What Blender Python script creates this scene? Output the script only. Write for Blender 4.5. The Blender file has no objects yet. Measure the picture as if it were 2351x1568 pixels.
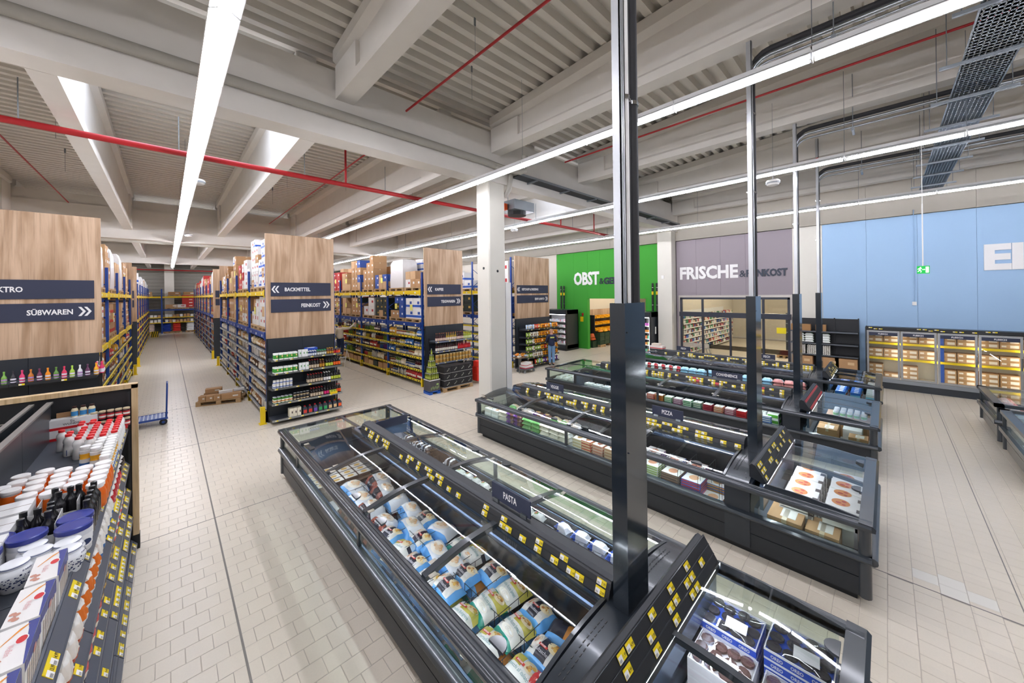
import bpy, math, random
from mathutils import Matrix, Vector
random.seed(7)
R_=random.Random(11)
S=bpy.context.scene; COL=S.collection; TRUNC=[]
# ---------------------------------------------------------------- camera, world, exposure
cam=bpy.data.cameras.new('camera'); co=bpy.data.objects.new('camera',cam); COL.objects.link(co); S.camera=co
YAW=math.radians(43.8739); ROLL=math.radians(-0.72742)
rt=Vector((math.cos(YAW),-math.sin(YAW),0)); fw=Vector((math.sin(YAW),math.cos(YAW),0)); up=Vector((0,0,1))
cx=rt*math.cos(ROLL)+up*math.sin(ROLL); cy=rt*math.sin(-ROLL)+up*math.cos(ROLL)
m=Matrix((cx,cy,-fw)).transposed().to_4x4(); m.translation=Vector((0,0,3.4)); co.matrix_world=m
cam.sensor_width=36; cam.lens=826.43*36/2351; cam.shift_x=0; cam.shift_y=-109.1/2351; cam.clip_start=.05; cam.clip_end=200
W=bpy.data.worlds.new('world'); S.world=W; W.use_nodes=True
W.node_tree.nodes['Background'].inputs[0].default_value=(.55,.75,1,1); W.node_tree.nodes['Background'].inputs[1].default_value=1.0
S.view_settings.view_transform='Standard'; S.view_settings.look='None'; S.view_settings.gamma=1; S.view_settings.exposure=0.76
S.view_settings.use_curve_mapping=False
TUBE=55.0; LED=72.0
try:
    S.cycles.adaptive_threshold=0.02; S.cycles.max_bounces=7; S.cycles.diffuse_bounces=3; S.cycles.glossy_bounces=4; S.cycles.transmission_bounces=4
    S.cycles.transparent_max_bounces=24; S.cycles.sample_clamp_indirect=6; S.cycles.use_light_tree=True
    S.cycles.use_denoising=True; S.cycles.caustics_reflective=False; S.cycles.caustics_refractive=False
except Exception: pass
PI=math.pi
# ---------------------------------------------------------------- materials
def lin(h):
    if isinstance(h,tuple): return h
    h=h.lstrip('#'); c=[int(h[i:i+2],16)/255 for i in (0,2,4)]
    return tuple((x/12.92 if x<=.04045 else ((x+.055)/1.055)**2.4) for x in c)
MT={}
def mat(h,rough=.5,metal=0,spec=.5,emit=0,coat=0,noise=0,nscale=8,bump=0,name=None,stretch=None):
    k=(h,rough,metal,spec,emit,coat,noise,nscale,bump,stretch)
    if k in MT: return MT[k]
    M=bpy.data.materials.new(name or 'mat'); M.use_nodes=True; nt=M.node_tree; b=nt.nodes['Principled BSDF']
    c=lin(h); b.inputs['Base Color'].default_value=(*c,1); b.inputs['Roughness'].default_value=rough; b.inputs['Metallic'].default_value=metal
    b.inputs['Specular IOR Level'].default_value=spec
    if coat: b.inputs['Coat Weight'].default_value=coat; b.inputs['Coat Roughness'].default_value=.08
    if emit: b.inputs['Emission Color'].default_value=(*c,1); b.inputs['Emission Strength'].default_value=emit
    if noise or bump:
        tc=nt.nodes.new('ShaderNodeTexCoord'); nz=nt.nodes.new('ShaderNodeTexNoise'); nz.inputs['Scale'].default_value=nscale; nz.inputs['Detail'].default_value=4
        if stretch:
            mp=nt.nodes.new('ShaderNodeMapping'); mp.inputs['Scale'].default_value=stretch
            nt.links.new(tc.outputs['Object'],mp.inputs[0]); nt.links.new(mp.outputs[0],nz.inputs['Vector'])
        else: nt.links.new(tc.outputs['Object'],nz.inputs['Vector'])
        if noise:
            r=nt.nodes.new('ShaderNodeMapRange'); r.inputs['To Min'].default_value=1-noise; r.inputs['To Max'].default_value=1+noise
            nt.links.new(nz.outputs[0],r.inputs['Value']); mx=nt.nodes.new('ShaderNodeVectorMath'); mx.operation='SCALE'
            mx.inputs[0].default_value=c; nt.links.new(r.outputs[0],mx.inputs['Scale']); nt.links.new(mx.outputs[0],b.inputs['Base Color'])
        if bump:
            bp=nt.nodes.new('ShaderNodeBump'); bp.inputs['Strength'].default_value=bump; bp.inputs['Distance'].default_value=.01
            nt.links.new(nz.outputs[0],bp.inputs['Height']); nt.links.new(bp.outputs[0],b.inputs['Normal'])
    MT[k]=M; return M
def emis(h,s):
    return mat(h,rough=.6,emit=s)
def glass(tint='#ffffff',refl=.06,name='pane_glass'):
    k=('glass',tint,refl)
    if k in MT: return MT[k]
    M=bpy.data.materials.new(name); M.use_nodes=True; nt=M.node_tree; nt.nodes.clear()
    o=nt.nodes.new('ShaderNodeOutputMaterial'); t=nt.nodes.new('ShaderNodeBsdfTransparent'); g=nt.nodes.new('ShaderNodeBsdfGlossy'); mx=nt.nodes.new('ShaderNodeMixShader')
    t.inputs[0].default_value=(*lin(tint),1); g.inputs['Roughness'].default_value=.02; g.inputs[0].default_value=(1,1,1,1)
    f=nt.nodes.new('ShaderNodeLayerWeight'); pw=nt.nodes.new('ShaderNodeMath'); pw.operation='POWER'; pw.inputs[1].default_value=5
    ma=nt.nodes.new('ShaderNodeMath'); ma.operation='MULTIPLY_ADD'; ma.inputs[1].default_value=.7; ma.inputs[2].default_value=refl*.5; ma.use_clamp=True
    nt.links.new(f.outputs['Facing'],pw.inputs[0]); nt.links.new(pw.outputs[0],ma.inputs[0]); nt.links.new(ma.outputs[0],mx.inputs[0]); nt.links.new(t.outputs[0],mx.inputs[1]); nt.links.new(g.outputs[0],mx.inputs[2]); nt.links.new(mx.outputs[0],o.inputs[0])
    MT[k]=M; return M
def wood(c1='#cfb092',c2='#a58464',scale=1.0,name='oak'):
    k=('wood',c1,c2,scale)
    if k in MT: return MT[k]
    M=bpy.data.materials.new(name); M.use_nodes=True; nt=M.node_tree; b=nt.nodes['Principled BSDF']; b.inputs['Roughness'].default_value=.55
    tc=nt.nodes.new('ShaderNodeTexCoord'); mp=nt.nodes.new('ShaderNodeMapping'); mp.inputs['Scale'].default_value=(4*scale,4*scale,.35*scale)
    n1=nt.nodes.new('ShaderNodeTexNoise'); n1.inputs['Scale'].default_value=1.4; n1.inputs['Detail'].default_value=8; n1.inputs['Distortion'].default_value=.6
    mp2=nt.nodes.new('ShaderNodeMapping'); mp2.inputs['Scale'].default_value=(40*scale,40*scale,1.2*scale); n2=nt.nodes.new('ShaderNodeTexNoise'); n2.inputs['Scale'].default_value=1; n2.inputs['Detail'].default_value=5
    cr=nt.nodes.new('ShaderNodeValToRGB'); e=cr.color_ramp.elements; e[0].position=.36; e[0].color=(*lin(c2),1); e[1].position=.62; e[1].color=(*lin(c1),1)
    cr2=nt.nodes.new('ShaderNodeValToRGB'); e=cr2.color_ramp.elements; e[0].position=.3; e[0].color=(.72,.70,.68,1); e[1].position=.5; e[1].color=(1,1,1,1)
    mx=nt.nodes.new('ShaderNodeMix'); mx.data_type='RGBA'; mx.blend_type='MULTIPLY'; mx.inputs[0].default_value=.8
    L=nt.links.new
    L(tc.outputs['Object'],mp.inputs[0]);L(tc.outputs['Object'],mp2.inputs[0]);L(mp.outputs[0],n1.inputs[0]);L(mp2.outputs[0],n2.inputs[0]);L(n1.outputs[0],cr.inputs[0]);L(n2.outputs[0],cr2.inputs[0])
    L(cr.outputs[0],mx.inputs[6]);L(cr2.outputs[0],mx.inputs[7]);L(mx.outputs[2],b.inputs['Base Color'])
    MT[k]=M; return M
def tile_mat():
    M=bpy.data.materials.new('floor_tile'); M.use_nodes=True; nt=M.node_tree; b=nt.nodes['Principled BSDF']; b.inputs['Roughness'].default_value=.3; b.inputs['Specular IOR Level'].default_value=.45
    g=nt.nodes.new('ShaderNodeNewGeometry'); s=nt.nodes.new('ShaderNodeVectorMath'); s.operation='SNAP'; s.inputs[1].default_value=(.617,.617,1)
    w=nt.nodes.new('ShaderNodeTexWhiteNoise'); w.noise_dimensions='3D'; r=nt.nodes.new('ShaderNodeMapRange'); r.inputs['To Min'].default_value=.965; r.inputs['To Max'].default_value=1.02
    nz=nt.nodes.new('ShaderNodeTexNoise'); nz.inputs['Scale'].default_value=60; r2=nt.nodes.new('ShaderNodeMapRange'); r2.inputs['To Min'].default_value=.95; r2.inputs['To Max'].default_value=1.04
    mu=nt.nodes.new('ShaderNodeMath'); mu.operation='MULTIPLY'; v=nt.nodes.new('ShaderNodeVectorMath'); v.operation='SCALE'; v.inputs[0].default_value=lin('#e0d5c3')
    L=nt.links.new; L(g.outputs['Position'],s.inputs[0]); L(s.outputs[0],w.inputs['Vector']); L(w.outputs['Value'],r.inputs[0]); L(g.outputs['Position'],nz.inputs['Vector']); L(nz.outputs[0],r2.inputs[0])
    L(r.outputs[0],mu.inputs[0]); L(r2.outputs[0],mu.inputs[1]); L(mu.outputs[0],v.inputs['Scale']); L(v.outputs[0],b.inputs['Base Color'])
    return M
M_BLK=mat('#17191c',.5); M_DARK=mat('#2b3036',.38,name='charcoal_lacquer'); M_DARK2=mat('#22262b',.45); M_RAIL=mat('#30363c',.3,coat=.4)
M_CONC=mat('#e6e1d9',.85,noise=.05,nscale=3,bump=.06,name='concrete'); M_CONCW=mat('#dcd8cd',.8,noise=.03,nscale=3,name='white_concrete')
M_STEEL=mat('#9ea3a6',.3,1); M_GALV=mat('#8e9499',.45,.8,noise=.12,nscale=20); M_CHROME=mat('#c9ccd0',.15,1)
M_RED=mat('#b01e24',.4); M_PIPEG=mat('#a9a59b',.5); M_INS=mat('#2a2a2c',.7); M_WHITE=mat('#eceae6',.5); M_TROUGH=mat('#eceef2',.22,.9)
M_BLUE=mat('#17408f',.45); M_YEL=mat('#ecc90a',.5); M_NAVY=mat('#2b3045',.6,name='navy_sign'); M_TXT=mat('#eceae8',.6)
M_CARD=mat('#b58d63',.8,noise=.06,nscale=6,name='cardboard'); M_CARD2=mat('#a67c50',.8,noise=.06,nscale=6); M_CARD3=mat('#c6a27a',.8,noise=.05,nscale=6)
M_PAL=mat('#b3936a',.8,noise=.12,nscale=14,name='pallet_wood'); M_OAK=wood(); M_PLY=wood('#dcc29a','#c5a678',2.0)
M_GLASS=glass('#fbfdfc'); M_GLASSG=glass('#f2f8f4',.08)
# ---------------------------------------------------------------- geometry
class MB:
    def __init__(s): s.v=[];s.f=[];s.m=[]
    def add(s,vs,fs,mi=0):
        n=len(s.v); s.v+=[tuple(p) for p in vs]
        for k,f in enumerate(fs): s.f.append([i+n for i in f]); s.m.append(mi[k] if isinstance(mi,(list,tuple)) else mi)
        return s
    def box(s,x0,y0,z0,x1,y1,z1,mi=0):
        return s.add([(x0,y0,z0),(x1,y0,z0),(x1,y1,z0),(x0,y1,z0),(x0,y0,z1),(x1,y0,z1),(x1,y1,z1),(x0,y1,z1)],[(0,3,2,1),(4,5,6,7),(0,1,5,4),(1,2,6,5),(2,3,7,6),(3,0,4,7)],mi)
    def cbox(s,cx,cy,z0,w,d,h,mi=0): return s.box(cx-w/2,cy-d/2,z0,cx+w/2,cy+d/2,z0+h,mi)
    def prism(s,poly,axis,a,b,mi=0,caps=True):
        # poly: list of 2d; axis 'x': (y,z) extruded on x; 'y': (x,z); 'z': (x,y)
        def P(p,t): return {'x':(t,p[0],p[1]),'y':(p[0],t,p[1]),'z':(p[0],p[1],t)}[axis]
        n=len(poly); vs=[P(p,a) for p in poly]+[P(p,b) for p in poly]
        fs=[(i,(i+1)%n,(i+1)%n+n,i+n) for i in range(n)]
        if caps: fs+=[tuple(range(n-1,-1,-1)),tuple(range(n,2*n))]
        return s.add(vs,fs,mi)
    def sweep(s,line,axis,a,b,t=0,mi=0):
        # open polyline extruded (sheet); thickness by offset t in normal dir
        if t:
            off=[]
            for i,p in enumerate(line):
                q=line[min(i+1,len(line)-1)]; r=line[max(i-1,0)]; dx,dy=q[0]-r[0],q[1]-r[1]; l=math.hypot(dx,dy) or 1; off.append((p[0]-dy/l*t,p[1]+dx/l*t))
            return s.prism(list(line)+off[::-1],axis,a,b,mi)
        return s.prism(line,axis,a,b,mi)
    def lathe(s,prof,n=12,cx=0,cy=0,z=0,mi=0,caps=True):
        vs=[];fs=[];ms=[]
        for (r,h) in prof:
            for i in range(n): a=2*PI*i/n; vs.append((cx+r*math.cos(a),cy+r*math.sin(a),z+h))
        for j in range(len(prof)-1):
            for i in range(n): k=(i+1)%n; fs.append((j*n+i,j*n+k,(j+1)*n+k,(j+1)*n+i)); ms.append(mi[j] if isinstance(mi,(list,tuple)) else mi)
        if caps:
            fs.append(tuple(range(n-1,-1,-1))); fs.append(tuple((len(prof)-1)*n+i for i in range(n)))
            ms+=[mi[0],mi[-1]] if isinstance(mi,(list,tuple)) else [mi,mi]
        return s.add(vs,fs,ms)
    def tube(s,pts,r,n=8,mi=0,caps=True):
        pts=[Vector(p) for p in pts]; vs=[];fs=[]; pu=None
        for i,p in enumerate(pts):
            d=((pts[min(i+1,len(pts)-1)]-p).normalized()+(p-pts[max(i-1,0)]).normalized()).normalized() if 0<i<len(pts)-1 else ((pts[1]-p) if i==0 else (p-pts[i-1])).normalized()
            u=pu-d*pu.dot(d) if pu else (Vector((0,0,1)) if abs(d.z)<.9 else Vector((1,0,0))); u=u-d*u.dot(d); u.normalize(); w=d.cross(u); pu=u
            for k in range(n): a=2*PI*k/n; vs.append(p+u*(r*math.cos(a))+w*(r*math.sin(a)))
        for j in range(len(pts)-1):
            for k in range(n): q=(k+1)%n; fs.append((j*n+k,j*n+q,(j+1)*n+q,(j+1)*n+k))
        if caps: fs.append(tuple(range(n-1,-1,-1))); fs.append(tuple((len(pts)-1)*n+k for k in range(n)))
        return s.add([tuple(v) for v in vs],fs,mi)
    def bar(s,a,b,w,h=None,mi=0):
        return s.tube([a,b],w/2*1.414,4,mi) if h is None else s.tube([a,b],max(w,h)/2,4,mi)
    def quad(s,p,mi=0): return s.add(p,[tuple(range(len(p)))],mi)
    def ell(s,c,u,v,ru,rv,n=12,mi=0):
        c,u,v=Vector(c),Vector(u),Vector(v); return s.add([tuple(c+u*(ru*math.cos(2*PI*i/n))+v*(rv*math.sin(2*PI*i/n))) for i in range(n)],[tuple(range(n))],mi)
    def text(s,txt,o,u,v,h,mi=0,xs=.72,bold=.025,align='C',lim=0):
        vs,fs,w=textgeo(txt,bold); o,u,v=Vector(o),Vector(u),Vector(v); k=h/.7
        if lim and w*k*xs>lim: xs=lim/(w*k)
        W=w*k*xs; sh={'C':-W/2,'L':0,'R':-W}[align]
        return s.add([tuple(o+u*(p[0]*k*xs+sh)+v*(p[1]*k)) for p in vs],fs,mi)
    def me(s,mats,smooth=False,name='mesh'):
        me=bpy.data.meshes.new(name); me.from_pydata(s.v,[],s.f); 
        for M in (mats if isinstance(mats,(list,tuple)) else [mats]): me.materials.append(M)
        me.polygons.foreach_set('material_index',s.m)
        if smooth:
            me.polygons.foreach_set('use_smooth',[True]*len(s.f)); 
            try: me.set_sharp_from_angle(angle=math.radians(40))
            except Exception: pass
        me.update(); return me
_TG={}
def textgeo(t,bold):
    k=(t,bold)
    if k in _TG: return _TG[k]
    cu=bpy.data.curves.new('t','FONT'); cu.body=t; cu.offset=bold; cu.resolution_u=2; o=bpy.data.objects.new('t',cu); me=o.to_mesh()
    vs=[tuple(v.co) for v in me.vertices]; fs=[tuple(p.vertices) for p in me.polygons]; x0=min(v[0] for v in vs); x1=max(v[0] for v in vs)
    vs=[(v[0]-x0,v[1]) for v in vs]; o.to_mesh_clear(); bpy.data.objects.remove(o); bpy.data.curves.remove(cu)
    _TG[k]=(vs,fs,x1-x0); return _TG[k]
def link(name,data,parent=None,loc=(0,0,0),rz=0,rot=None,sc=None):
    o=bpy.data.objects.new(name,data); COL.objects.link(o)
    if parent: o.parent=parent
    o.location=loc
    if rot: o.rotation_euler=rot
    elif rz: o.rotation_euler=(0,0,rz)
    if sc: o.scale=sc
    return o
def tag(o,label,cat,group=None,kind=None):
    if label:
        w=label.split()
        if len(w)>16:
            w=w[:16]
            while w[-1] in ('of','the','in','on','from','and','a','by','with','beside','at','to','over','behind','near'): w.pop()
            TRUNC.append(label)
        o['label']=' '.join(w)
    if cat: o['category']=cat
    if group: o['group']=group
    if kind: o['kind']=kind
    return o
def thing(name,label,cat,loc=(0,0,0),rz=0,group=None,data=None,rot=None,sc=None):
    return tag(link(name,data,None,loc,rz,rot,sc),label,cat,group)
def struct(name,data,label=None,loc=(0,0,0),parent=None,rz=0):
    o=link(name,data,parent,loc,rz)
    if not parent: o['kind']='structure'
    if label: o['label']=label
    return o
ORD='first second third fourth fifth sixth seventh eighth ninth tenth eleventh twelfth thirteenth fourteenth fifteenth sixteenth seventeenth eighteenth nineteenth twentieth'.split()
ORD+=['twenty-'+w for w in ORD[:9]]+['thirtieth']+['thirty-'+w for w in ORD[:9]]
def od(i): return ORD[i] if i<len(ORD) else ORD[i%30]
CARDN='one two three four five six seven eight nine ten'.split()
# ================================================================ STRUCTURE
XW=18.45; YN=-14.0; YF=50.0; XL=-16.0
# floor
PT=.20566
fl=struct('floor',MB().box(XL,YN,-.2,XW+12,YF,-.003).me(mat('#b9afa2',.8,name='grout')),'cream tiled shop floor with grey movement joints')
TM=tile_mat(); TML=mat('#e6e1d6',.3)
def tile_mesh(w,d,c=.0035):
    b=MB(); x,y=w/2,d/2; e=.002
    b.add([(-x,-y,-.003),(x,-y,-.003),(x,y,-.003),(-x,y,-.003),(-x+c,-y+c,e*0),(x-c,-y+c,0),(x-c,y-c,0),(-x+c,y-c,0)],[(4,5,6,7),(0,1,5,4),(1,2,6,5),(2,3,7,6),(3,0,4,7)]); return b
tme=tile_mesh(PT-.004,PT-.004).me(TM); tmeL=tile_mesh(PT-.004,PT-.004).me(TML)
occ=[(1.4,-.1,3.8,8.1),(5.2,0,7.6,6.9),(9.1,0,11.5,8.2),(12.9,0,15.4,7.0),(-5,-5,-.25,7.2)]
camf=Vector((fw.x,fw.y)); camr=Vector((rt.x,rt.y))
def vis(x,y):
    z=x*camf.x+y*camf.y
    if z<.8: return 0
    u=(x*camr.x+y*camr.y)/z*826; v=3.4/z*826
    if abs(u)>1190 or v>905: return 0
    for a in occ:
        if a[0]<x<a[2] and a[1]<y<a[3]: return 0
    return 1/(z*z)
cells=[]; CUT=[]
ny0=int((-6-.022)/PT); 
for j in range(ny0,int((YF-.022)/PT)):
    y=.022+(j+.5)*PT
    x=.513-PT*26+(.5*(j%2))*PT
    edges=[]
    while x<6.185: edges.append((x,x+PT)); x+=PT
    x=6.197-((j%3)/3)*PT
    first=True
    while x<XW+11: edges.append((max(x,6.197) if first else x,x+PT)); first=False; x+=PT
    for k,(p,q) in enumerate(edges):
        if p<6.18: q=min(q,6.185)
        segs=[(p,q)]
        if p<.505 and q>.521: segs=[(p,.505),(.521,q)]
        elif p<.505<q: segs=[(p,.505)]
        elif p<.521<q: segs=[(.521,q)]
        if len(segs)==1 and abs(segs[0][1]-segs[0][0]-PT)<1e-4: cells.append(((p+q)/2,y))
        else:
            for (p_,q_) in segs:
                if q_-p_>.02: CUT.append((p_+.002,y,q_-.002))
sc_=sorted(cells,key=lambda c:-vis(*c))[:300]; big=set(sc_)
light={(6.75+.0,-.5)}
LT=[(6.75,-.49),(7.05,-.49),(6.9,-.7),(7.1,-.9)]
for i,c in enumerate(sc_):
    lt=any(abs(c[0]-q[0])<.1 and abs(c[1]-q[1])<.1 for q in [(6.47,-.27),(6.35,-.5),(6.53,-.5),(6.3,-.72)])
    link('floor_tile',tmeL if lt else tme,fl,(c[0],c[1],0))
b=MB(); h=PT/2-.002
for c in cells:
    if c in big: continue
    x,y=c
    if x*camf.x+y*camf.y<-1: continue
    if math.hypot(x,y)<16:
        k=.0035; b.add([(x-h,y-h,-.003),(x+h,y-h,-.003),(x+h,y+h,-.003),(x-h,y+h,-.003),(x-h+k,y-h+k,0),(x+h-k,y-h+k,0),(x+h-k,y+h-k,0),(x-h+k,y+h-k,0)],[(4,5,6,7),(0,1,5,4),(1,2,6,5),(2,3,7,6),(3,0,4,7)])
    else: b.quad([(x-h,y-h,0),(x+h,y-h,0),(x+h,y+h,0),(x-h,y+h,0)])
for (xa,y,xb) in CUT:
    if xb-xa>.01: b.quad([(xa,y-h,0),(xb,y-h,0),(xb,y+h,0),(xa,y+h,0)])
o=link('floor_tiles',b.me(TM),fl); o['kind']='stuff'
b=MB(); J=mat('#86817b',.7)
b.box(.505,YN,-.003,.521,YF,.0015); b.box(6.185,YN,-.003,6.197,YF,.0015)
for y in (-.97,7.22,11.16,15.1): b.box(XL,y-.005,-.003,XW,y+.005,.002)
link('movement_joint',b.me(J),fl)
# ceiling: trapezoid sheets, ribs along X
b=MB(); n=int((YF-YN)/.3)
def ZR(y): return 8.04 if y>7.3 else 8.04+.055*(7.3-y)
pr=[]
for i in range(n+1):
    y=YN+i*.3; zc=ZR(y); pr+=[(y,zc),(y+.13,zc),(y+.16,zc+.12),(y+.27,zc+.12)]
pr.append((YF,zc)); M_SHEET=mat('#e4dfd5',.55)
vs=[];fs=[]
for i,p in enumerate(pr): vs+=[(XL,p[0],p[1]),(XW,p[0],p[1])]
for i in range(len(pr)-1): fs.append((2*i,2*i+2,2*i+3,2*i+1))
b.add(vs,fs); struct('ceiling',b.me(M_SHEET),'white trapezoid sheet metal roof deck')
struct('roof_slab',MB().box(XL,7.3,8.2,XW,YF,8.3).add([(XL,YN,9.4),(XW,YN,9.4),(XW,7.3,8.2),(XL,7.3,8.2),(XL,YN,9.5),(XW,YN,9.5),(XW,7.3,8.3),(XL,7.3,8.3)],[(0,1,2,3),(7,6,5,4),(0,4,5,1),(3,2,6,7),(1,5,6,2),(0,3,7,4)]).me(M_CONC))
# skylights
SKY=emis('#dfeaff',4)
for i,(x0,y0,x1,y1) in enumerate([(3.1,24.2,5.2,25.4),(-.8,8.0,1.6,10.6),(8.6,8.2,11.0,9.6),(-.8,24.5,1.4,27)]):
    f=struct('window_%d'%(i+1),MB().box(x0-.06,y0-.06,7.96,x1+.06,y0,8.04).box(x0-.06,y1,7.96,x1+.06,y1+.06,8.04).box(x0-.06,y0,7.96,x0,y1,8.04).box(x1,y0,7.96,x1+.06,y1,8.04).me(M_WHITE),'bright rooflight in the sheet metal roof')
    link('pane',MB().box(x0,y0,7.98,x1,y1,8.01).me(SKY),f)
# walls
M_WALL=mat('#cbc4b7',.8,noise=.03,nscale=2); M_GREEN=mat('#3a9a2c',.75); M_GREY=mat('#978d93',.75); M_LB=mat('#a2c1e0',.8)
wr=link('wall_right',None); wr['kind']='structure'; wr['label']='cream panel wall with green, grey and pale blue painted fields'
def wpanel(y0,y1,z0,z1,M,nm='wall_panel',x=XW,t=.2):
    return link(nm,MB().box(x,y0+.0025,z0,x+t,y1-.0025,z1).me(M),wr)
# seams: panels between y list; opening at green (12.57..8.9,z<3.06) and glazed front (7.05..2.75, z<3.1)
for y0,y1 in [(YN,-10),(-10,-6),(-6,-4),(-4,-1.99),(-1.99,-.74),(-.74,.5),(.5,1.72)]: wpanel(y0,y1,0,5.93,M_LB)
for y0,y1 in [(YN,-10),(-10,-6),(-6,-1.99),(-1.99,.5),(.5,2.65),(2.65,7.3),(7.3,8.1),(8.1,11),(11,15),(15,25),(25,37),(37,YF)]: wpanel(y0,y1,5.95,9.0,M_WALL)
wpanel(1.72,2.65,0,5.93,M_CONCW)
for y0,y1 in [(2.65,4.3),(4.3,5.3),(5.3,6.35),(6.35,7.28)]: wpanel(y0,y1,3.12,5.92,M_GREY)
wpanel(2.65,2.74,0,3.12,M_GREY); wpanel(7.08,7.28,0,3.12,M_GREY)
for y0,y1 in [(8.1,9.4),(9.4,10.3),(10.3,11.7),(11.7,12.56)]: wpanel(y0,y1,3.06,5.92,M_GREEN)
wpanel(8.1,8.9,0,3.06,M_GREEN); wpanel(12.57,13.6,0,3.06,M_GREEN); wpanel(13.6,14.94,0,3.06,M_GREEN); wpanel(12.56,13.6,3.06,5.92,M_GREEN); wpanel(13.6,14.94,3.06,5.92,M_GREEN)
for y0,y1 in [(14.95,20),(20,25),(25,30),(30,35),(35,40),(40,45),(45,YF)]: wpanel(y0,y1,0,5.93,M_WALL)
bk=MB(); q=XW+.2
bk.box(q,YN,0,q+.05,2.65,9).box(q,2.65,3.13,q+.05,7.28,9).box(q,7.28,0,q+.05,8.88,9).box(q,8.88,3.12,q+.05,12.6,9).box(q,12.6,0,q+.05,YF,9)
link('seam_light_stop',bk.me(mat('#8a8680',.9)),wr)  # backing added behind the panels to stop sky light leaking through seams
# green reveal of the opening
link('door_reveal',MB().box(XW-.02,12.57,0,XW+.22,12.62,3.06).box(XW-.02,8.85,3.06,XW+.22,12.62,3.11).box(XW-.02,8.85,0,XW+.22,8.9,3.06).me(M_GREEN),wr)
struct('column_wall',MB().box(XW-.5,7.32,0,XW+.02,8.02,7.8).me(M_CONCW),'pale concrete wall column between the green and grey fields')
M_TRAP=mat('#8f8c84',.6)
b=MB(); pr=[]
z=0
while z<8: pr+=[(YF,z),(YF,z+.16),(YF-.05,z+.2),(YF-.05,z+.3)]; z+=.34
vs=[];fs=[]
for p in pr: vs+=[(XL,p[0],p[1]),(XW,p[0],p[1])]
for i in range(len(pr)-1): fs.append((2*i,2*i+1,2*i+3,2*i+2))
b.add(vs,fs).box(XL,YF+.01,0,XW,YF+.2,8.3); struct('wall_back',b.me(M_TRAP),'grey corrugated steel end wall behind the last pallet rack')
struct('column_far',MB().box(-.1,YF-.6,0,.6,YF-.05,7.8).me(M_CONCW))
struct('wall_left',MB().box(XL-.2,YN,0,XL,YF,9).me(M_WALL)); struct('wall_front',MB().box(XL,YN-.2,0,XW,YN,9.5).me(M_WALL))
# column + girders + beams
struct('column_middle',MB().prism([(6.2,7.26),(6.72,7.26),(6.75,7.29),(6.75,7.77),(6.72,7.8),(6.2,7.8),(6.17,7.77),(6.17,7.29)],'z',0,6.39).me(M_CONCW),'white concrete column standing behind the freezer islands')
link('bolt_hole',MB().tube([(6.16,7.5,4.1),(6.18,7.5,4.1)],.035,10).tube([(6.45,7.25,4.02),(6.45,7.27,4.02)],.035,10).me(M_BLK),bpy.data.objects['column_middle'])
struct('column_cladding',MB().box(6.78,7.3,0,6.98,7.8,3.72).me(M_WHITE),'white boxed pipe casing beside the middle column')
def girder(y,name,z0=6.39):
    b=MB(); b.box(XL,y,z0,XW,y+.45,7.3).box(XL,y+.06,7.3,XW,y+.4,7.7)
    return struct(name,b.me(M_CONC),'long grey concrete girder carrying the roof beams')
girder(7.2,'girder_beam'); girder(22.7,'girder_beam',6.0); girder(37.6,'girder_beam',6.0); girder(-8.3,'girder_beam')
def ibeam(x,y0,y1,z0,w=.3,endblock=1.0):
    b=MB(); xc=x+w/2; f=w/2; t=w*.27
    ya,yb=y0,y1
    def sec(y):
        T_=ZR(y)-.01; return [(xc-f,y,z0),(xc+f,y,z0),(xc+f,y,z0+.16),(xc+t,y,z0+.24),(xc+t,y,T_-.3),(xc+f+.04,y,T_-.2),(xc+f+.04,y,T_),(xc-f-.04,y,T_),(xc-f-.04,y,T_-.2),(xc-t,y,T_-.3),(xc-t,y,z0+.24),(xc-f,y,z0+.16)]
    A=sec(ya+.01); B=sec(yb); n=12
    b.add(A+B,[(i,(i+1)%n,(i+1)%n+n,i+n)[::-1] for i in range(n)]+[tuple(range(n)),tuple(range(2*n-1,n-1,-1))])
    for a,c in ((y0,y0+endblock),(y1-endblock,y1)): b.box(xc-f+.002,a,z0+.01,xc+f-.002,c,7.75)
    return struct('roof_beam',b.me(M_CONC))
x=2.35-3.87*4
while x<17.9: 
    ibeam(x,-8,7.2,7.13,.33); x+=3.87
for k in range(-4,7):
    xx=-1.29+3.135*k
    if xx<XW-.3: ibeam(xx,7.65,22.7,6.39,.27); ibeam(xx,23.15,37.6,6.39,.27); ibeam(xx,38.05,49.9,6.39,.27)
# ================================================================ LIGHTS (luminaires, far stretches added for light)
ZL=5.95
M_TUBE=emis('#f3f4ff',TUBE)
cm0=mat('#e4e4e2',.5)
hb=MB().box(-.035,-.74,.075,.035,.74,.125)
for s in (-1,1): hb.add([(s*.035,-.74,.075),(s*.112,-.74,.032),(s*.112,.74,.032),(s*.035,.74,.075),(s*.035,-.74,.083),(s*.118,-.74,.036),(s*.118,.74,.036),(s*.035,.74,.083)],[(0,1,2,3),(7,6,5,4),(1,5,6,2),(0,4,5,1),(3,2,6,7)])
hme=hb.me(M_TROUGH); tme_=MB().tube([(0,-.725,.008),(0,.725,.008)],.021,8).me(M_TUBE); cme=MB().box(-.04,-.755,.085,.04,.755,.14).box(-.05,.744,-.012,.05,.756,.1).box(-.006,-.01,.13,.006,.01,.16).me(cm0)
wire_me=MB().tube([(0,0,.13),(0,0,1.75)],.004,4).me(M_GALV)
LN=[(-13.2,'far over the side aisle'),(-8.6,'over the aisle beyond the timber end panel'),(-4.1,'over the aisle behind the sweets sign panel'),(.41,'over the main aisle with the blue hand truck'),(5.2,'between the baking and coffee racks'),(9.65,'passing the middle column'),(14.9,'along the pale blue wall')]
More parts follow.
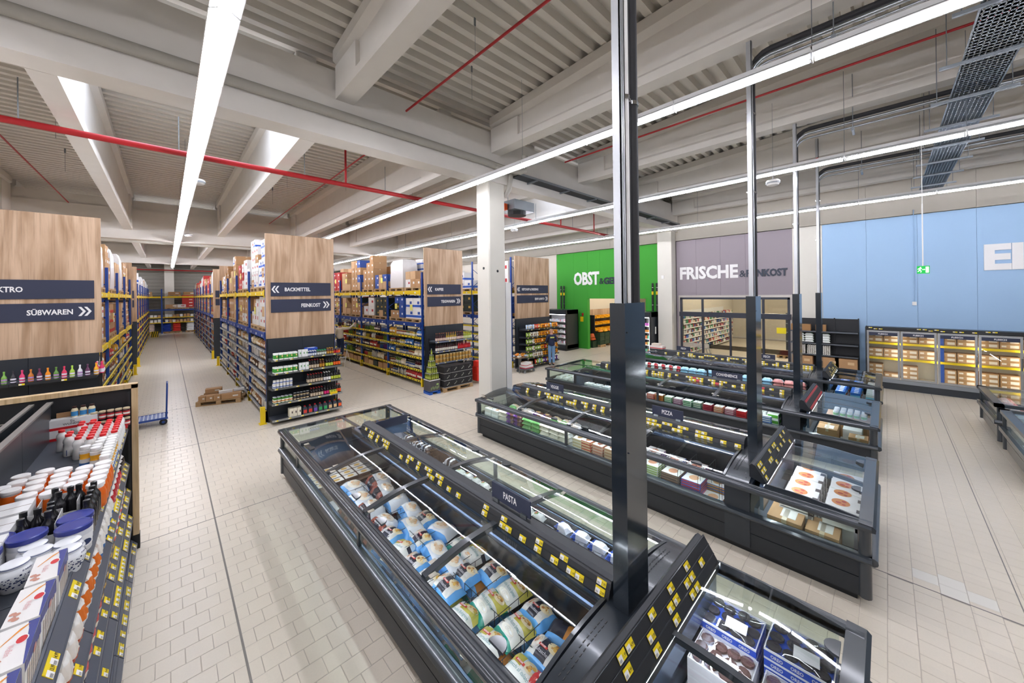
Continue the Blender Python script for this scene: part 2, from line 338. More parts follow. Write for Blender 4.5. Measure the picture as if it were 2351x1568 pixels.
for X,ds in LN:
    t=thing('light_line','continuous line of white tube lights hanging '+ds,'ceiling light',(X,0,ZL),group='suspended light lines')
    y=-6.2+(.6 if X==.41 else 0)
    while y<(41 if X==.41 else 48):  # lines extended at the far end to brighten the back of the hall
        link('luminaire_housing',cme,t,(0,y,0)); r=link('reflector',hme,t,(0,y,0)); link('tube',tme_,r,(0,0,0))
        y+=1.5
        if int(y/1.5)%3==0: link('suspension_wire',wire_me,t,(0,y-.75,0))
# ---------------------------------------------------------------- pipes and trays
def pipe(name,label,pts,r,M,n=10,cat='pipe',group=None):
    return thing(name,label,cat,group=group,data=MB().tube(pts,r,n).me(M,True))
p=pipe('sprinkler_main','thick red sprinkler main running across the hall under the beams',[(-14,9.15,6.12),(16.3,9.15,6.12)],.055,M_RED)
for x in (-1.6,.2,2.3,4.2,7.6,10.1,12.4,15.1): link('pipe_hanger',MB().tube([(x,9.15,6.18),(x,9.15,6.75)],.008,5).lathe([(.062,-.02),(.062,.02)],10,0,0,0).me(M_GALV) if False else MB().tube([(x,9.15,6.17),(x,9.15,6.8)],.008,5).me(M_GALV),p)
for x in (3.2,11.6,14.0): link('riser',MB().tube([(x,9.15,6.12),(x,9.15,7.25)],.025,8).me(M_RED),p)
pipe('sprinkler_branch','thin red sprinkler branch above the first freezer island',[(3.75,-5,7.35),(3.75,7.1,7.35)],.022,M_RED,8,group=None)
pipe('sprinkler_branch','thin red sprinkler branch above the baking rack',[(3.95,9.15,7.25),(3.95,22.4,7.25)],.02,M_RED,8)
pipe('sprinkler_branch','thin red sprinkler branch above the sweets sign panel',[(-2.75,9.2,7.25),(-2.75,22.4,7.25)],.02,M_RED,8)
pipe('sprinkler_branch','thin red sprinkler branch passing behind the tall pipe posts',[(8.6,-5,7.3),(8.6,6.6,7.3)],.022,M_RED,8)
pipe('sprinkler_main','red sprinkler main crossing high in front of the corrugated end wall',[(-14,46,6.0),(16,46,6.0)],.05,M_RED)
pipe('sprinkler_drop','thin red pipe running down the wall beside the green field',[(XW-.06,8.06,0.8),(XW-.06,8.06,6.2)],.025,M_RED,8)
pipe('drain_pipe','grey roof drain pipe clipped along the near girder',[(-15,7.1,6.84),(6.0,7.1,6.80),(6.3,7.1,6.78),(6.42,7.0,6.72),(6.85,6.75,6.66),(6.98,6.72,6.72),(7.0,6.72,7.1)],.085,M_PIPEG,12)
pipe('drain_pipe','grey vertical drain pipe with elbow on the middle column',[(6.85,7.05,6.85),(6.86,7.12,6.7),(6.86,7.2,6.3),(6.84,7.35,6.1)],.075,M_PIPEG,12)
# perforated cable trays
def tray(name,label,a,b,w,M=M_GALV,axis='x',rungs=True):
    t=thing(name,label,'cable tray')
    x0,y0,z=a; x1,y1,_=b; mb=MB()
    if axis=='x':
        L=x1-x0; k=int(L/.085)
        mb.box(x0,y0-w/2,z,x1,y0-w/2+.006,z+.07).box(x0,y0+w/2-.006,z,x1,y0+w/2,z+.07)
        nb=9; 
        for i in range(nb+1):
            yy=y0-w/2+w*i/nb; mb.box(x0,yy-.02,z,x1,yy+.02,z+.004)
        for i in range(k): mb.box(x0+i*.085,y0-w/2,z,x0+i*.085+.055,y0+w/2,z+.0035)
    link('tray_body',mb.me(M),t)
    if rungs:
        x=x0+.6
        while x<x1:
            link('support_channel',MB().box(x-.02,y0-w/2-.22,z-.045,x+.02,y0+w/2+.22,z-.005).tube([(x,y0-w/2-.15,z),(x,y0-w/2-.15,7.8)],.006,5).tube([(x,y0+w/2+.15,z),(x,y0+w/2+.15,7.8)],.006,5).me(M_GALV),t); x+=1.45
    return t
tray('cable_tray','wide galvanised perforated cable tray hanging near the pale blue wall corner',(4.5,-1.0,6.55),(18.3,-1.0,6.55),.46)
t=tray('cable_tray','perforated cable tray bracketed to the girder beyond the middle column',(6.9,7.02,6.62),(17.9,7.02,6.62),.3,rungs=False)
x=7.6
while x<17.6: link('bracket',MB().box(x-.02,6.82,6.57,x+.02,7.2,6.61).me(M_GALV),t); x+=1.5
thing('cable_duct','pale cable duct running across under the far girder','cable duct',data=MB().box(-14,24.9,6.1,12,25.15,6.2).box(-14,24.9,6.2,12,24.92,6.3).me(M_CONCW))
# smoke detectors
def detector(x,y,z,label):
    t=thing('smoke_detector',label,'detector',(x,y,z),data=MB().lathe([(.03,-.07),(.1,-.05),(.13,0),(.13,.035),(.1,.06),(.03,.075)],16).me(M_WHITE,True))
    link('grille_band',MB().lathe([(.131,-.02),(.131,.01)],16,caps=False).me(mat('#9a9fa3',.5)),t); link('suspension_wire',MB().tube([(0,0,.07),(0,0,1.7)],.003,4).me(M_GALV),t)
detector(9.37,1.66,5.7,'white round detector hanging under the second light line from the wall')
detector(.57,11.09,6.1,'white round detector hanging beside the main aisle light line')
detector(9.3,9.5,5.75,'white round detector hanging just beyond the middle column')
detector(.7,20,6.0,'white round detector hanging over the far main aisle')
# fan heater under girder
t=thing('fan_heater','grey ceiling fan heater hanging beyond the middle column','heater',(8.3,8.35,5.95))
link('casing',MB().box(-.45,-.35,.12,.45,.35,.42).me(mat('#8d9399',.4,.6)),t); link('fan_shroud',MB().lathe([(.3,0),(.3,.12)],16).me(M_BLK),t)
link('fan_blade',MB().box(-.28,-.03,.02,.28,.03,.035).box(-.03,-.28,.02,.03,.28,.035).me(M_GALV),t); link('valve',MB().box(-.62,-.08,.1,-.5,.06,.3).me(mat('#e2571c',.5)),t)
for s in (-.4,.4): link('hanger_rod',MB().tube([(s,0,.42),(s,0,1.9)],.01,5).me(M_GALV),t)
# exit sign
t=thing('exit_sign','green emergency exit sign with white running figure hanging before the blue wall','sign',(12.2,0,0))
g=MB().box(-.02,-.66,3.74,.02,-.46,3.91).me(emis('#0f9a3c',.7)); 
# face points -x, y decreasing to the right in view
link('sign_body',MB().box(-.01,-.67,3.74,.01,-.48,3.91).me(emis('#079a3a',.55)),t)
mw=emis('#ffffff',.9); b=MB()
def yz(y,z): return (-.013,y,z)
b.quad([yz(-.61,3.76),yz(-.655,3.76),yz(-.655,3.89),yz(-.61,3.89)])
b.quad([yz(-.56,3.825),yz(-.59,3.825),yz(-.59,3.835),yz(-.56,3.835)]).quad([yz(-.585,3.845),yz(-.605,3.83),yz(-.585,3.815)])
b.ell(yz(-.535,3.877),(0,1,0),(0,0,1),.011,.011,10)
for q in [((-.53,3.865),(-.52,3.82),.02),((-.52,3.82),(-.545,3.795),.012),((-.545,3.795),(-.535,3.765),.01),((-.52,3.82),(-.505,3.79),.012),((-.505,3.79),(-.49,3.785),.01),((-.53,3.86),(-.555,3.845),.009),((-.525,3.86),(-.5,3.85),.009),((-.5,3.85),(-.495,3.83),.009)]:
    (y0,z0),(y1,z1),w=q; dy,dz=y1-y0,z1-z0; l=math.hypot(dy,dz); ny,nz=-dz/l*w/2,dy/l*w/2
    b.quad([yz(y0+ny,z0+nz),yz(y1+ny,z1+nz),yz(y1-ny,z1-nz),yz(y0-ny,z0-nz)])
link('pictogram',b.me(mw),t); link('pendant_rod',MB().tube([(0,-.57,3.91),(0,-.57,5.3)],.012,6).tube([(0,-.57,5.3),(0,-.57,7.8)],.006,5).me(M_WHITE),t)
# ================================================================ WALL LETTERING
def wtext(name,s,y,z,h,M,lim,label,thick=.03,bold=.03):
    # on right wall, reading direction is -y
    x=XW-.005-thick; b=MB(); b.text(s,(x,y,z),(0,-1,0),(0,0,1),h,0,.7,bold,'L',lim=lim)
    me=b.me(M); t=thing(name,label,'lettering',data=me); return t
def wtextf(name,s,y,z,h,M,W,label,bold=.03):
    vs,fs,w=textgeo(s,bold); k=h/.7; xs=W/(w*k); b=MB(); b.text(s,(XW-.035,y,z),(0,-1,0),(0,0,1),h,0,xs,bold,'L')
    # side walls: simple back copy
    n=len(b.v); b2=MB(); b2.v=[(XW-.003,p[1],p[2]) for p in b.v]; b2.f=[list(f) for f in b.f]; b2.m=list(b.m)
    o=thing(name,label,'lettering',data=b.me(M)); sh=MB(); 
    ed={}
    for f in b.f:
        for i in range(len(f)):
            e=(f[i],f[(i+1)%len(f)]); key=(min(e),max(e)); ed[key]=ed.get(key,0)+1
    for (a,c),q in ed.items():
        if q==1: sh.quad([b.v[a],b.v[c],b2.v[c],b2.v[a]])
    link('letter_edge',sh.me(M),o); return o
wtextf('wall_lettering','OBST',13.55,3.93,.72,M_TXT,1.82,'large white OBST lettering on the green wall',.04)
wtextf('wall_lettering','&',11.72,3.92,.36,mat('#23313a',.6),.27,'small dark ampersand beside the white OBST lettering',.0)
wtextf('wall_lettering','GEMÜSE',11.43,3.92,.36,mat('#23313a',.6),1.75,'dark GEMÜSE lettering on the green wall',.04)
wtextf('wall_lettering','FRISCHE',7.1,4.03,.56,M_TXT,2.52,'large white FRISCHE lettering on the grey wall',.04)
wtextf('wall_lettering','&',4.53,4.03,.3,mat('#333a48',.6),.24,'small dark ampersand beside the white FRISCHE lettering',.0)
wtextf('wall_lettering','FEINKOST',4.27,4.03,.29,mat('#333a48',.6),1.46,'dark FEINKOST lettering on the grey wall',.04)
wtextf('wall_lettering','EIS',-2.12,4.0,.72,M_TXT,1.25,'large white EIS lettering on the pale blue wall',.05)
t=thing('wall_switch','small white switch box with conduit on the pale blue wall','switch',(XW-.03,-.66,2.9),data=MB().box(-.02,-.05,-.06,.02,.05,.06).me(M_WHITE)); link('conduit',MB().tube([(0,0,.06),(0,0,3.2)],.012,6).me(M_LB),t)
t=thing('wall_switch','white sensor box high on the pale wall column','sensor',(XW-.53,7.75,4.15),data=MB().box(-.02,-.06,-.08,.02,.06,.08).me(M_WHITE))
t=thing('notice','yellow notice stuck beside the green wall opening','notice',(XW-.01,13.0,1.65),data=MB().box(-.01,-.11,0,0,.11,.3).me(M_YEL))
t=thing('fire_alarm','small red fire alarm on the green wall','alarm',(XW-.03,12.92,2.15),data=MB().lathe([(.05,0),(.05,.03)],12).box(-.02,-.05,-.15,.02,.05,0).me(M_RED))

t=thing('junction_box','small grey junction box with cable under the roof sheets beside the light line','box',(.95,3.9,7.95)); link('casing',MB().box(-.06,-.06,-.04,.06,.06,.02).me(M_GALV),t); link('cable',MB().tube([(0,.05,-.02),(.05,.2,-.12),(.02,.35,-.1),(.02,.9,-.02)],.006,5).me(M_GALV),t)
for i,(x,y) in enumerate([(3.9,4.9),(4.6,5.9),(3.2,15),(4.9,14),(-1.9,14),(-2.2,17.5),(3.3,18)]):
    z=ZR(y)
    t=thing('ceiling_hook','small steel hanger hook under the roof sheets, %s counted from the thick post'%od(i),'hook',(x,y,z)); link('hook',MB().box(-.02,-.005,-.12,.02,.005,.1).me(M_GALV),t); link('wire',MB().tube([(0,0,-.12),(0,0,-.7)],.004,4).me(M_GALV),t)
# ================================================================ FREEZER ISLANDS
# price tags
def tag_mesh(txt=None):
    b=MB(); b.box(-.035,0,-.001,.035,.042,0,0); b.quad([(-.033,.001,.0006),(.0,.001,.0006),(.0,.041,.0006),(-.033,.041,.0006)],1); b.quad([(0,.001,.0006),(.033,.001,.0006),(.033,.041,.0006),(0,.041,.0006)],0)
    b.quad([(-.033,.03,.0008),(.0,.03,.0008),(.0,.041,.0008),(-.033,.041,.0008)],0)
    for i in range(6): b.quad([(-.03+i*.0035,.004,.001),(-.0285+i*.0035,.004,.001),(-.0285+i*.0035,.016,.001),(-.03+i*.0035,.016,.001)],2)
    if txt: b.text(txt,(.017,.008,.0012),(1,0,0),(0,1,0),.016,2,.7,.01,'C',lim=.03)
    return b.me([mat('#f5d90e',.5),mat('#f3f2ee',.5),M_BLK])
TAGS=[tag_mesh(t) for t in ('12.99','8.99','13.99','11.99','6.99','14.99','9.49','7.99')]
TAGR=MB().box(-.035,0,-.001,.035,.042,.0005).me(mat('#c8434a',.5)); 
def tags_on(parent,n0,n1,place,dens=.7,rows=(0,1),step=.09,rnd=None,pool=None):
    """place(s,row)->Matrix ; s along rail"""
    rnd=rnd or R_; s=n0; cnt=0
    while s<n1:
        for r in rows:
            if rnd.random()<dens:
                o=bpy.data.objects.new('price_tag',rnd.choice(pool or TAGS)); COL.objects.link(o); o.parent=parent; o.matrix_local=place(s,r)@Matrix.Scale(1.22,4); cnt+=1
        s+=step*(1 if rnd.random()<.6 else 2.2)
    return cnt
def frame(o,x,y):
    x=Vector(x).normalized(); y=Vector(y).normalized(); z=x.cross(y); M=Matrix((x,y,z)).transposed().to_4x4(); M.translation=Vector(o); return M
IW=2.15; HU=1.075
LIN=mat('#6b7f9c',.2,.6,name='liner_steel'); LINF=mat('#dfe3ea',.4); 
LEDM=emis('#eef3ff',LED)
WIRE=mat('#2c3338',.4,.5)
def lidcurve(n=6,u0=.1,u1=.95,z0=.905,z1=1.0,bul=.035):
    return [(u0+(u1-u0)*i/n, z0+(z1-z0)*i/n+bul*math.sin(PI*i/n)) for i in range(n+1)]
def island(name_l,x0,y0,y1,mods,far_head=0,signs=(),dens=(.6,.6),rnd=None,near=True,post=True,wires=(),tagcols=None):
    """y0: start of lids (near end), y1 far end of long body"""
    rnd=rnd or R_
    T=thing('island_freezer',name_l,'freezer',(x0,0,0)); W=IW; yh=.13
    yb=yh if near else y0; ye=y1+(far_head or 0)
    # plinth and body shell
    link('plinth',MB().box(.1,yb+.12,0,W-.1,ye-.1,.12).me(M_BLK),T)
    for s in (0,1):
        f=lambda u:(u if s==0 else W-u)
        def bx(u0,z0,u1,z1,ya,yb_): a,c=sorted((f(u0),f(u1))); return (a,ya,z0,c,yb_,z1)
        link('lower_panel',MB().box(*bx(.03,.09,.06,.285,yb+.05,ye-.05)).box(*bx(.03,.295,.06,.5,yb+.05,ye-.05)).box(*bx(.045,.1,.09,.54,yb+.06,ye-.06)).me(M_DARK2),T)
        yy=[yb+.02,yb+.02]
        bp=[(.0,.47),(-.025,.485),(-.035,.51),(-.025,.54),(0,.555),(.05,.555),(.05,.47)]
        link('bumper',MB().prism([(f(a),z) for a,z in bp],'y',yb,ye).me(M_RAIL,True),T)
        tr=[(-.03,.835),(-.035,.87),(-.015,.895),(.0,.9),(.03,.897),(.035,.903),(.06,.9),(.065,.907),(.09,.905),(.1,.9),(.1,.86),(.04,.83)]
        link('top_rail',MB().prism([(f(a),z) for a,z in tr],'y',yb,ye).me(M_RAIL,True),T)
        # side glass + mullions
        seg=[]
        ys=[y0]+[m for m in mods]
        if near: seg.append((yh+.14,1.24))
        mull=[y0+.0]
        k=0
        yv=[y0,mods[1] if len(mods)>1 else mods[-1],mods[-1] ]
        pts=sorted(set([y0]+mods[1::2]+[y1]))
        for a,c in zip(pts[:-1],pts[1:]): seg.append((a+.03,c-.02))
        if far_head: seg.append((y1+.1,ye-.12))
        for a,c in seg: link('side_pane',MB().box(*bx(.035,.55,.043,.84,a,c)).me(M_GLASSG),T)
        for yv in pts[1:]: link('mullion',MB().box(*bx(.025,.55,.06,.84,yv-.025,yv+.025)).me(M_RAIL),T)
        if near:
            link('side_cover',MB().box(*bx(.02,.1,.06,.86,1.24,1.53)).me(M_DARK),T)
            link('corner_post',MB().tube([(f(.055),yh+.055,.09),(f(.055),yh+.055,.88)],.055,12).me(M_RAIL,True),T)
        link('corner_post',MB().tube([(f(.05),ye-.05,.09),(f(.05),ye-.05,.88)],.05,10).me(M_RAIL,True),T)
        # liner
        lm=MB(); inner=.95
        lm.box(*bx(.06,.2,.08,.55,y0,y1-.05)); lm.box(*bx(.08,.2,inner,.24,y0,y1-.05)); 
        a=[(inner,.24),(inner,.62),(.9,.9),(.93,.98),(.98,.98),(1.0,.24)]; lm.prism([(f(p),z) for p,z in a],'y',y0,y1-.05)
        link('liner',lm.me([LIN]),T)
        link('inner_wall',MB().prism([(f(p),z) for p,z in [(.935,.26),(.935,.6),(.895,.86),(.9,.865),(.945,.6),(.945,.26)]],'y',y0+.03,y1-.08).me(mat('#1b1f26',.25)),T)
        link('floor_liner',MB().box(*bx(.085,.24,.93,.245,y0+.02,y1-.08)).me(LINF),T)
        link('led_strip',MB().box(*bx(.912,.925,.926,.933,y0+.05,y1-.1)).me(LEDM),T)
        link('led_shield',MB().box(*bx(.9,.925,.905,.99,y0+.03,y1-.08)).me(M_DARK2),T)  # lip added to keep the glowing strip out of view
        link('rail_led',MB().box(*bx(.075,.832,.085,.84,y0+.05,y1-.1)).me(emis('#eef3ff',28)),T)
        # lids and dividers
        lc=lidcurve(); prev=y0
        for i,m_ in enumerate(mods):
            dv=[(u,z+.018) for u,z in lc]+[(u,z-.03) for u,z in lc[::-1]]
            if m_<y1-.1: link('lid_divider',MB().prism([(f(a),z) for a,z in dv],'y',m_-.035,m_+.035).me(M_RAIL,True),T)
            # two sliding panes
            mid=(prev+m_)/2+.02; 
            for q,(a,c,dz) in enumerate(((prev+.03,mid+.03,0),(mid-.03,m_-.03,.012))):
                g=link('lid_pane',MB().prism([(f(u),z+dz) for u,z in lc]+[(f(u),z+dz+.005) for u,z in lc[::-1]],'y',a,c).me(M_GLASS,True),T)
                if q==i%2:
                    hb=MB(); hx=.12; hy=(a+c)/2; P=[(f(hx+.085*math.sin(PI*j/8)),hy-.075*math.cos(PI*j/8)) for j in range(9)]
                    hb.prism(P,'z',.92+dz,.94+dz); link('lid_handle',hb.me(M_RAIL,True),g)
            link('lid_clip',MB().box(*bx(.12,.925,.19,.935,m_-.09,m_-.045)).box(*bx(.2,.935,.27,.945,m_+.04,m_+.085)).me(mat('#b9b2a4',.5)),T)
            prev=m_
        # end plates under lid
        for ya in (y0,y1-.06): link('lid_end',MB().prism([(f(u),z) for u,z in ([(.06,.84)]+[(u,z+.01) for u,z in lc]+[(1.0,.84)])],'y',ya-.01,ya+.02).me(M_RAIL),T)
    # ridge with price rails
    rg=[(HU-.13,.98),(HU-.115,1.03),(HU-.075,1.12),(HU-.045,1.145),(HU+.045,1.145),(HU+.075,1.12),(HU+.115,1.03),(HU+.13,.98)]
    ry0=y0-.03; ry1=y1-.55 if not far_head else y1-.35
    rid=link('ridge',MB().prism(rg,'y',ry0,ry1).me(M_DARK2),T)
    prl=[]
    for s in (0,1):
        f=lambda u:(u if s==0 else W-u)
        d=Vector((.055,0,.115)).normalized()
        rl=link('price_rail',MB().prism([(f(HU-.092),1.105),(f(HU-.1),1.108),(f(HU-.088),1.118)],'y',ry0,ry1).prism([(f(HU-.137),1.0),(f(HU-.128),1.0),(f(HU-.075),1.118),(f(HU-.084),1.124)],'y',ry0,ry1).prism([(f(HU-.112),1.055),(f(HU-.118),1.062),(f(HU-.108),1.066)],'y',ry0,ry1).me(M_BLK),T)
        def pl(sv,r,s=s,f=f):
            a=[.008,.07][r]; u=HU-.143+a*.42; z=1.0+a*.9
            o=(f(u),sv,z); xd=(0,-1,0) if s==0 else (0,1,0); yd=(.42 if s==0 else -.42,0,.9)
            return frame(o,xd,yd)
        if dens[s]: tags_on(rl,ry0+.08,ry1-.1,pl,dens[s],rnd=rnd,pool=(TAGS+[TAGR] if tagcols else TAGS))
    if near:
        # curved hood and transverse ridge, head cabinet
        hood=[(.04,.84),(.06,.905),(.25,.95),(.55,.985),(HU,1.0),(W-.55,.985),(W-.25,.95),(W-.06,.905),(W-.04,.84)]
        link('machine_hood',MB().prism(hood,'y',1.26,y0-.02).me(mat('#343b42',.25,.3,coat=.3),True),T)
        sl=MB()
        for yy in (1.44,1.475):
            for i in range(12):
                for sx in (-1,1):
                    x=HU+sx*(.3+i*.045); z=.997-max(0,(abs(x-HU)-.5))*.06-.002
                    zz=1.0-.015*min(1,abs(x-HU)/.52) if abs(x-HU)<.525 else .985-.035*(abs(x-HU)-.525)/.3
                    sl.box(x-.014,yy-.003,zz-.002,x+.014,yy+.003,zz+.003)
        link('vent_slots',sl.me(M_BLK),T)['kind']='stuff'
        sc=MB()
        for sx in (.2,.5,1.65,1.95): sc.lathe([(.008,0),(.008,.004)],8,sx,1.32,.985-.03*abs(sx-HU)+.012)
        link('screw',sc.me(M_CHROME),T)
        tr=[(1.26,.98),(1.26,1.13),(1.235,1.155),(1.2,1.14),(1.08,.95),(1.1,.93)]
        link('head_ridge',MB().prism(tr,'x',.12,W-.12).me(M_DARK2),T)
        rl=link('price_board',MB().prism([(1.202,1.146),(1.076,.952),(1.07,.957),(1.195,1.15)],'x',.1,W-.1).prism([(1.158,1.08),(1.148,1.083),(1.152,1.09)],'x',.1,W-.1).prism([(1.115,1.015),(1.105,1.018),(1.109,1.025)],'x',.1,W-.1).me(M_BLK),T)
        for a_ in (.0,.078,.155,.228):
            yy=1.07+a_*.545; zz=.953+a_*.838; link('board_rib',MB().tube([(.1,yy-.002,zz+.001),(W-.1,yy-.002,zz+.001)],.0045,6).me(M_RAIL,True),rl)
        d=(0,.545,.838)
        def pl(sv,r): a=[.02,.095,.17][r]; return frame((sv,1.062+a*.545,.957+a*.838),(1,0,0),d)
        if tagcols=='red':
            for r in (0,2):
                s_=.2
                while s_<W-.2: o=bpy.data.objects.new('price_tag',TAGR); COL.objects.link(o); o.parent=rl; o.matrix_local=pl(s_,r); s_+=.078
        else: tags_on(rl,.2,W-.15,pl,.62,rows=(0,1,2),step=.1,rnd=rnd)
        # head cabinet: end wall glass toward -y, rails
        link('lower_panel',MB().box(.06,yh+.02,.09,W-.06,yh+.05,.285).box(.06,yh+.02,.295,W-.06,yh+.05,.5).me(M_DARK2),T)
        bp=[(yh-.02,.47),(yh-.045,.49),(yh-.05,.51),(yh-.045,.54),(yh-.02,.555),(yh+.04,.555),(yh+.04,.47)]
        link('bumper',MB().prism(bp,'x',0,W).me(M_RAIL,True),T)
        tr=[(yh-.03,.835),(yh-.035,.875),(yh-.01,.9),(yh+.1,.905),(yh+.1,.86),(yh+.03,.83)]
        link('top_rail',MB().prism(tr,'x',-.02,W+.02).me(M_RAIL,True),T)
        link('side_pane',MB().box(.12,yh+.03,.55,W-.12,yh+.038,.84).me(M_GLASSG),T)
        link('liner',MB().box(.07,yh+.06,.2,W-.07,1.2,.24).box(.07,1.16,.24,W-.07,1.2,.62).box(.07,1.1,.62,W-.07,1.14,.93).me(LIN),T)
        link('floor_liner',MB().box(.08,yh+.07,.24,W-.08,1.15,.245).me(LINF),T)
        link('led_shield',MB().box(.12,1.06,.9,W-.12,1.064,.95).me(M_DARK2),T)  # added lip, hides the strip of the head cabinet
        link('led_strip',MB().box(.15,1.075,.9,W-.15,1.085,.91).me(LEDM),T)
        lc=[(yh+.1+ (1.08-yh-.1)*i/5, .905+.05*i/5+.02*math.sin(PI*i/5)) for i in range(6)]
        for q,(a,c) in enumerate(((.1,HU-.02),(HU+.02,W-.1))):
            for w_ in range(2):
                m0=a+(c-a)*w_/2; m1=a+(c-a)*(w_+1)/2+(.04 if w_==0 else 0); dz=.01*w_
                g=link('lid_pane',MB().prism([(u,z+dz) for u,z in lc]+[(u,z+dz+.005) for u,z in lc[::-1]],'x',m0,min(m1,c)).me(M_GLASS,True),T)
            hy=yh+.11; hx=(a+c)/2+.2; P=[(hx-.075*math.cos(PI*j/8),hy+.085*math.sin(PI*j/8)) for j in range(9)]
            link('lid_handle',MB().prism(P[::-1],'z',.93,.95).me(M_RAIL),g)
        link('lid_divider',MB().prism([(u,z+.014) for u,z in lc]+[(u,z-.03) for u,z in lc[::-1]],'x',HU-.025,HU+.025).me(M_RAIL,True),T)
        for f_ in (lambda u:u,lambda u:W-u): link('lid_end',MB().prism([(yh+.08,.84)]+[(u,z+.008) for u,z in lc]+[(1.12,.84)],'x',min(f_(.08),f_(.1)),max(f_(.08),f_(.1))).me(M_RAIL),T)
    # far end
    if far_head:
        link('head_ridge',MB().prism([(y1-.06,.86),(y1-.05,.95),(y1+.02,.96),(y1+.06,.92),(y1+.08,.86)],'x',.08,W-.08).me(M_RAIL),T)
        link('liner',MB().box(.07,y1,.2,W-.07,ye-.06,.24).box(.07,y1-.03,.24,W-.07,y1+.03,.86).me(LIN),T)
        link('floor_liner',MB().box(.08,y1+.03,.24,W-.08,ye-.07,.245).me(mat('#d5dbd2',.4)),T)
        lc=[(y1+.08+(far_head-.16)*i/4,.935-.035*i/4) for i in range(5)]
        for a,c in ((.1,.56),(.56,HU-.02),(HU+.02,1.6),(1.6,W-.1)):
            g=link('lid_pane',MB().prism(lc+[(u,z+.005) for u,z in lc[::-1]],'x',a,c).me(M_GLASS),T)
        for a in (.52,1.62): link('lid_handle',MB().prism([(a-.08*math.cos(PI*j/8),ye-.1-.06*math.sin(PI*j/8)) for j in range(9)],'z',.91,.93).me(M_RAIL),T)
        link('lid_divider',MB().prism([(u,z+.01) for u,z in lc]+[(u,z-.02) for u,z in lc[::-1]],'x',HU-.025,HU+.025).me(M_RAIL),T)
        link('led_strip',MB().box(.15,y1+.09,.88,W-.15,y1+.1,.89).me(emis('#f2f6e8',5)),T)
    tr=[(ye+.03,.835),(ye+.035,.875),(ye+.01,.9),(ye-.09,.905),(ye-.09,.86),(ye-.03,.83)]
    link('top_rail',MB().prism(tr,'x',-.02,W+.02).me(M_RAIL,True),T)
    link('bumper',MB().prism([(ye+.03,.47),(ye+.04,.51),(ye+.03,.555),(ye-.04,.555),(ye-.04,.47)],'x',0,W).me(M_RAIL),T)
    link('lower_panel',MB().box(.06,ye-.05,.09,W-.06,ye-.02,.5).me(M_DARK2),T)
    link('side_pane',MB().box(.1,ye-.04,.55,W-.1,ye-.032,.84).me(M_GLASSG),T)
    # wire dividers
    wm=MB()
    def wf(x,ya,yb_,z0,z1):
        n=max(2,int(abs(yb_-ya)/.1)); 
        for zz in (z0,z1): wm.box(x-.002,ya,zz-.002,x+.002,yb_,zz+.002)
        for i in range(n+1): yy=ya+(yb_-ya)*i/n; wm.box(x-.002,yy-.002,z0,x+.002,yy+.002,z1)
    def wx(y,xa,xb,z0,z1):
        n=max(2,int(abs(xb-xa)/.11))
        for zz in (z0,z1): wm.box(xa,y-.002,zz-.002,xb,y+.002,zz+.002)
        for i in range(n+1): xx=xa+(xb-xa)*i/n; wm.box(xx-.002,y-.002,z0,xx+.002,y+.002,z1)
    for (x,ya,yb_,xa,xb,step,z0,z1) in wires:
        wm=MB(); y=ya
        while y<=yb_+.01: wx(y,xa,xb,z0,z1); y+=step
        if x is not None: wf(x,ya,yb_,z0,z1)
        o=link('wire_divider',wm.me(WIRE),T)
    # signs
    for (txt,ys,ye_) in signs:
        sg=link('category_sign',MB().box(HU-.01,ye_,1.16,HU+.004,ys,1.33).me(M_NAVY),T); sg['label']='navy %s sign standing on the ridge'%txt
        b=MB(); b.text(txt,(HU-.0115,(ys+ye_)/2,1.215),(0,-1,0),(0,0,1),.07,0,.7,.02,'C',lim=(ys-ye_)*.8); link('lettering',b.me(M_TXT),sg)
        link('sign_clip',MB().box(HU-.03,ye_+.04,1.145,HU-.012,ye_+.12,1.18).me(M_STEEL),sg); link('sign_clip',MB().box(HU-.03,ys-.12,1.145,HU-.012,ys-.04,1.18).me(M_STEEL),sg)
    return T
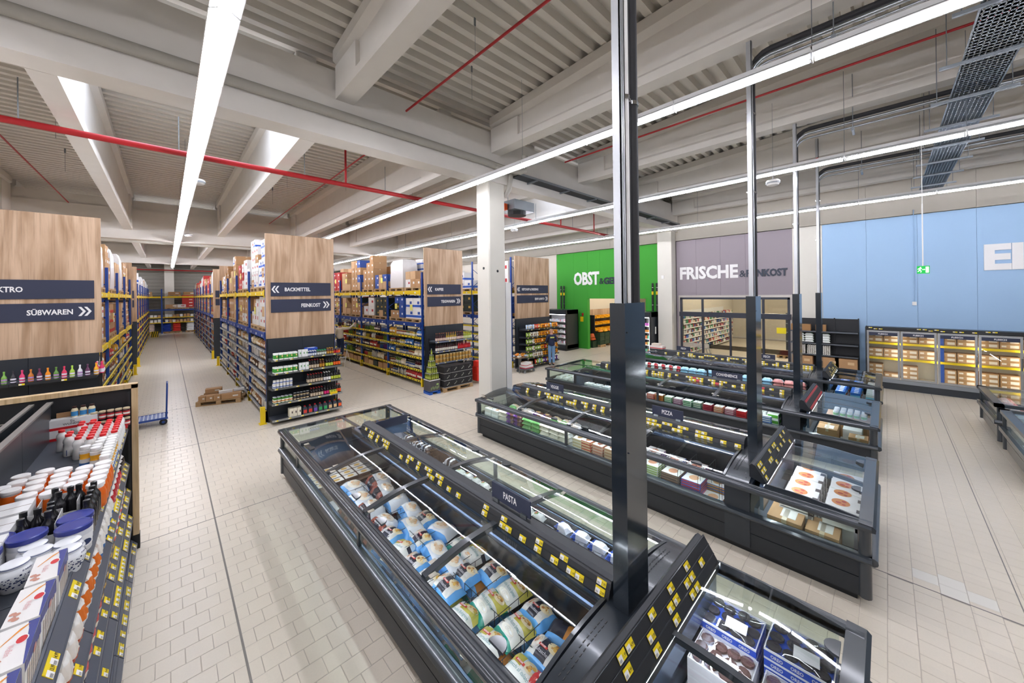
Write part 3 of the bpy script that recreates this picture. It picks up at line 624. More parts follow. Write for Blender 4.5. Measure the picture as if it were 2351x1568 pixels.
def post(x,label,kind):
    T=thing('service_post',label,'post',(x,1.345,0),group='dark service posts on the freezer hoods')
    link('casing',MB().box(0,0,.99,.32,.125,3.32).me(mat('#262e36',.16,.25,coat=.5,name='gloss_charcoal')),T)
    link('casing_rivet',MB().lathe([(.006,0),(.006,.004)],6,0,0,0).me(M_BLK),T,(.03,-.002,3.1),rot=(PI/2,0,0))
    link('casing_rivet',MB().lathe([(.006,0),(.006,.004)],6,0,0,0).me(M_BLK),T,(.03,-.002,2.2),rot=(PI/2,0,0))
    ch=MB().box(.004,.02,3.2,.079,.026,7.9).box(.004,.02,3.2,.016,.085,7.9).box(.067,.02,3.2,.079,.085,7.9).box(.02,.015,3.2,.03,.02,7.9).box(.045,.015,3.2,.055,.02,7.9); link('steel_channel',ch.me(mat('#b4b6b8',.35,.5)),T)
    top=7.0
    if kind==1: rn=[(.118,.046,.032,M_WHITE,'conduit'),(.178,.06,.026,M_INS,'insulated_pipe'),(.255,.06,.048,M_INS,'insulated_pipe')]
    else: rn=[(.09,.06,.018,M_STEEL,'conduit'),(.14,.06,.03,M_STEEL,'conduit'),(.21,.06,.045,M_INS,'insulated_pipe')]
    for i,(u,v,r,M,nm) in enumerate(rn):
        zt=top-.12*(2-i) ; R=.25
        pts=[(u,v,3.25),(u,v,zt-R)]+[(u,v-R+R*math.cos(a),zt-R+R*math.sin(a)) for a in (PI/8,PI/4,3*PI/8,PI/2)]+[(u,-8.5,zt)]
        link(nm,MB().tube(pts,r,10).me(M,True),T)
        for zc_ in (4.9,6.1): link('pipe_clamp',MB().lathe([(r+.008,-.015),(r+.008,.015)],10,u,v,zc_).box(u-.005,v,zc_-.008,u+.005,v+.06,zc_+.008).me(M_CHROME),T)
    link('end_cap',MB().box(-.005,.02,7.3,.05,.08,7.33).me(mat('#c9341f',.5)),T)
    for yy in (-.9,-2.6): link('pipe_bracket',MB().box(-.06,yy-.02,top-.35,.3,yy+.02,top-.31).tube([(-.04,yy,top-.33),(-.04,yy,7.8)],.007,5).box(-.07,yy-.025,top-.36,-.05,yy+.025,top-.3).me(M_GALV),T)
    return T
MODS=[2.86,4.19,5.5,6.82]
WI=[]
for a,c in ((1.62,2.8),(2.95,4.1),(4.25,5.42)): WI.append((None,a+.1,c,.16,.86,.3,.5,.66)); WI.append((.5,a,c,.16,.86,9,.5,.66))
for a,c in ((1.62,2.8),(2.95,4.1),(4.25,5.42),(5.55,6.7)): WI.append((1.62,a+.08,c,1.3,2.02,.2,.3,.5))
island('pasta freezer island with yellow price tags and PASTA sign beside the main aisle',1.52,1.55,6.85,MODS,far_head=1.1,signs=[('PASTA',3.05,2.47)],dens=(.62,.5),wires=WI,rnd=random.Random(3))
WI2=[(.5,a,c,.12,.9,.28,.4,.74) for a,c in ((1.62,2.8),(2.95,4.1),(4.25,5.42),(5.55,6.7))]
sg=link('category_sign',MB().box(1.15,6.3,1.0,1.75,6.315,1.15).me(M_NAVY),bpy.data.objects['island_freezer']); sg['label']='navy sign standing crosswise at the far end of the ridge'
island('freezer island with VEGGIE and PIZZA signs beside the middle column',5.35,1.55,6.85,MODS,far_head=0,signs=[('VEGGIE',5.55,5.05),('PIZZA',3.0,2.45)],dens=(.75,.6),wires=WI2,rnd=random.Random(5))
island('freezer island with CONVENIENCE sign and a red-tagged price board',9.25,1.55,6.85,MODS,far_head=1.15,signs=[('CONVENIENCE',3.2,2.5)],dens=(.7,.5),wires=WI2,rnd=random.Random(6),tagcols='red')
island('freezer island with FISCH signs below the glazed shop front',13.05,1.55,6.85,MODS,far_head=0,signs=[('FISCH',5.6,5.1),('FISCH',2.95,2.5)],dens=(.6,.4),wires=WI2[:2],rnd=random.Random(8))
post(2.45,'thick pipe post with white conduit on the pasta freezer island',1)
post(6.3,'pipe post on the PIZZA freezer island',2)
post(10.17,'pipe post on the CONVENIENCE freezer island',2)
post(13.98,'pipe post on the FISCH freezer island before the egg shelf',2)
# ================================================================ GOODS: prototypes
def cm(h,r=.5): return mat(h,r)
class P:  # prototype: body mesh + child part meshes
    def __init__(s,name,cat,body,parts=()): s.n=name; s.c=cat; s.b=body; s.p=list(parts)
def put(p,label,loc,rz=0,group=None,rot=None,sc=None,parts=True,name=None,cat=None):
    o=thing(name or p.n,label,cat or p.c,loc,rz,group,p.b,rot,sc)
    if parts:
        for n,m_ in p.p: link(n,m_,o)
    return o
def bottle(name,r,h,body,cap,lab=None,neck=.35,nr=.4,n=12,cat='bottle',lab2=None,sq=False,txt=None,caph=.09):
    hb=h*(1-neck); B=MB().lathe([(r*.9,0),(r,h*.02),(r,hb*.88),(r*.85,hb),(r*nr,hb+(h-hb)*.35),(r*nr,h*(1-caph))],n).me(cm(body,.2) if not isinstance(body,bpy.types.Material) else body,True)
    C=MB().lathe([(r*nr*1.15,h*(1-caph)-.001),(r*nr*1.15,h),(r*nr*.9,h+.002)],n).me(cm(cap,.4),True)
    ps=[('cap',C)]
    if lab:
        L=MB().lathe([(r*1.012,hb*.15),(r*1.012,hb*.72)],n,caps=False)
        ms=[cm(lab,.6)]
        if lab2: L.lathe([(r*1.02,hb*.3),(r*1.02,hb*.5)],n,caps=False,mi=1); ms.append(cm(lab2,.6))
        ps.append(('label',L.me(ms,True)))
    return P(name,cat,B,ps)
def jar(name,r,h,body,lid,lab=None,n=12,cat='jar',lidh=.12,lidr=1.02,lab2=None):
    B=MB().lathe([(r*.92,0),(r,h*.04),(r,h*.75),(r*.85,h*(1-lidh))],n).me(cm(body,.3),True)
    ps=[('lid',MB().lathe([(r*lidr*.96,h*(1-lidh)),(r*lidr,h*(1-lidh)+.002),(r*lidr,h*.985),(r*lidr*.93,h)],n).me(cm(lid,.4),True))]
    if lab:
        L=MB().lathe([(r*1.012,h*.12),(r*1.012,h*.62)],n,caps=False); ms=[cm(lab,.6)]
        if lab2: L.lathe([(r*1.02,h*.25),(r*1.02,h*.45)],n,caps=False,mi=1); ms.append(cm(lab2,.6))
        ps.append(('label',L.me(ms,True)))
    return P(name,cat,B,ps)
def boxp(name,w,d,h,M,tape=None,lab=None,band=None,cat='box',labs='front',flap=False,top=None):
    """front is -y side; origin bottom centre"""
    b=MB(); e=.004
    b.prism([(-w/2+e,-d/2),(w/2-e,-d/2),(w/2,-d/2+e),(w/2,d/2-e),(w/2-e,d/2),(-w/2+e,d/2),(-w/2,d/2-e),(-w/2,-d/2+e)],'z',0,h)
    ps=[]
    t=.0015
    if tape: ps.append(('tape',MB().box(-w/2-t,-.025,h-.05,-w/2,.025,h+t).box(w/2,-.025,h-.05,w/2+t,.025,h+t).box(-w/2,-.025,h,w/2,.025,h+t).me(cm(tape,.4))))
    if band:
        bb,z0,z1=band; ps.append(('printed_band',MB().box(-w/2-t,-d/2-t,h*z0,w/2+t,d/2+t,h*z1).me(cm(bb,.5))))
    if lab:
        L=MB()
        if 'front' in labs: L.box(w*.08,-d/2-t*1.5,h*.42,w*.36,-d/2,h*.68)
        if 'side' in labs: L.box(-w/2-t*1.5,-d*.35,h*.35,-w/2,d*.1,h*.7)
        ps.append(('label',L.me(cm(lab,.6))))
    if top: ps.append(('top_print',MB().box(-w*.3,-d*.3,h,w*.3,d*.15,h+t).me(cm(top,.5))))
    if flap: ps.append(('flap_seam',MB().box(-w/2+.002,-.0015,h,w/2-.002,.0015,h+.0012).me(cm('#6b4f33',.8))))
    return P(name,cat,b.me(M if not isinstance(M,str) else cm(M,.6)),ps)
def pillow_z(u,v,h): 
    u=max(-1,min(1,u)); v=max(-1,min(1,v))
    return h*(max(0,1-abs(u)**4))**.55*(max(0,1-abs(v)**3))**.52
def pillow(w,l,h,cols,nx=9,ny=7,seed=0,assign=None,wr=.006):
    r=random.Random(seed); b=MB(); top=[]
    for j in range(ny+1):
        for i in range(nx+1):
            u=-1+2*i/nx; v=-1+2*j/ny; z=pillow_z(u,v,h)+(r.uniform(-wr,wr) if 0<i<nx and 0<j<ny else 0)
            b.v.append((u*w/2*(1-.05*(1-abs(v))*abs(u)**4*0),v*l/2,z+h*.35))
    N=len(b.v)
    for j in range(ny+1):
        for i in range(nx+1):
            u=-1+2*i/nx; v=-1+2*j/ny; z=-.35*pillow_z(u,v,h); b.v.append((u*w/2,v*l/2,z+h*.35))
    for j in range(ny):
        for i in range(nx):
            a=j*(nx+1)+i; m_=assign((i+.5)/nx,(j+.5)/ny) if assign else 0
            b.f.append([a,a+1,a+nx+2,a+nx+1]); b.m.append(m_); b.f.append([N+a,N+a+nx+1,N+a+nx+2,N+a+1]); b.m.append(m_)
    # crimp
    for s in (-1,1): b.box(-w/2,s*l/2-.004,h*.35-.002,w/2,s*l/2+.008,h*.35+.002,assign(.5,.02 if s<0 else .98) if assign else 0)
    return b
def bagp(name,w,l,h,cols,assign,seed=0,cat='bag',deco=None,rough=.22):
    b=pillow(w,l,h,cols,seed=seed,assign=assign); me=b.me([cm(c,rough) for c in cols],True)
    ps=[]
    if deco:
        for (nm,cs,fn) in deco:
            d=MB(); fn(d,lambda x,y,e=.003:(x,y,pillow_z(2*x/w,2*y/l,h)+h*.35+.004+e)); ps.append((nm,d.me([cm(c,.4) for c in cs])))
    return P(name,cat,me,ps)
def deco_food(cx,cy,rx,ry,seed,cols):
    def fn(d,pr):
        r=random.Random(seed)
        d.add([pr(cx+rx*math.cos(a*PI/8),cy+ry*math.sin(a*PI/8),.0) for a in range(16)]+[pr(cx,cy,.003)],[(i,(i+1)%16,16) for i in range(16)],0)
        for k in range(9):
            a=r.uniform(0,6.28); q=r.uniform(0,.62); x=cx+rx*q*math.cos(a); y=cy+ry*q*math.sin(a); s=r.uniform(.18,.3)
            d.add([pr(x+rx*s*math.cos(t*PI/4),y+ry*s*math.sin(t*PI/4),.004) for t in range(8)],[tuple(range(8))],1+k%(len(cols)-1))
    return fn
def deco_text(txt,x,y,h,lim,al='C',xs=.8,bold=0,e=.004):
    def fn(d,pr):
        t=MB().text(txt,(x,y,0),(1,0,0),(0,1,0),h,0,xs,bold,al,lim=lim); d.add([pr(p[0],p[1],e) for p in t.v],t.f,0)
    return fn
def deco_label(txt,x,y,w,h):
    def fn(d,pr):
        n=4; vs=[];fs=[]
        for i in range(n+1):
            xx=x-w/2+w*i/n; vs+=[pr(xx,y-h/2,.003),pr(xx,y+h/2,.003)]
        for i in range(n): fs.append((2*i,2*i+2,2*i+3,2*i+1))
        d.add(vs,fs,0); t=MB().text(txt,(x,y-h*.3,0),(1,0,0),(0,1,0),h*.6,0,.8,.02,'C',lim=w*.85); d.add([pr(p[0],p[1],.006) for p in t.v],t.f,1)
    return fn
FOODY=['#e9d9b4','#e0b04e','#c98a3a','#f0dfae','#a8662c']; FOODW=['#f1e8dc','#e5c9a8','#d9a878','#f6efe6','#b87850']
def win(u,v,u0,u1,v0,v1): return u0<u<u1 and v0<v<v1
# pasta bags: local x = reading direction, y = up the bag
BW,BL,BH=.30,.25,.085
def teal(seed,txt):
    return bagp('pasta_bag',BW*.85,BL*1.25,BH,['#e6e5e0','#0f8f7c','#c9bf5a','#d9e9f4'],lambda u,v:(1 if v<.2 else 2 if (v>.62 and u>.35) else 3 if v>.85 else 0),seed,
     deco=[('food_print',FOODY,deco_food(.05,.09,.06,.04,seed,FOODY)),('script_lettering',['#1f7f86'],deco_text(txt,0,-.03,.03,.2)),('red_brand_label',['#d0382c','#ffffff'],deco_label('BÜRGER',-.03,.055,.085,.022)),('clear_window',['#f6f1e6','#ffffff','#e8e2d6'],deco_food(.02,-.075,.075,.03,seed+9,FOODW))])
def blueb(seed,txt):
    return bagp('pasta_bag',BW,BL,BH,['#5fa8e6','#2a2c3c','#d9d7d2'],lambda u,v:(1 if (.35<u<.62 and v>.15) else 0 if (v<.2 or v>.88 or u>.92) else 2),seed,
     deco=[('food_print',FOODY,deco_food(.06,.045,.06,.05,seed,FOODY)),('script_lettering',['#e9e6ee'],deco_text(txt,-.01,-.055,.028,.22)),('red_brand_label',['#d0382c','#ffffff'],deco_label('BÜRGER',-.02,.0,.08,.02)),('clear_window',FOODW,deco_food(-.09,.02,.035,.07,seed+9,FOODW))])
def redb(seed,txt):
    return bagp('pasta_bag',BW,BL*1.2,BH,['#c9343a','#26283a','#e2e0db','#3f8fd6'],lambda u,v:(2 if v<.3 else 1 if v<.5 else 3 if u>.88 else 0),seed,
     deco=[('food_print',FOODW,deco_food(.02,.08,.085,.05,seed,['#f4f0ea','#d9a050','#c77f45','#e8c48a'])),('script_lettering',['#f0eef2'],deco_text(txt,0,-.045,.035,.26)),('red_brand_label',['#d0382c','#ffffff'],deco_label('BÜRGER',-.02,.02,.1,.024))])
def oliveb(seed,txt):
    return bagp('pasta_bag',BW*.85,BL*1.25,BH,['#e6e5e0','#cfe2f2','#c9bf5a','#2a2c3c'],lambda u,v:(2 if (v>.6 and u<.5) else 1 if v>.78 else 3 if (v>.55 and u>.85) else 0),seed,
     deco=[('food_print',FOODY,deco_food(.05,.075,.055,.05,seed,FOODY)),('script_lettering',['#1f7f86'],deco_text(txt,0,-.02,.03,.2)),('red_brand_label',['#d0382c','#ffffff'],deco_label('BÜRGER',-.03,.045,.085,.022)),('clear_window',FOODW,deco_food(.0,-.09,.08,.03,seed+9,FOODW))])
TE=[teal(1,'Tortellini Ricotta Spinaci'),teal(2,'Tortellini Bolognese')]; BL_=[blueb(3,'Maultaschen'),blueb(4,'Mini Maultaschen')]; RD=redb(5,'Grießklößchen'); OL=[oliveb(6,'Gnocchi all´italiana'),oliveb(7,'Tortelloni')]
DB=bagp('pasta_bag',.3,.24,.08,['#5b9fdc','#c9853f','#2a2c3c'],lambda u,v:0 if v<.3 else 1 if u>.6 else 2,8)
def nb(p,label,x,y,z,a=0,sc=None): return put(p,label,(x,y,z),rot=(R_.uniform(-.1,.1),R_.uniform(-.08,.08),-PI/2+a),group=None,sc=sc)
near=[(BL_[0],1.9,2.92,'black and blue pasta bag printed with yellow dumplings beside the outer rail, just before the first lid bar'),
(BL_[1],2.12,2.7+.24,'clear-windowed blue pasta bag in the middle below the first lid bar'),(BL_[0],2.33,2.73,'black and blue pasta bag with plate picture under the bright lid reflection'),
(TE[1],1.8,2.56,'white and orange-printed tortellini bag against the outer glass'),(TE[0],2.06,2.5,'teal edged white tortellini bag in the middle of the near compartment'),(TE[0],2.3,2.46,'teal edged white tortellini bag next to the ridge wall'),
(OL[1],1.8,2.22,'white bag with olive corner and tortellini picture behind the lid handle'),(TE[0],2.06,2.16,'large teal edged bag with olive picture at the wire crossing'),(BL_[1],2.3,2.12,'dark and teal bag of pink dumplings near the ridge wall'),
(OL[0],1.82,1.88,'white gnocchi bag with yellow dumpling picture and pale blue top'),(BL_[0],2.08,1.84,'dark and blue dumpling bag with white plate picture'),(RD,1.84,1.68,'red and black soup dumpling bag with a white plate picture'),(DB,2.3,1.84,'blue and brown bag half hidden near the hood')]
for i,(p,x,y,lb) in enumerate(near): nb(p,' '.join(lb.split()[:16]),x,y,.56,R_.uniform(-.2,.2))
for j,(x,y) in enumerate([(1.85,2.95),(2.2,2.92),(1.85,2.6),(2.2,2.6),(1.85,2.2),(2.2,2.2),(1.85,1.85),(2.2,1.85)]):
    for k in range(3): put([DB,BL_[1],TE[1]][(j+k)%3],'pasta bag in %s layer under top bag pile %s of the near compartment'%(od(2-k),CARDN[j]),(x,y,.26+k*.1),-PI/2,group='lower pasta bags of the near compartment',parts=False)
WB=bagp('pasta_bag',.36,.26,.1,['#d9dde4','#5ba0e0','#e2e2e4'],lambda u,v:1 if (v<.2 or v>.9) else 0,11,deco=[('clear_window',FOODW,deco_food(0,0,.11,.07,3,['#eef0f2','#f8f8f8','#dfe3e6']))])
BLK=bagp('pasta_bag',.36,.26,.1,['#d6d9de','#2c2430','#8f4a3c'],lambda u,v:(2 if int(u*22)%3==0 else 1) if v<.35 or v>.92 else 0,12,deco=[('clear_window',FOODW,deco_food(0,.03,.12,.06,4,['#eef0f2','#f8f8f8','#dfe3e6']))])
m2=[(BL_[0],1.86,4.02,'dark blue bag with fried dumpling picture beside the second lid handle'),(WB,2.1,3.98,'pale blue edged bag of white dumplings in the second compartment'),(BL_[1],2.3,4.0,'blue bag with black band and tomato picture near the ridge wall'),
(OL[1],1.82,3.72,'white bag with yellow food picture above the second lid handle'),(BL_[0],2.08,3.7,'black banded blue bag with roast picture in the second compartment'),(WB,2.32,3.66,'blue bag with clear window near the ridge in the second compartment'),
(BL_[1],1.84,3.42,'black and white dumpling bag with red label under the second handle'),(WB,2.08,3.38,'white translucent dumpling bag between the wires of the second compartment'),(TE[1],2.34,3.3,'white bag with small green and red picture by the ridge wall'),
(BL_[0],1.84,3.12,'dark bag with noodle picture just past the first lid bar'),(WB,2.1,3.1,'clear bag of pale dumplings just past the first lid bar'),(OL[0],2.36,3.08,'small cream bag tucked at the ridge past the first lid bar'),(BLK,1.9,4.3-.02,'dark patterned dumpling bag under the second lid bar'),(WB,2.25,4.27,'white and blue bag under the second lid bar')]
for p,x,y,lb in m2: nb(p,' '.join(lb.split()[:16]),x,y,.55,R_.uniform(-.25,.25))
for j,(x,y) in enumerate([(1.85,3.9),(2.2,3.9),(1.85,3.5),(2.2,3.5),(1.85,3.15),(2.2,3.15),(1.9,4.25),(2.2,4.25)]):
    for k in range(3): put([DB,BL_[1],WB][(j+k)%3],'pasta bag in %s layer under top bag pile %s of the second compartment'%(od(2-k),CARDN[j]),(x,y,.25+k*.1),-PI/2,group='lower pasta bags of the second compartment',parts=False)
m3=[(WB,1.95,5.4,'large white bag with blue edge in the third compartment near the outer rail'),(BLK,2.3,5.35,'large white bag with red-dotted black side near the ridge in the third compartment'),(WB,1.9,5.02,'large white bag over a dark patterned bag in the third compartment'),(BLK,2.22,5.0,'wide white bag with black patterned edge in the middle of the third compartment'),(BLK,1.92,4.72,'big white bag with dotted black edge beside the second lid bar'),(WB,2.25,4.68,'rumpled white bag beside the second lid bar near the ridge')]
for p,x,y,lb in m3: nb(p,lb,x,y,.5,R_.uniform(-.2,.2),sc=(1.15,1.3,1.25))
for j,(x,y) in enumerate([(1.92,5.35),(2.25,5.35),(1.92,5.0),(2.25,5.0),(1.92,4.68),(2.25,4.68)]):
    for k in range(2): put(BLK,'red-dotted black edged bag, %s layer under large white bag pile %s'%(od(1-k),CARDN[j]),(x,y,.25+k*.12),-PI/2,group='lower dotted bags of the third compartment',parts=False,sc=(1.1,1.2,1.1))
# food trays (far compartment)
TRb=MB().prism([(-.1,-.07),(.1,-.07),(.1,.07),(-.1,.07)],'z',0,.045).me(cm('#3a3034',.4)); TRp=P('food_tray','tray',TRb,[('lid_print',MB().box(-.095,-.065,.045,.095,.065,.048).me(cm('#eceae6',.4))),('picture',MB().ell((0,0,.0495),(1,0,0),(0,1,0),.05,.04,12).me(cm('#d9b060',.5)))])
for i in range(4):
    for j in range(4):
        put(TRp,'white printed food tray, %s from the ridge in %s row, far compartment'%(od(3-i),od(j)),(1.72+i*.215,6.1+j*.155,.42),R_.uniform(-.05,.05))
link('tray_riser',MB().box(1.62,5.95,.245,2.45,6.6,.415).me(cm('#3a2f30',.6)),bpy.data.objects['island_freezer'],(-1.52,0,0))
# right side of island 1
SB=[bagp('snack_bag',.13,.2,.06,['#eef3ee','#cfd8cf','#d8e6d0'],lambda u,v:1 if v>.8 else 0,21,deco=[('emblem',['#6fae4a','#cf3d4a'],deco_food(0,.02,.03,.03,2,['#6fae4a','#cf3d4a']))]),
    bagp('snack_bag',.16,.2,.07,['#e9edf2','#2a2b34','#d8dde6'],lambda u,v:1 if .3<v<.6 or v<.1 else 0,22), bagp('snack_bag',.14,.2,.06,['#f2f4f8','#3c62c4','#ffffff'],lambda u,v:1 if v>.75 else 0,23)]
rowsR=[(.0,SB[1],'black and white frozen bag'),(1,SB[0],'small white frozen bag with green emblem'),(2,SB[2],'white frozen bag with blue edge')]
def rrow(y0,y1,step,p,desc,where,x0=3.03,cols=3,z=.36,k=2):
    y=y0; i=0
    while y<=y1:
        for c_ in range(cols):
            for q in range(k):
                put(p,'%s, %s from the hood end %s'%(desc,od(i*cols+c_),where),(x0+c_*.225+R_.uniform(-.02,.02),y,z+q*.07),R_.uniform(-.2,.2),group=desc+'s '+where,parts=(q==k-1)) if q==k-1 else put(p,'under-layer %s '%CARDN[q]+desc+', '+od(i*cols+c_)+' '+where,(x0+c_*.225,y,z+q*.07),R_.uniform(-.2,.2),group='lower '+desc+'s '+where,parts=False)
        y+=step; i+=1
rrow(6.0,6.7,.22,SB[1],'black and white frozen bag','in the far bay of the coffee side',k=3)
rrow(5.2,5.4,.22,SB[1],'dark labelled frozen bag','before the third lid bar on the far side',k=3)
rrow(4.3,5.05,.2,SB[0],'small white green-marked bag','on the far side between the lid bars',k=2)
rrow(3.2,4.1,.2,SB[0],'small white green-marked bag','behind the PASTA sign',k=2)
rrow(1.8,2.8,.24,SB[2],'white and blue frozen bag','behind the thick pipe post',x0=3.03,cols=3,k=3)
# head of island 1: biscuit trays
def cookiebox(i,col,txt,dark='#4a3a3c'):
    b=MB().box(-.17,-.2,0,.17,.2,.05); ps=[]
    rim=MB().box(-.17,-.2,.05,-.163,.2,.065).box(.163,-.2,.05,.17,.2,.065).box(-.17,-.2,.05,.17,-.193,.065).box(-.17,.193,.05,.17,.2,.065).me(cm('#f0eff2',.5)); ps.append(('white_rim',rim))
    r=random.Random(i); ck=MB()
    for a in range(3):
        for c_ in range(4): ck.lathe([(.045,0),(.05,.008),(.045,.018),(.015,.016)],10,-.105+a*.105+r.uniform(-.01,.01),-.14+c_*.094+r.uniform(-.01,.01),.05)
    ps.append(('biscuits',ck.me(mat(dark,.7,bump=.6,nscale=60,noise=.3),True)))
    return b,ps,col,txt
def tray_box(name_mat,col,txt,dark,seed):
    b,ps,_,_=cookiebox(seed,col,txt,dark)
    L=MB()
    if txt:
        for yy in (-.12,0,.12): L.text(txt,(-.1712,yy,.012),(0,-1,0),(0,0,1),.024,0,.8,.03,'C',lim=.09)
        for xx in (-.1,.03,.12): L.text(txt,(xx,-.2012,.012),(1,0,0),(0,0,1),.024,0,.8,.03,'C',lim=.09)
        ps=ps+[('lettering',L.me(M_TXT))]
    film=('plastic_film',pillow(.33,.39,.02,[],nx=8,ny=8,seed=seed,wr=.006).me(glass('#ffffff',.16),True))
    return P('biscuit_tray','tray',b.me(cm(col,.35)),ps),film
BT,film=tray_box('b','#1f4fc4','OREO','#2e2a33',1); BT2,film2=tray_box('b','#e9e6ea','', '#5a3a34',2)
labme=MB().box(-.055,-.075,0,.055,.075,.0015).me(cm('#f3f3f5',.5))
def stack(x,y,n,p,film,desc,top_label=True,z0=.3,rz=0):
    for k in range(n):
        o=put(p,('top ' if k==n-1 else od(n-1-k)+'-from-top ')+desc,(x,y,z0+k*.066),rz,group=desc,parts=True)
        if k==n-1:
            link(film[0],film[1],o,(0,0,.066)); link('paper_label',labme,o,(-.06,-.04,.083),rot=(.03,-.04,.1))
link('stack_riser',MB().box(.15,.25,.245,2.0,1.1,.3).me(M_BLK),bpy.data.objects['island_freezer'])
stack(3.42,.92,5,BT,film,'blue biscuit carton of black cookies beside the far rail of the head freezer')
stack(3.07,.9,4,BT2,film2,'white tray of brown ring biscuits next to the price board')
stack(3.42,.47,6,BT,film,'blue biscuit carton stack at the outer corner of the head freezer')
stack(3.05,.45,4,BT2,film2,'white tray of brown biscuits in the middle of the head freezer')
stack(2.4,.6,4,BT2,film2,'white tray with purple-edged cartons near the lid divider')
stack(1.95,.6,3,BT,film,'blue biscuit carton in the inner half of the head freezer')
# far head contents of island 1 & 3: low packs
GP=boxp('frozen_pack',.17,.12,.05,'#dfe8d6',top='#b7cfa0',cat='packet')
for i in range(5):
    for j in range(3): put(GP,'pale green frozen pack, %s from the aisle in %s row, far head'%(od(i),od(j)),(1.78+i*.2,7.1+j*.22,.25),R_.uniform(-.1,.1),sc=(1,1,2.5))
for i in range(4):
    for j in range(3): put(SB[0],'pale frozen bag, %s from the corner in %s row, CONVENIENCE far head'%(od(i),od(j)),(9.55+i*.22,7.15+j*.26,.52),R_.uniform(-.3,.3),sc=(1.4,1.2,1.3))
link('stack_riser',MB().box(.15,7.0,.245,2.0,7.9,.5).me(LINF),bpy.data.objects['island_freezer.002'])
# islands 2..4: stacks seen through the side glass
def packstack(x,y,cols,w,d,h,n,desc,z0=.26,kind='packet',step=None,topc='#f0efee',name='frozen_box',lbl=None):
    me=boxp(name,w,d,h,cols[0],cat=kind); sid=MB().box(-w/2-.001,-d/2+.01,.25*h,-w/2,d/2-.01,.8*h).box(-w/2+.01,-d/2-.001,.25*h,w/2-.01,-d/2,.8*h).me(cm(cols[1],.4)); me.p.append(('side_print',sid)); me.p.append(('top_print',MB().box(-w/2+.006,-d/2+.006,h,w/2-.006,d/2-.006,h+.001).me(cm(topc,.4))))
    me.p.append(('picture',MB().ell((0,0,h+.002),(1,0,0),(0,1,0),w*.3,d*.25,10).me(cm(cols[2] if len(cols)>2 else cols[1],.5))))
    for k in range(n):
        put(me,('top ' if k==n-1 else od(n-1-k)+'-from-top ')+desc,(x+R_.uniform(-.004,.004),y+R_.uniform(-.004,.004),z0+k*h),R_.uniform(-.02,.02),group=desc,parts=True)
def bagstack(x,y,p,n,desc,z0=.27,dz=.085,sc=(1,1,1.15)):
    for k in range(n): put(p,('top ' if k==n-1 else od(n-1-k)+'-from-top ')+desc,(x,y,z0+k*dz),-PI/2+R_.uniform(-.15,.15),group=desc,parts=(k>=n-3),sc=sc)
VG=bagp('veg_bag',.24,.2,.075,['#eef3ea','#6aa65e','#ffffff','#e9d9b0'],lambda u,v:1 if v<.35 or v>.9 else 3 if u>.7 else 0,31,deco=[('food_print',FOODY,deco_food(0,.03,.06,.04,5,['#f3f0e2','#7db84f','#e8d9a0','#cf8a5a']))])
VP=bagp('veg_bag',.24,.2,.075,['#5a2a7a','#f0eef0','#8a4aa0','#6a4030'],lambda u,v:1 if v>.8 else 0 if u<.6 else 3,32,deco=[('food_print',FOODY,deco_food(0,0,.06,.05,6,['#e9d6b0','#b87a40','#7db84f']))])
WH=bagp('veg_bag',.24,.2,.075,['#f1f2f3','#e3d9cc','#d9b8a0'],lambda u,v:1 if v<.3 else 0,33,deco=[('food_print',FOODW,deco_food(0,.02,.06,.05,7,FOODW))])
X2=5.35
i2=[(6.55,None,('#f3f3f3','#e6e2dc','#d9c8b0'),4,'white box printed with biscuits at the curved end'),(6.3,None,('#f5f5f5','#e6e2dc','#cfa080'),4,'white box beside the curved end pane'),(6.05,WH,0,6,'white and pink bag in the VEGGIE bay'),(5.8,VP,0,6,'purple vegetable bag in the VEGGIE bay'),(5.58,VP,0,6,'violet and white vegetable bag by the lid bar'),(5.3,VG,0,6,'green and white vegetable bag past the lid bar'),(5.05,VG,0,6,'green striped vegetable bag in the middle VEGGIE bay'),(4.8,WH,0,6,'cream vegetable bag in the middle VEGGIE bay'),(4.55,WH,0,6,'beige potato bag in the middle VEGGIE bay'),(4.32,WH,0,6,'beige bag beside the glass joint')]
for yy,p,c,n,d in i2:
    if p: 
        bagstack(X2+.2,yy,p,n,d); bagstack(X2+.5,yy,[VG,WH,VP][int(yy*10)%3],n,'inner '+d)
    else: packstack(X2+.2,yy,c,.2,.22,.11,n,d)
for yy,c,n,h,d in [(4.0,('#e9e0d0','#cdb890','#b08a5a'),8,.055,'cream snack box past the glass joint'),(3.8,('#c23a2a','#e9c9a0','#d98a5a'),9,.05,'red and cream snack box in the third bay'),(3.56,('#d9b8a8','#c9806a','#a05a40'),9,.05,'pink-brown snack box in the third bay'),(3.32,('#cdb49a','#b5896a','#8a5a3a'),9,.05,'brown snack box near the third lid bar'),(3.08,('#dfcdb8','#b98a6a','#9a5a3a'),9,.05,'light brown snack box beside the service post reflection')]:
    packstack(X2+.22,yy,c,.22,.2,h,n,d); packstack(X2+.48,yy,c,.22,.2,h,n-1,'inner '+d)
for yy,c,n,d in [(2.62,('#e9e7e6','#a8c46a','#e0a080'),12,'white pizza box with green edge'),(2.3,('#4a3a38','#8a6a5a','#e0a080'),11,'brown edged pizza box'),(2.0,('#2f4fa8','#c23a4a','#e8b08a'),11,'blue and red pizza box'),(1.74,('#5a3a2e','#c98a5a','#e8b08a'),6,'dark brown traditional pizza box')]:
    packstack(X2+.26,yy,c,.28,.27,.035,n,d+' behind the side glass'); 
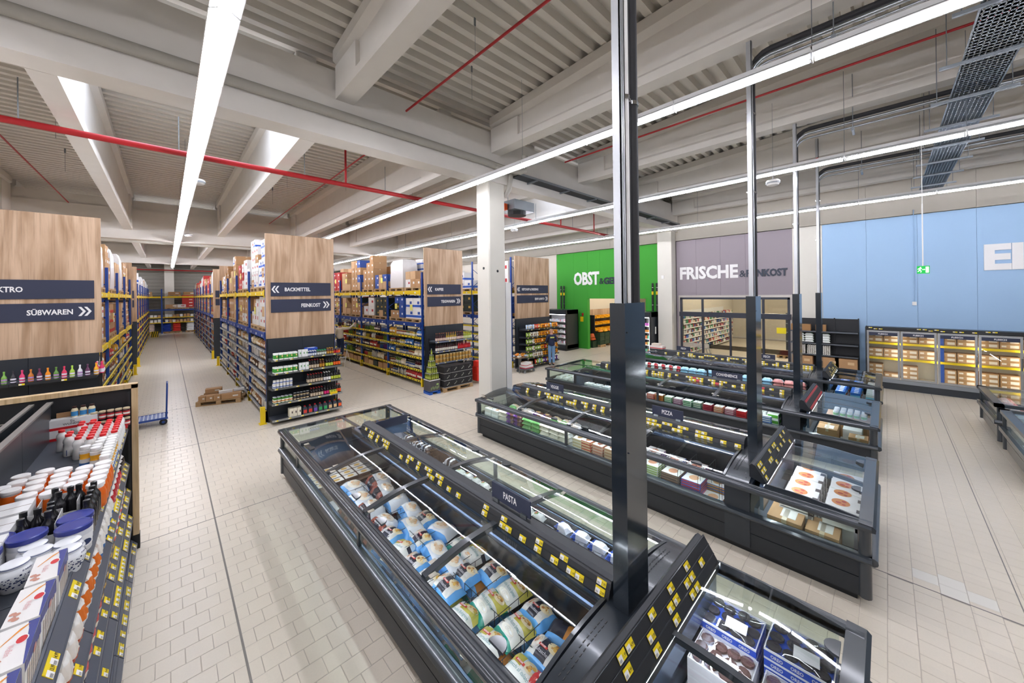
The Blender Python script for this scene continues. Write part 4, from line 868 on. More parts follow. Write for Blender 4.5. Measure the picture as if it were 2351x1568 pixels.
for yy,c,n,d in [(2.75,('#e9d9d6','#a070b0','#e0a080'),13,'white and purple pizza box'),(2.42,('#2a4fae','#d9d9e6','#e09a80'),12,'blue rimmed pizza box'),(2.08,('#b8303a','#2a4fae','#e8a890'),12,'red and blue pizza box'),(1.78,('#2f5ab0','#d6a050','#d09a60'),8,'blue pizza box with round snacks')]:
    packstack(X2+.6,yy,c,.28,.27,.035,n,d+' beside the ridge wall')
bx_=[('#c23a3a','#e9c0b0'),('#e08a4a','#c9702a'),('#2f8f5a','#e8e6d0'),('#8a3a6a','#e6c9d6'),('#dfe6dc','#4f8f5a'),('#0f6f5a','#d9d0c0'),('#b83a4a','#8a2030'),('#c95a3a','#e8d0b0'),('#a83a5a','#e8c0c8'),('#d8262c','#b01820'),('#dfe8e0','#9fb8a8'),('#2f62b0','#e6e6f0')]
cn_=['red and cream','orange','green','plum','pale green','dark teal','crimson','coral','rose','bright red','pale grey','blue']
X3=9.25
yy=4.42
for i,(c,n_) in enumerate(zip(bx_,cn_)):
    packstack(X3+.2,yy,(c[0],c[1],'#f3efe6'),.2,.19,.042,10,n_+' ready-meal box behind the CONVENIENCE island glass'); yy-=.235
for i,yy in enumerate([6.4,6.1,5.8,5.5,5.2,4.9,4.65]): packstack(X3+.2,yy,('#f1f2f3','#dfe4ea','#c8d2dc'),.22,.24,.07,5,'white frozen packet, %s from the far head of the CONVENIENCE island'%od(i))
for i,yy in enumerate([1.72,1.95]): packstack(X3+.3,yy,('#f4f5f4','#5aa83a' if i==0 else '#f0f0f0','#e9efe6'),.24,.2,.12,4,['green printed white carton','plain white carton'][i]+' beside the hood of the CONVENIENCE island')
X4=13.05
FS=bagp('fish_bag',.26,.22,.07,['#eef3f8','#b8303a','#3a3a50'],lambda u,v:1 if (u>.6 and v<.5) else 2 if v>.8 else 0,41); FW=bagp('fish_bag',.26,.22,.07,['#eef4fa','#9fc6e8','#ffffff'],lambda u,v:1 if v<.25 else 0,42); FP=bagp('fish_bag',.26,.22,.07,['#f6d9da','#d98a8a','#eef0f8'],lambda u,v:1 if v<.4 else 0 if u<.6 else 2,43)
yy=6.6; i=0
while yy>1.7:
    p,dn=(FS,'white fish bag with red print') if yy>5 else (FW,'pale blue fish bag') if yy>3 else (FP,'pink shrimp bag')
    if abs(yy-2.6)<.15: p,dn=FW,'blue and white fish bag'
    bagstack(X4+.22,yy,p,4,'%s, %s from the far end of the FISCH island'%(dn,od(i)),z0=.35,dz=.09,sc=(1,1,1.2)); yy-=.27; i+=1
# heads of islands 2-4
PB=[boxp('pizza_carton',.1,.36,.34,'#efedf0',cat='carton'),boxp('pizza_carton',.1,.36,.34,'#e6e4ea',cat='carton',band=('#3a3038',.1,.5))]
PZ=P('pizza_carton','carton',MB().box(-.15,-.17,0,.15,.17,.05).me(cm('#f2f0f0',.4)),[('pizza_picture',MB().ell((.02,.03,.0515),(1,0,0),(0,1,0),.1,.09,16).me(cm('#d98a4a',.5))),('topping',MB().ell((.0,.05,.0525),(1,0,0),(0,1,0),.03,.03,8).ell((.06,.0,.0525),(1,0,0),(0,1,0),.03,.025,8).ell((-.03,-.0,.0525),(1,0,0),(0,1,0),.025,.02,8).me(cm('#b8352a',.5))),('printed_band',MB().box(-.15,-.171,0,-.06,-.12,.0515).me(cm('#3a3038',.5)))])
for r in range(2):
    for c_ in range(5):
        for k in range(2 if r==0 else 6): put(PZ,('%s-layer white pizza carton, %s from the outer rail, %s row of PIZZA head cabinet'%(od(k),od(4-c_),['front','rear'][r])),(5.9+c_*.3,.40+r*.42,.62 if r==0 and k else (.57 if r==0 else .26+k*.07)),R_.uniform(-.03,.03),parts=True) if not(r==0 and False) else 0
BC=boxp('brown_carton',.42,.34,.32,M_CARD,tape='#c9b79a',top='#e9e6e2',cat='carton')
for i,x in enumerate((5.66,5.66)): pass
put(BC,'brown carton with white label at the price board end of the PIZZA head cabinet',(5.66,.9,.26))
put(BC,'brown carton with printed top leaning on the PIZZA head cabinet glass, toward the hood',(5.68,.55,.26),sc=(.9,.9,.9))
put(BC,'brown carton at the outer corner of the PIZZA head cabinet',(7.15,.36,.26),sc=(.9,.7,.95))
WC=boxp('white_carton',.3,.28,.32,'#e9e8ea',cat='carton',band=('#3a3038',.1,.14),top='#e0b090')
for i,(x,y) in enumerate([(6.05,.36),(6.4,.36),(6.75,.36)]): put(WC,'tall white carton, %s from the brown carton under the PIZZA head lid'%od(i),(x,y,.26))
CU=jar('yoghurt_cup',.045,.1,'#dfe9e6','#f2f4f4','#6fb04a',cat='cup',lidh=.06)
CU2=jar('yoghurt_cup',.045,.1,'#dfe9f2','#f2f4f4','#7ab8e0',cat='cup',lidh=.06)
for i in range(4):
    for j in range(5): put(CU if i<2 else CU2,'%s cup, white lid, %s from the rail, %s column, red-tagged head cabinet'%('green' if i<2 else 'pale blue',od(j),od(i)),(10.55+i*.11,.35+j*.11,.66),parts=True)
link('stack_riser',MB().box(1.2,.25,.245,1.75,.95,.655).me(M_CARD),bpy.data.objects['island_freezer.002'])
put(BC,'brown carton under the red-tagged price board',(9.7,.85,.3),sc=(.9,.9,1)); put(BC,'brown taped carton at the outer corner of the red-tagged head cabinet',(9.65,.4,.26),sc=(.7,.8,.9))
put(BC,'pale brown carton in the middle of the red-tagged head cabinet',(10.1,.85,.3),sc=(.9,.9,1)); 
for i,x in enumerate((10.0,10.25)): put(WC,'plain white tub carton, %s behind the green bag'%od(i),(x+.02,.5,.26),parts=False)
put(VG,'bright green and orange bag lying against the glass of the head cabinet',(9.9,.26,.3),.2,sc=(1.4,.9,1.2))
MP=[boxp('small_pack',.1,.12,.06,c,cat='packet',top='#f2f4f8') for c in ('#2f6fd0','#e9f0f4','#cf6a2a','#7ab8d8')]
for i in range(9):
    for j in range(3):
        for k in range(5): put(MP[(k+i//4)%4] if k<4 else MP[0 if j else 1],'small blue-white pack, %s from the rail, %s row, %s layer, FISCH head cabinet'%(od(i),od(j),od(k)),(13.3+i*.21-.03,.3+j*.3,.3+k*.07),R_.uniform(-.1,.1),group='small packs in the FISCH head cabinet, column '+od(i),sc=(1.6,1.6,1.1),parts=(k==4)) if (i<9) else 0
# ================================================================ FOREGROUND SHELVING (near left)
T=thing('display_shelf','long charcoal display shelf with plywood end frame and yellow price tags beside the aisle','shelf',(0,0,0))
M_SH=mat('#3a3f47',.5,name='shelf_metal')
M_PERF=mat('#4b4f55',.35,.6,noise=.25,nscale=160)
ZS=[.14,.5,.86,1.22,1.56] ; ZT=1.7
b=MB(); link('end_frame',MB().box(-1.75,7.12,0,-.31,7.16,2.24).me(M_BLK),T)
link('frame_trim',MB().box(-.35,7.08,.2,-.29,7.2,2.24).box(-1.75,7.08,2.19,-.29,7.2,2.25).me(M_PLY),T)
link('frame_foot',MB().box(-.36,7.09,0,-.285,7.19,.2).me(M_BLK),T)
link('upright_strip',MB().box(-.385,7.08,.2,-.36,7.115,2.15).me(M_BLK),T)
ys=-1.5
while ys<7.0:
    ye_=min(ys+1.22,7.1)
    for xb in (-1.03,-1.16): link('back_panel',MB().box(xb-.012,ys+.004,.1,xb+.012,ye_-.004,2.14).me(M_PERF),T)
    link('top_cap',MB().box(-1.05,ys,2.14,-1.0,ye_,2.16).box(-1.18,ys,2.14,-1.14,ye_,2.16).me(mat('#8c8a86',.4,.5)),T)
    for z in ZS[1:4]+[ZT]:
        d=-.44
        sh=link('shelf_board',MB().box(-1.02,ys+.003,z-.03,d,ye_-.003,z).me(M_SH),T)
    ys=ye_
link('base_deck',MB().box(-1.02,-1.5,0,-.34,7.08,.13).me(M_SH),T)
rr=random.Random(4)
for z,xf,dn in ((ZT,-.41,.28),(1.22,-.40,.3),(.86,-.39,.5),(.5,-.375,.35),(.13,-.34,.1)):
    ys=-1.2
    while ys<7.0:
        ye_=min(ys+1.22,7.08)
        a=(xf+.02,z-.045); c_=(xf-.025,z+.012)
        rl=link('price_strip',MB().prism([a,(a[0]+.006,a[1]+.004),(c_[0]+.006,c_[1]+.004),c_],'y',ys+.006,ye_-.006).prism([(a[0],a[1]-.012),(a[0]+.012,a[1]-.006),(a[0]+.006,a[1]+.006),(a[0]-.006,a[1])],'y',ys+.006,ye_-.006).prism([(c_[0]-.006,c_[1]),(c_[0]+.004,c_[1]),(c_[0]+.004,c_[1]+.012),(c_[0]-.006,c_[1]+.012)],'y',ys+.006,ye_-.006).me(mat('#555a66',.35,coat=.3)),T)
        d_=Vector((c_[0]-a[0],0,c_[1]-a[1]))
        def pl(s,r,a=a,d_=d_): return frame((a[0]+.008+d_.x*.12,s,a[1]+.004+d_.z*.12),(0,1,0),d_)
        tags_on(rl,ys+.06,ye_-.05,pl,dn if ys<4 else .85,rows=(0,),step=.08,rnd=rr)
        ys=ye_
# goods on the top shelf
RC=bottle('syrup_bottle',.045,.235,'#f3f2ee','#e22a2e',None,neck=.3,nr=.52,cat='bottle',caph=.1)
RC.b=MB().lathe([(.04,0),(.043,.01),(.043,.07),(.037,.1),(.036,.125),(.042,.15),(.04,.175),(.024,.2),(.022,.212)],14).me(cm('#f1f0ec',.35),True)
RC.p=[('cap',MB().lathe([(.026,.208),(.026,.232),(.02,.235)],12).me(cm('#e32b2e',.4),True)),('stripe',MB().box(-.003,-.0445,.01,.003,-.0425,.07).me(cm('#4a5a8c',.5)))]
rows=[(-.86,6.45,1),(-.78,6.2,2),(-.69,6.0,5),(-.6,5.92,7),(-.51,5.95,7),(-.43,6.0,8)]
for ci,(x,y0,n) in enumerate(rows):
    for k in range(n):
        y=y0+k*.105
        put(RC,'white bottle with red cap, %s in %s column counted from the back panel'%(od(k),od(ci)),(x,y,ZT),R_.uniform(-.4,.4),group='white bottles with red caps')
for k in range(4): put(RC,'white bottle with red cap, %s of the rear cluster by the jam jars'%od(k),(-.74+.09*(k%2),6.62+.1*(k//2),ZT),0,group='white bottles with red caps')
WY=P('sauce_bottle','bottle',MB().lathe([(.038,0),(.042,.01),(.042,.08),(.036,.11),(.04,.15),(.041,.18),(.03,.19)],14).me(cm('#efeeea',.35),True),[('lid',MB().lathe([(.036,.188),(.038,.19),(.038,.218),(.034,.222)],14).me(cm('#f4f3f0',.4),True)),('label',MB().lathe([(.0425,.1),(.0365,.11),(.0405,.15)],14,caps=False).me(cm('#eeb02a',.5),True)),('stripe',MB().lathe([(.0427,.03),(.0427,.06)],14,caps=False).me(cm('#3f6fae',.5),True))])
for ci,(x,y0,n) in enumerate([(-.6,5.62,1),(-.52,5.5,2),(-.43,5.16,8)]):
    for k in range(n): put(WY,'white sauce bottle with yellow label, %s in %s column beside the orange jars'%(od(k),od(ci)),(x,y0+k*.095,ZT),R_.uniform(2,4),group='white sauce bottles')
for k in range(5): put(WY,'white sauce bottle with yellow label, %s of the pair row behind'%od(k),(-.51+.005*k,5.7+k*.05+.0*k if False else 5.72+k*.1-.0,ZT),2,group='white sauce bottles') if k<2 else 0
OJ=jar('gummy_tub',.062,.2,'#e9711c','#f2f0ec',None,n=16,cat='tub',lidh=.16,lidr=.9)
OJ.b=MB().lathe([(.055,0),(.062,.012),(.062,.12),(.05,.16)],16).me(mat('#ea6a14',.3),True); OJ.p=[('lid',MB().lathe([(.047,.155),(.047,.172),(.054,.174),(.054,.196),(.05,.2)],16).me(cm('#f4f2ef',.4),True)),('label',MB().lathe([(.063,.03),(.063,.1)],16,caps=False).me(cm('#e8772e',.5),True))]
pos=[(-.43,4.5),(-.43,4.63),(-.43,4.76),(-.43,4.89),(-.43,5.02),(-.56,4.62),(-.55,4.75),(-.55,4.88),(-.54,5.0),(-.66,4.68),(-.66,4.81),(-.67,4.94),(-.67,5.07),(-.78,4.75),(-.79,4.89),(-.8,5.02),(-.78,5.15),(-.9,4.82),(-.9,5.0),(-.91,5.15),(-.67,4.55),(-.79,4.61),(-1.0-.0+.03,4.92)]
for i,(x,y) in enumerate(pos): put(OJ,'orange tub with white screw lid, %s of the tub cluster counted from the price tags'%od(i),(x,y,ZT),0,group='orange tubs')
BB=bottle('balsamic_bottle',.038,.24,'#1c1b1f','#141416',None,neck=.35,nr=.42,n=14,caph=.13)
for i,(x,y) in enumerate([(-.43,4.05),(-.43,4.14),(-.43,4.23),(-.43,4.32),(-.43,4.41),(-.51,4.44)]): put(BB,'black bottle with black cap, %s in the single column along the price tags'%od(i),(x,y,ZT),0,group='black bottles')
for i,(x,y) in enumerate([(-.71,4.0),(-.66,4.12),(-.72,4.12),(-.6,4.02),(-.6,4.1),(-.61,4.18),(-.6,4.36),(-.55,4.42),(-.63,4.46)]): put(BB,'black bottle with black cap, %s inside the cut white display boxes'%od(i),(x,y,ZT+.004),0,group='black bottles in white boxes')
def openbox(w,d,h,M,t=.004): return MB().box(-w/2,-d/2,0,w/2,d/2,.003).box(-w/2,-d/2,0,-w/2+t,d/2,h).box(w/2-t,-d/2,0,w/2,d/2,h).box(-w/2,-d/2,0,w/2,-d/2+t,h*.6).box(-w/2,d/2-t,0,w/2,d/2,h).me(M)
thing('display_box','white cut-open box holding black bottles by the blue-lidded tubs','box',(-.66,4.08,ZT),data=openbox(.2,.26,.17,cm('#d9d8d6',.6)))
thing('display_box','grey-white open box holding black bottles before the orange tubs','box',(-.6,4.4,ZT),data=openbox(.2,.24,.17,cm('#d2d1cf',.6)))
WB4=boxp('white_carton',.27,.24,.2,'#e6e5e4',cat='carton',flap=True)
for i,(x,y) in enumerate([(-.88,4.1),(-.86,4.38),(-.88,3.82)]): put(WB4,'closed white carton, %s toward the camera side of the open bottle boxes'%od(i),(x,y,ZT),R_.uniform(-.05,.05),parts=True)
BLT=P('dessert_tub','tub',MB().lathe([(.07,0),(.078,.01),(.08,.16)],18).me(cm('#e6e7ea',.3),True),[('lid',MB().lathe([(.083,.155),(.086,.16),(.086,.185),(.078,.19),(.074,.186)],18).me(cm('#2f3a8c',.35),True)),('label',MB().lathe([(.0805,.04),(.0812,.12)],18,caps=False).me(cm('#f6f6f6',.5),True)),('print',MB().ell((0,-.082,.07),(1,0,0),(0,0,1),.03,.02).me(cm('#2d3b60',.5)))])
for i,(x,y) in enumerate([(-.47,3.95),(-.46,3.8),(-.66,3.86),(-.8,3.92),(-.82,3.76)]): put(BLT,'white tub with dark blue lid, %s of five around the patterned jars'%od(i),(x,y,ZT),.8)
# blue and white ceramic jars
cer=MB().lathe([(.045,0),(.05,.006),(.052,.02),(.07,.07),(.072,.09),(.062,.115),(.05,.122),(.05,.13)],18)
def deco_cer():
    d=MB(); r=random.Random(3)
    for k in range(150):
        a=r.uniform(0,2*PI); z=r.uniform(.03,.095); R=.052+(.07-.052)*min(1,max(0,(z-.02)/.05))+.0012; 
        if z>.09: R=.0735-(z-.09)*.35
        s=r.uniform(.003,.0075); ca,sa=math.cos(a),math.sin(a); q=r.uniform(0,PI)
        d.quad([(R*ca-sa*(s*math.cos(q+t)),R*sa+ca*(s*math.cos(q+t)),z+s*.8*math.sin(q+t)) for t in (0,PI/2.5,PI,PI*1.4)])
    return d
dc=deco_cer().me(cm('#28345e',.4)); dt=MB()
for k,ch in enumerate('FABBRI'):
    a=-PI/2-.28+k*.14 ; dt.text(ch,(.0655*math.cos(a),.0655*math.sin(a),.1),(-math.sin(a),math.cos(a),0),(0,0,1),.013,0,.9,.02)
FJ=P('ceramic_jar','jar',cer.me(cm('#eef0f2',.15),True),[('blue_decor',dc),('lettering',dt.me(cm('#2b3766',.4))),('lid',MB().lathe([(.052,.128),(.056,.13),(.056,.142),(.045,.147)],18).me(cm('#eceef0',.3),True)),('lid_print',MB().lathe([(.0565,.134),(.0565,.14)],18,caps=False).me(cm('#8a93b4',.5),True))])
for i,(x,y) in enumerate([(-.66,3.58),(-.585,3.66),(-.62,3.76),(-.47,3.66),(-.455,3.55)]): put(FJ,'white ceramic jar with blue floral pattern, %s of five behind the wafer boxes'%od(i),(x,y,ZT),.95+.1*i,sc=(1.05,1.05,1.05))
# wafer boxes
def wafer():
    w,d,h=.1,.31,.185
    b=MB(); b.box(-w/2,-d/2,0,w/2,d/2,h); T1=h+.0012
    stk=MB()
    for k in range(5): stk.quad([(-.035+.006*k,.03+.012*k,T1),(-.031+.006*k,.03+.012*k,T1),(.012+.004*k,.12+.004*k,T1),(.006+.004*k,.122+.004*k,T1)])
    ck=MB()
    for (x,y) in ((-.03,-.1),(-.022,-.075),(-.035,-.06),(-.02,-.115)): ck.ell((x,y,T1+.0003),(1,0,0),(0,1,0),.011,.013,7)
    side=MB()
    for k in range(7): y=-.12+.036*k; side.quad([(w/2+.0015,y,.01),(w/2+.0015,y+.01,.01),(w/2+.0015,y+.03,.12),(w/2+.0015,y+.014,.13)])
    tx=MB().text('Waffeln',(-.012,-.02,T1+.0002),(0,-1,0),(1,0,0),.018,0,.9,0).text('Hellma',(w/2+.002,-.08,.12),(0,1,0),(0,0,1),.02,0,.9,0) if False else MB().text('Waffeln',(-.012,-.02,T1+.0002),(0,-1,0),(1,0,0),.018,0,.9,0)
    ps=[('blue_print',MB().quad([(w/2+.001,-d/2,h*.78),(w/2+.001,d/2,h*.62),(w/2+.001,d/2,h),(w/2+.001,-d/2,h)]).quad([(w/2-.004,-d/2,T1),(w/2,-d/2,T1),(w/2,d/2,T1),(w/2-.03,d/2,T1),(w/2-.022,.1,T1)]).me(cm('#3a4288',.4))),
     ('red_oval',MB().ell((w/2-.03,.03,T1+.0006),(1,0,0),(0,1,0),.014,.026,14).me(cm('#d12f35',.4))),('oval_ring',MB().ell((w/2-.03,.03,T1+.0003),(1,0,0),(0,1,0),.017,.03,14).me(cm('#f6f3ef',.4))),
     ('red_oval',MB().ell((w/2+.002,.02,h*.72),(0,1,0),(0,0,1),.03,.015,14).me(cm('#c98a80',.4))),
     ('orange_sticks',stk.me(cm('#e8963a',.4))),('biscuit_picture',ck.me(cm('#c9907c',.5))),('side_picture',side.me(cm('#e0cbbb',.5))),('script_lettering',tx.me(cm('#e6b4b4',.5))),
     ('barcode',MB().box(-.03,-d/2-.001,.09,.0,-d/2,.13).me(cm('#8a8a8f',.5)))]
    return P('wafer_box','box',b.me(cm('#f1eeea',.35)),ps)
WF=wafer()
for i,(x,y) in enumerate([(-.5,3.32),(-.505,2.99),(-.5,2.66),(-.5,2.33),(-.5,2.0)]): put(WF,'white wafer box with blue edge and red oval, %s from the patterned jars'%od(i),(x,y,ZT),R_.uniform(-.03,.03),sc=(1.15,1,1))
# eis wunder carton stack etc.
b=MB(); b.box(-.2,-.06,0,.2,.06,.1)
EW=P('carton_tray','carton',b.me(cm('#efedeb',.5)),[('red_band',MB().box(-.201,-.062,0,.201,.061,.025).me(cm('#d4252c',.5))),('lettering',MB().text('Eis',(-.0,-.0625,.066),(1,0,0),(0,0,1),.022,0,1.0,0).text('WUNDER',(0,-.0625,.038),(1,0,0),(0,0,1),.022,0,1.1,-.005).me(cm('#1d1b1f',.5)))])
put(EW,'upper white carton with handwritten black lettering and red band','',0) if False else None
o=put(EW,'upper white carton with handwritten black lettering and a red lower band',(-.84,7.0,ZT+.125)); o.scale=(1,1,1.2)
o=put(EW,'lower white carton with red band under the handwritten one',(-.84,7.0,ZT)); o.scale=(1,1,1.24)
IB=bottle('topping_bottle',.03,.13,'#e9dcb6','#3a211a','#3f8fc8',neck=.25,nr=.6,n=12,caph=.16)
for i,x in enumerate((-.83,-.76,-.69)): put(IB,'small topping bottle with brown cap and blue label, %s of three on the carton'%od(i),(x,7.0,ZT+.245))
put(boxp('brown_carton',.34,.08,.3,M_CARD,cat='carton'),'low brown carton behind the handwritten white carton',(-.83,7.085-.0+.0,ZT),sc=(.9,.3,1))
JJ=jar('jam_jar',.04,.11,'#4a1d22','#d9c6a2','#c03034',cat='jar',lidh=.2,lab2='#efe7dc')
for r in range(2):
    for c_ in range(5): put(JJ,'dark red jam jar with cream lid, %s from the plywood frame, %s layer'%(od(4-c_),od(r)),(-.67+c_*.07,6.98-.0,ZT+.03+r*.13),0,sc=(.8,.8,1))
thing('display_box','red and brown display tray under the jam jars','box',(-.5,7.0,ZT),data=MB().box(-.14,-.06,0,.12,.06,.03).box(-.14,-.065,0,.12,-.06,.06).me(cm('#cf2a2e',.5)))
# lower-shelf goods peeking over the price strips
LG=[bagp('dessert_pouch',.14,.2,.05,[a,c_,'#f2efe8'],(lambda u,v:1 if v<.35 else 2 if v>.75 else 0),50+i) for i,(a,c_) in enumerate([('#c23038','#e9d9c8'),('#efe6da','#b5482a'),('#2a2328','#c9a24a'),('#f0ece4','#d9452e'),('#e8792a','#f2f0ec'),('#efeae0','#3a6fae')])]
LN_=['red','cream','black and gold','white and red','orange','cream and blue']
for zi,z in enumerate((1.22,.86,.5)):
    y=-.2; i=0
    while y<6.9:
        k=[0,2,3,1,4,5][(int(y*1.1)+zi*2)%6]
        put(LG[k],'%s dessert pouch, %s from the plywood end, %s shelf below the bottles'%(LN_[k],od(int((6.9-y)/.17)),od(zi)),(-.47,y,z+.11),PI/2,rot=(PI/2-.15,0,PI/2)); y+=.17; i+=1
# black hanging stock behind back panel (left edge)
HB=bottle('hanging_pack',.03,.14,'#15161a','#8e9297',neck=.2,nr=.7,n=8,cat='utensil')
for r in range(2):
    rod=thing('hook_rail','chrome hook rail in %s row beyond the perforated back panel'%od(r),'rail',(-1.45,6.9-.5*r,2.0),data=MB().tube([(-.6,0,0),(.25,0,0)],.006,6).tube([(.25,0,0),(.25,-.1,0)],.005,6).me(M_CHROME))
    for k in range(8): put(HB,'black handled utensil with chrome tip, %s on hook rail %s'%(od(k),CARDN[r]),(-2.0+k*.1,6.88-.5*r,1.86),parts=True)
# ================================================================ END PANELS WITH SHELVES
def chev(b,x,z,h,s,mi=0,y=-.0):
    for k in (0,1):
        o=x+s*k*h*.42
        b.quad([(o,y,z+h/2),(o+s*h*.22,y,z+h/2),(o+s*h*.55,y,z),(o+s*h*.22,y,z-h/2),(o,y,z-h/2),(o+s*h*.33,y,z)][::(1 if s>0 else -1)],mi)
def endpanel(x0,x1,desc,s1,s2,y=11.69,z0=2.26,z1=5.14):
    T=thing('row_sign_panel','tall oak-look end panel with %s signs'%desc,'sign panel',((x0+x1)/2,y,0)); w=x1-x0
    link('board',MB().box(-w/2,0,z0,w/2,.03,z1).me(M_OAK),T)
    link('lower_board',MB().box(-w/2,0,0,-w/2+.03,.04,z0).box(w/2-.03,0,0,w/2,.04,z0).me(M_BLK),T)
    link('dark_back_panel',MB().box(-w/2+.04,-.01,.05,-.003,.02,z0).me(M_DARK),T); link('dark_back_panel',MB().box(.003,-.01,.05,w/2-.04,.02,z0).me(M_DARK),T)
    for (za,zb,txt,s) in ((3.12+.3+.0,3.12+.3+.335,s1,-1),(3.0,3.33,s2,1)):
        if s==-1: za,zb=3.42,3.80
        else: za,zb=2.97,3.33
        sg=link('sign_board',MB().box(-w/2+.12,-.015,za,w/2-.1,-.0,zb).me(M_NAVY),T); b=MB(); h=.115; zc_=(za+zb)/2
        if s<0: chev(b,-w/2+.12+.2,zc_,.19,-1,y=-.0165); b.text(txt,(-w/2+.12+.27+.06,-.0165,zc_-.05),(1,0,0),(0,0,1),.1,0,.78,.03,'L',lim=w*.55)
        else: chev(b,w/2-.1-.22,zc_,.19,1,y=-.0165); b.text(txt,(w/2-.1-.29,-.0165,zc_-.05),(1,0,0),(0,0,1),.1,0,.78,.03,'R',lim=w*.55)
        link('lettering',b.me(M_TXT),sg)
    return T
TP=[MB().box(-.035,-.003,0,.035,0,.03).quad([(-.033,-.0032,.002),(0,-.0032,.002),(0,-.0032,.028),(-.033,-.0032,.028)],1).me([cm('#f2d90f'),cm('#eceade')])]
def gondola(x0,x1,y,zs,depth,desc,face=M_STEEL,z0=0,brk=True):
    T=thing('end_shelf',desc,'shelf',(x0,y,0)); w=x1-x0
    for z in zs:
        s=link('shelf_board',MB().box(0,-depth,z-.035,w,0,z).me(M_SH),T)
        link('price_strip',MB().box(0,-depth-.012,z-.045,w/2-.003,-depth,z+.008).box(w/2+.003,-depth-.012,z-.045,w,-depth,z+.008).me(face),s)
        link('bracket',MB().prism([(-depth,z-.035),(0,z-.1),(0,z-.035)],'x',0,.012).me(M_BLK),s)
        i=.1
        while i<w-.05: link('price_tag',TP[0],s,(i,-depth-.0125,z-.035)); i+=R_.choice([.24,.36,.5,.3])
    link('side_post',MB().box(-.015,-.03,0,.02,.0,zs[-1]+.1).me(M_BLK),T); link('side_post',MB().box(w-.02,-.03,0,w+.015,0,zs[-1]+.1).me(M_BLK),T)
    return T
endpanel(1.95,3.70,'BACKMITTEL and FEINKOST','BACKMITTEL','FEINKOST')
endpanel(6.80,8.52,'KAFFEE and TEIGWAREN','KAFFEE','TEIGWAREN')
endpanel(11.42,13.82,'KETCHUP and SENF','KETCHUP & DRESSING','SENF & MAYO')
endpanel(-2.92,-1.0,'ELEKTRO and SÜßWAREN','ELEKTRO','SÜßWAREN')
# gondola B
ZB=[.14,.57,.97,1.37,1.73]
gondola(1.98,3.74,11.68,ZB,.48,'charcoal end shelf of sauces below the BACKMITTEL panel')
def row(p,x0,n,step,y,z,desc,shelf,deep=1,dy=.085,sc=None,group=None):
    for r in range(deep):
        for k in range(n): put(p,'%s, %s from the %s'%(desc,od(k)+((' in row '+CARDN[r]) if deep>1 else ''),shelf),(x0+k*step,y+r*dy,z),R_.uniform(-.15,.15),group=group or desc+' '+shelf,sc=sc)
soy=bottle('sauce_bottle',.032,.25,'#1d1412','#a81e24','#c9b79c',neck=.4,nr=.35,n=10); soyd=bottle('sauce_bottle',.032,.25,'#181214','#1a1a1c','#c6d24a',neck=.4,nr=.35,n=10)
wht=bottle('sauce_bottle',.032,.25,'#15151a','#e8e6e2','#e8e6e2',neck=.4,nr=.35,n=10); org=bottle('sauce_bottle',.032,.25,'#1c1414','#1a1a1c','#ee6a1c',neck=.35,nr=.35,n=10); orr=bottle('sauce_bottle',.032,.25,'#1c1414','#a02028','#ee5a1c',neck=.35,nr=.35,n=10)
pnk=bottle('sauce_bottle',.032,.25,'#1a1216','#1a1a1c','#e0287a',neck=.4,nr=.35,n=10); amb=bottle('sauce_bottle',.03,.2,'#5a2a12','#c9962a','#c9902e',neck=.35,nr=.4,n=10)
spb=bottle('spice_bottle',.028,.14,'#243a66','#e6e6ea','#dfe3ea',neck=.25,nr=.6,n=10); spg=bottle('spice_bottle',.028,.14,'#4a5238','#0f9a5a','#dfe3da',neck=.25,nr=.6,n=10); spr=jar('relish_jar',.034,.12,'#7a1c14','#1a1a1c','#d22a20',n=10); spo=jar('relish_jar',.034,.13,'#8a3a14','#1a1a1c','#ee6a20',n=10)
cang=jar('soup_can',.04,.11,'#3f7f2c','#c9ccd0','#e9e6dc',n=12,lidh=.04,lidr=.98,cat='can',lab2='#c98a3a'); canb=jar('soup_can',.036,.1,'#1b1a1c','#c9ccd0','#26221f',n=12,lidh=.04,lidr=.98,cat='can',lab2='#e6cda0'); canw=jar('milk_can',.036,.11,'#e6e3da','#c9ccd0','#dfe3ea',n=12,lidh=.04,lidr=.98,cat='can',lab2='#3a5aa0')
grb=boxp('soup_box',.1,.16,.17,'#f2f3ef',cat='box',band=('#3c9a34',.2,.75),lab='#e8c27a'); whb=boxp('stock_carton',.075,.075,.2,'#f1f3f2',cat='carton',lab='#4a9a4a'); crm=boxp('cream_carton',.09,.09,.22,'#e6dfc9',cat='carton',lab='#3a2a24')
def jug(c):
    b=MB(); b.prism([(-.05,-.07),(.05,-.07),(.055,-.06),(.055,.06),(.05,.07),(-.05,.07),(-.055,.06),(-.055,-.06)],'z',0,.15); b.prism([(-.05,.15),(.05,.15),(.02,.2),(-.02,.2)],'y',-.06,.06)
    return P('sauce_jug','jug',b.me(cm('#3f4450',.35)),[('cap',MB().lathe([(.02,.198),(.02,.225)],10).me(cm('#d8202a',.4),True)),('label',MB().box(-.04,-.0715,.03,.04,-.07,.12).me(cm(c,.5))),('handle',MB().tube([(0,.05,.2),(0,.075,.17),(0,.075,.1)],.01,6).me(cm('#3f4450',.35)))])
yf=11.25
E_='shelf end, top shelf'
def rb(p,x0,n,step,z,desc,sh,deep=2,**k): row(p,x0,n,step,yf,z,desc,'baking rack side, %s shelf'%sh,deep,**k)
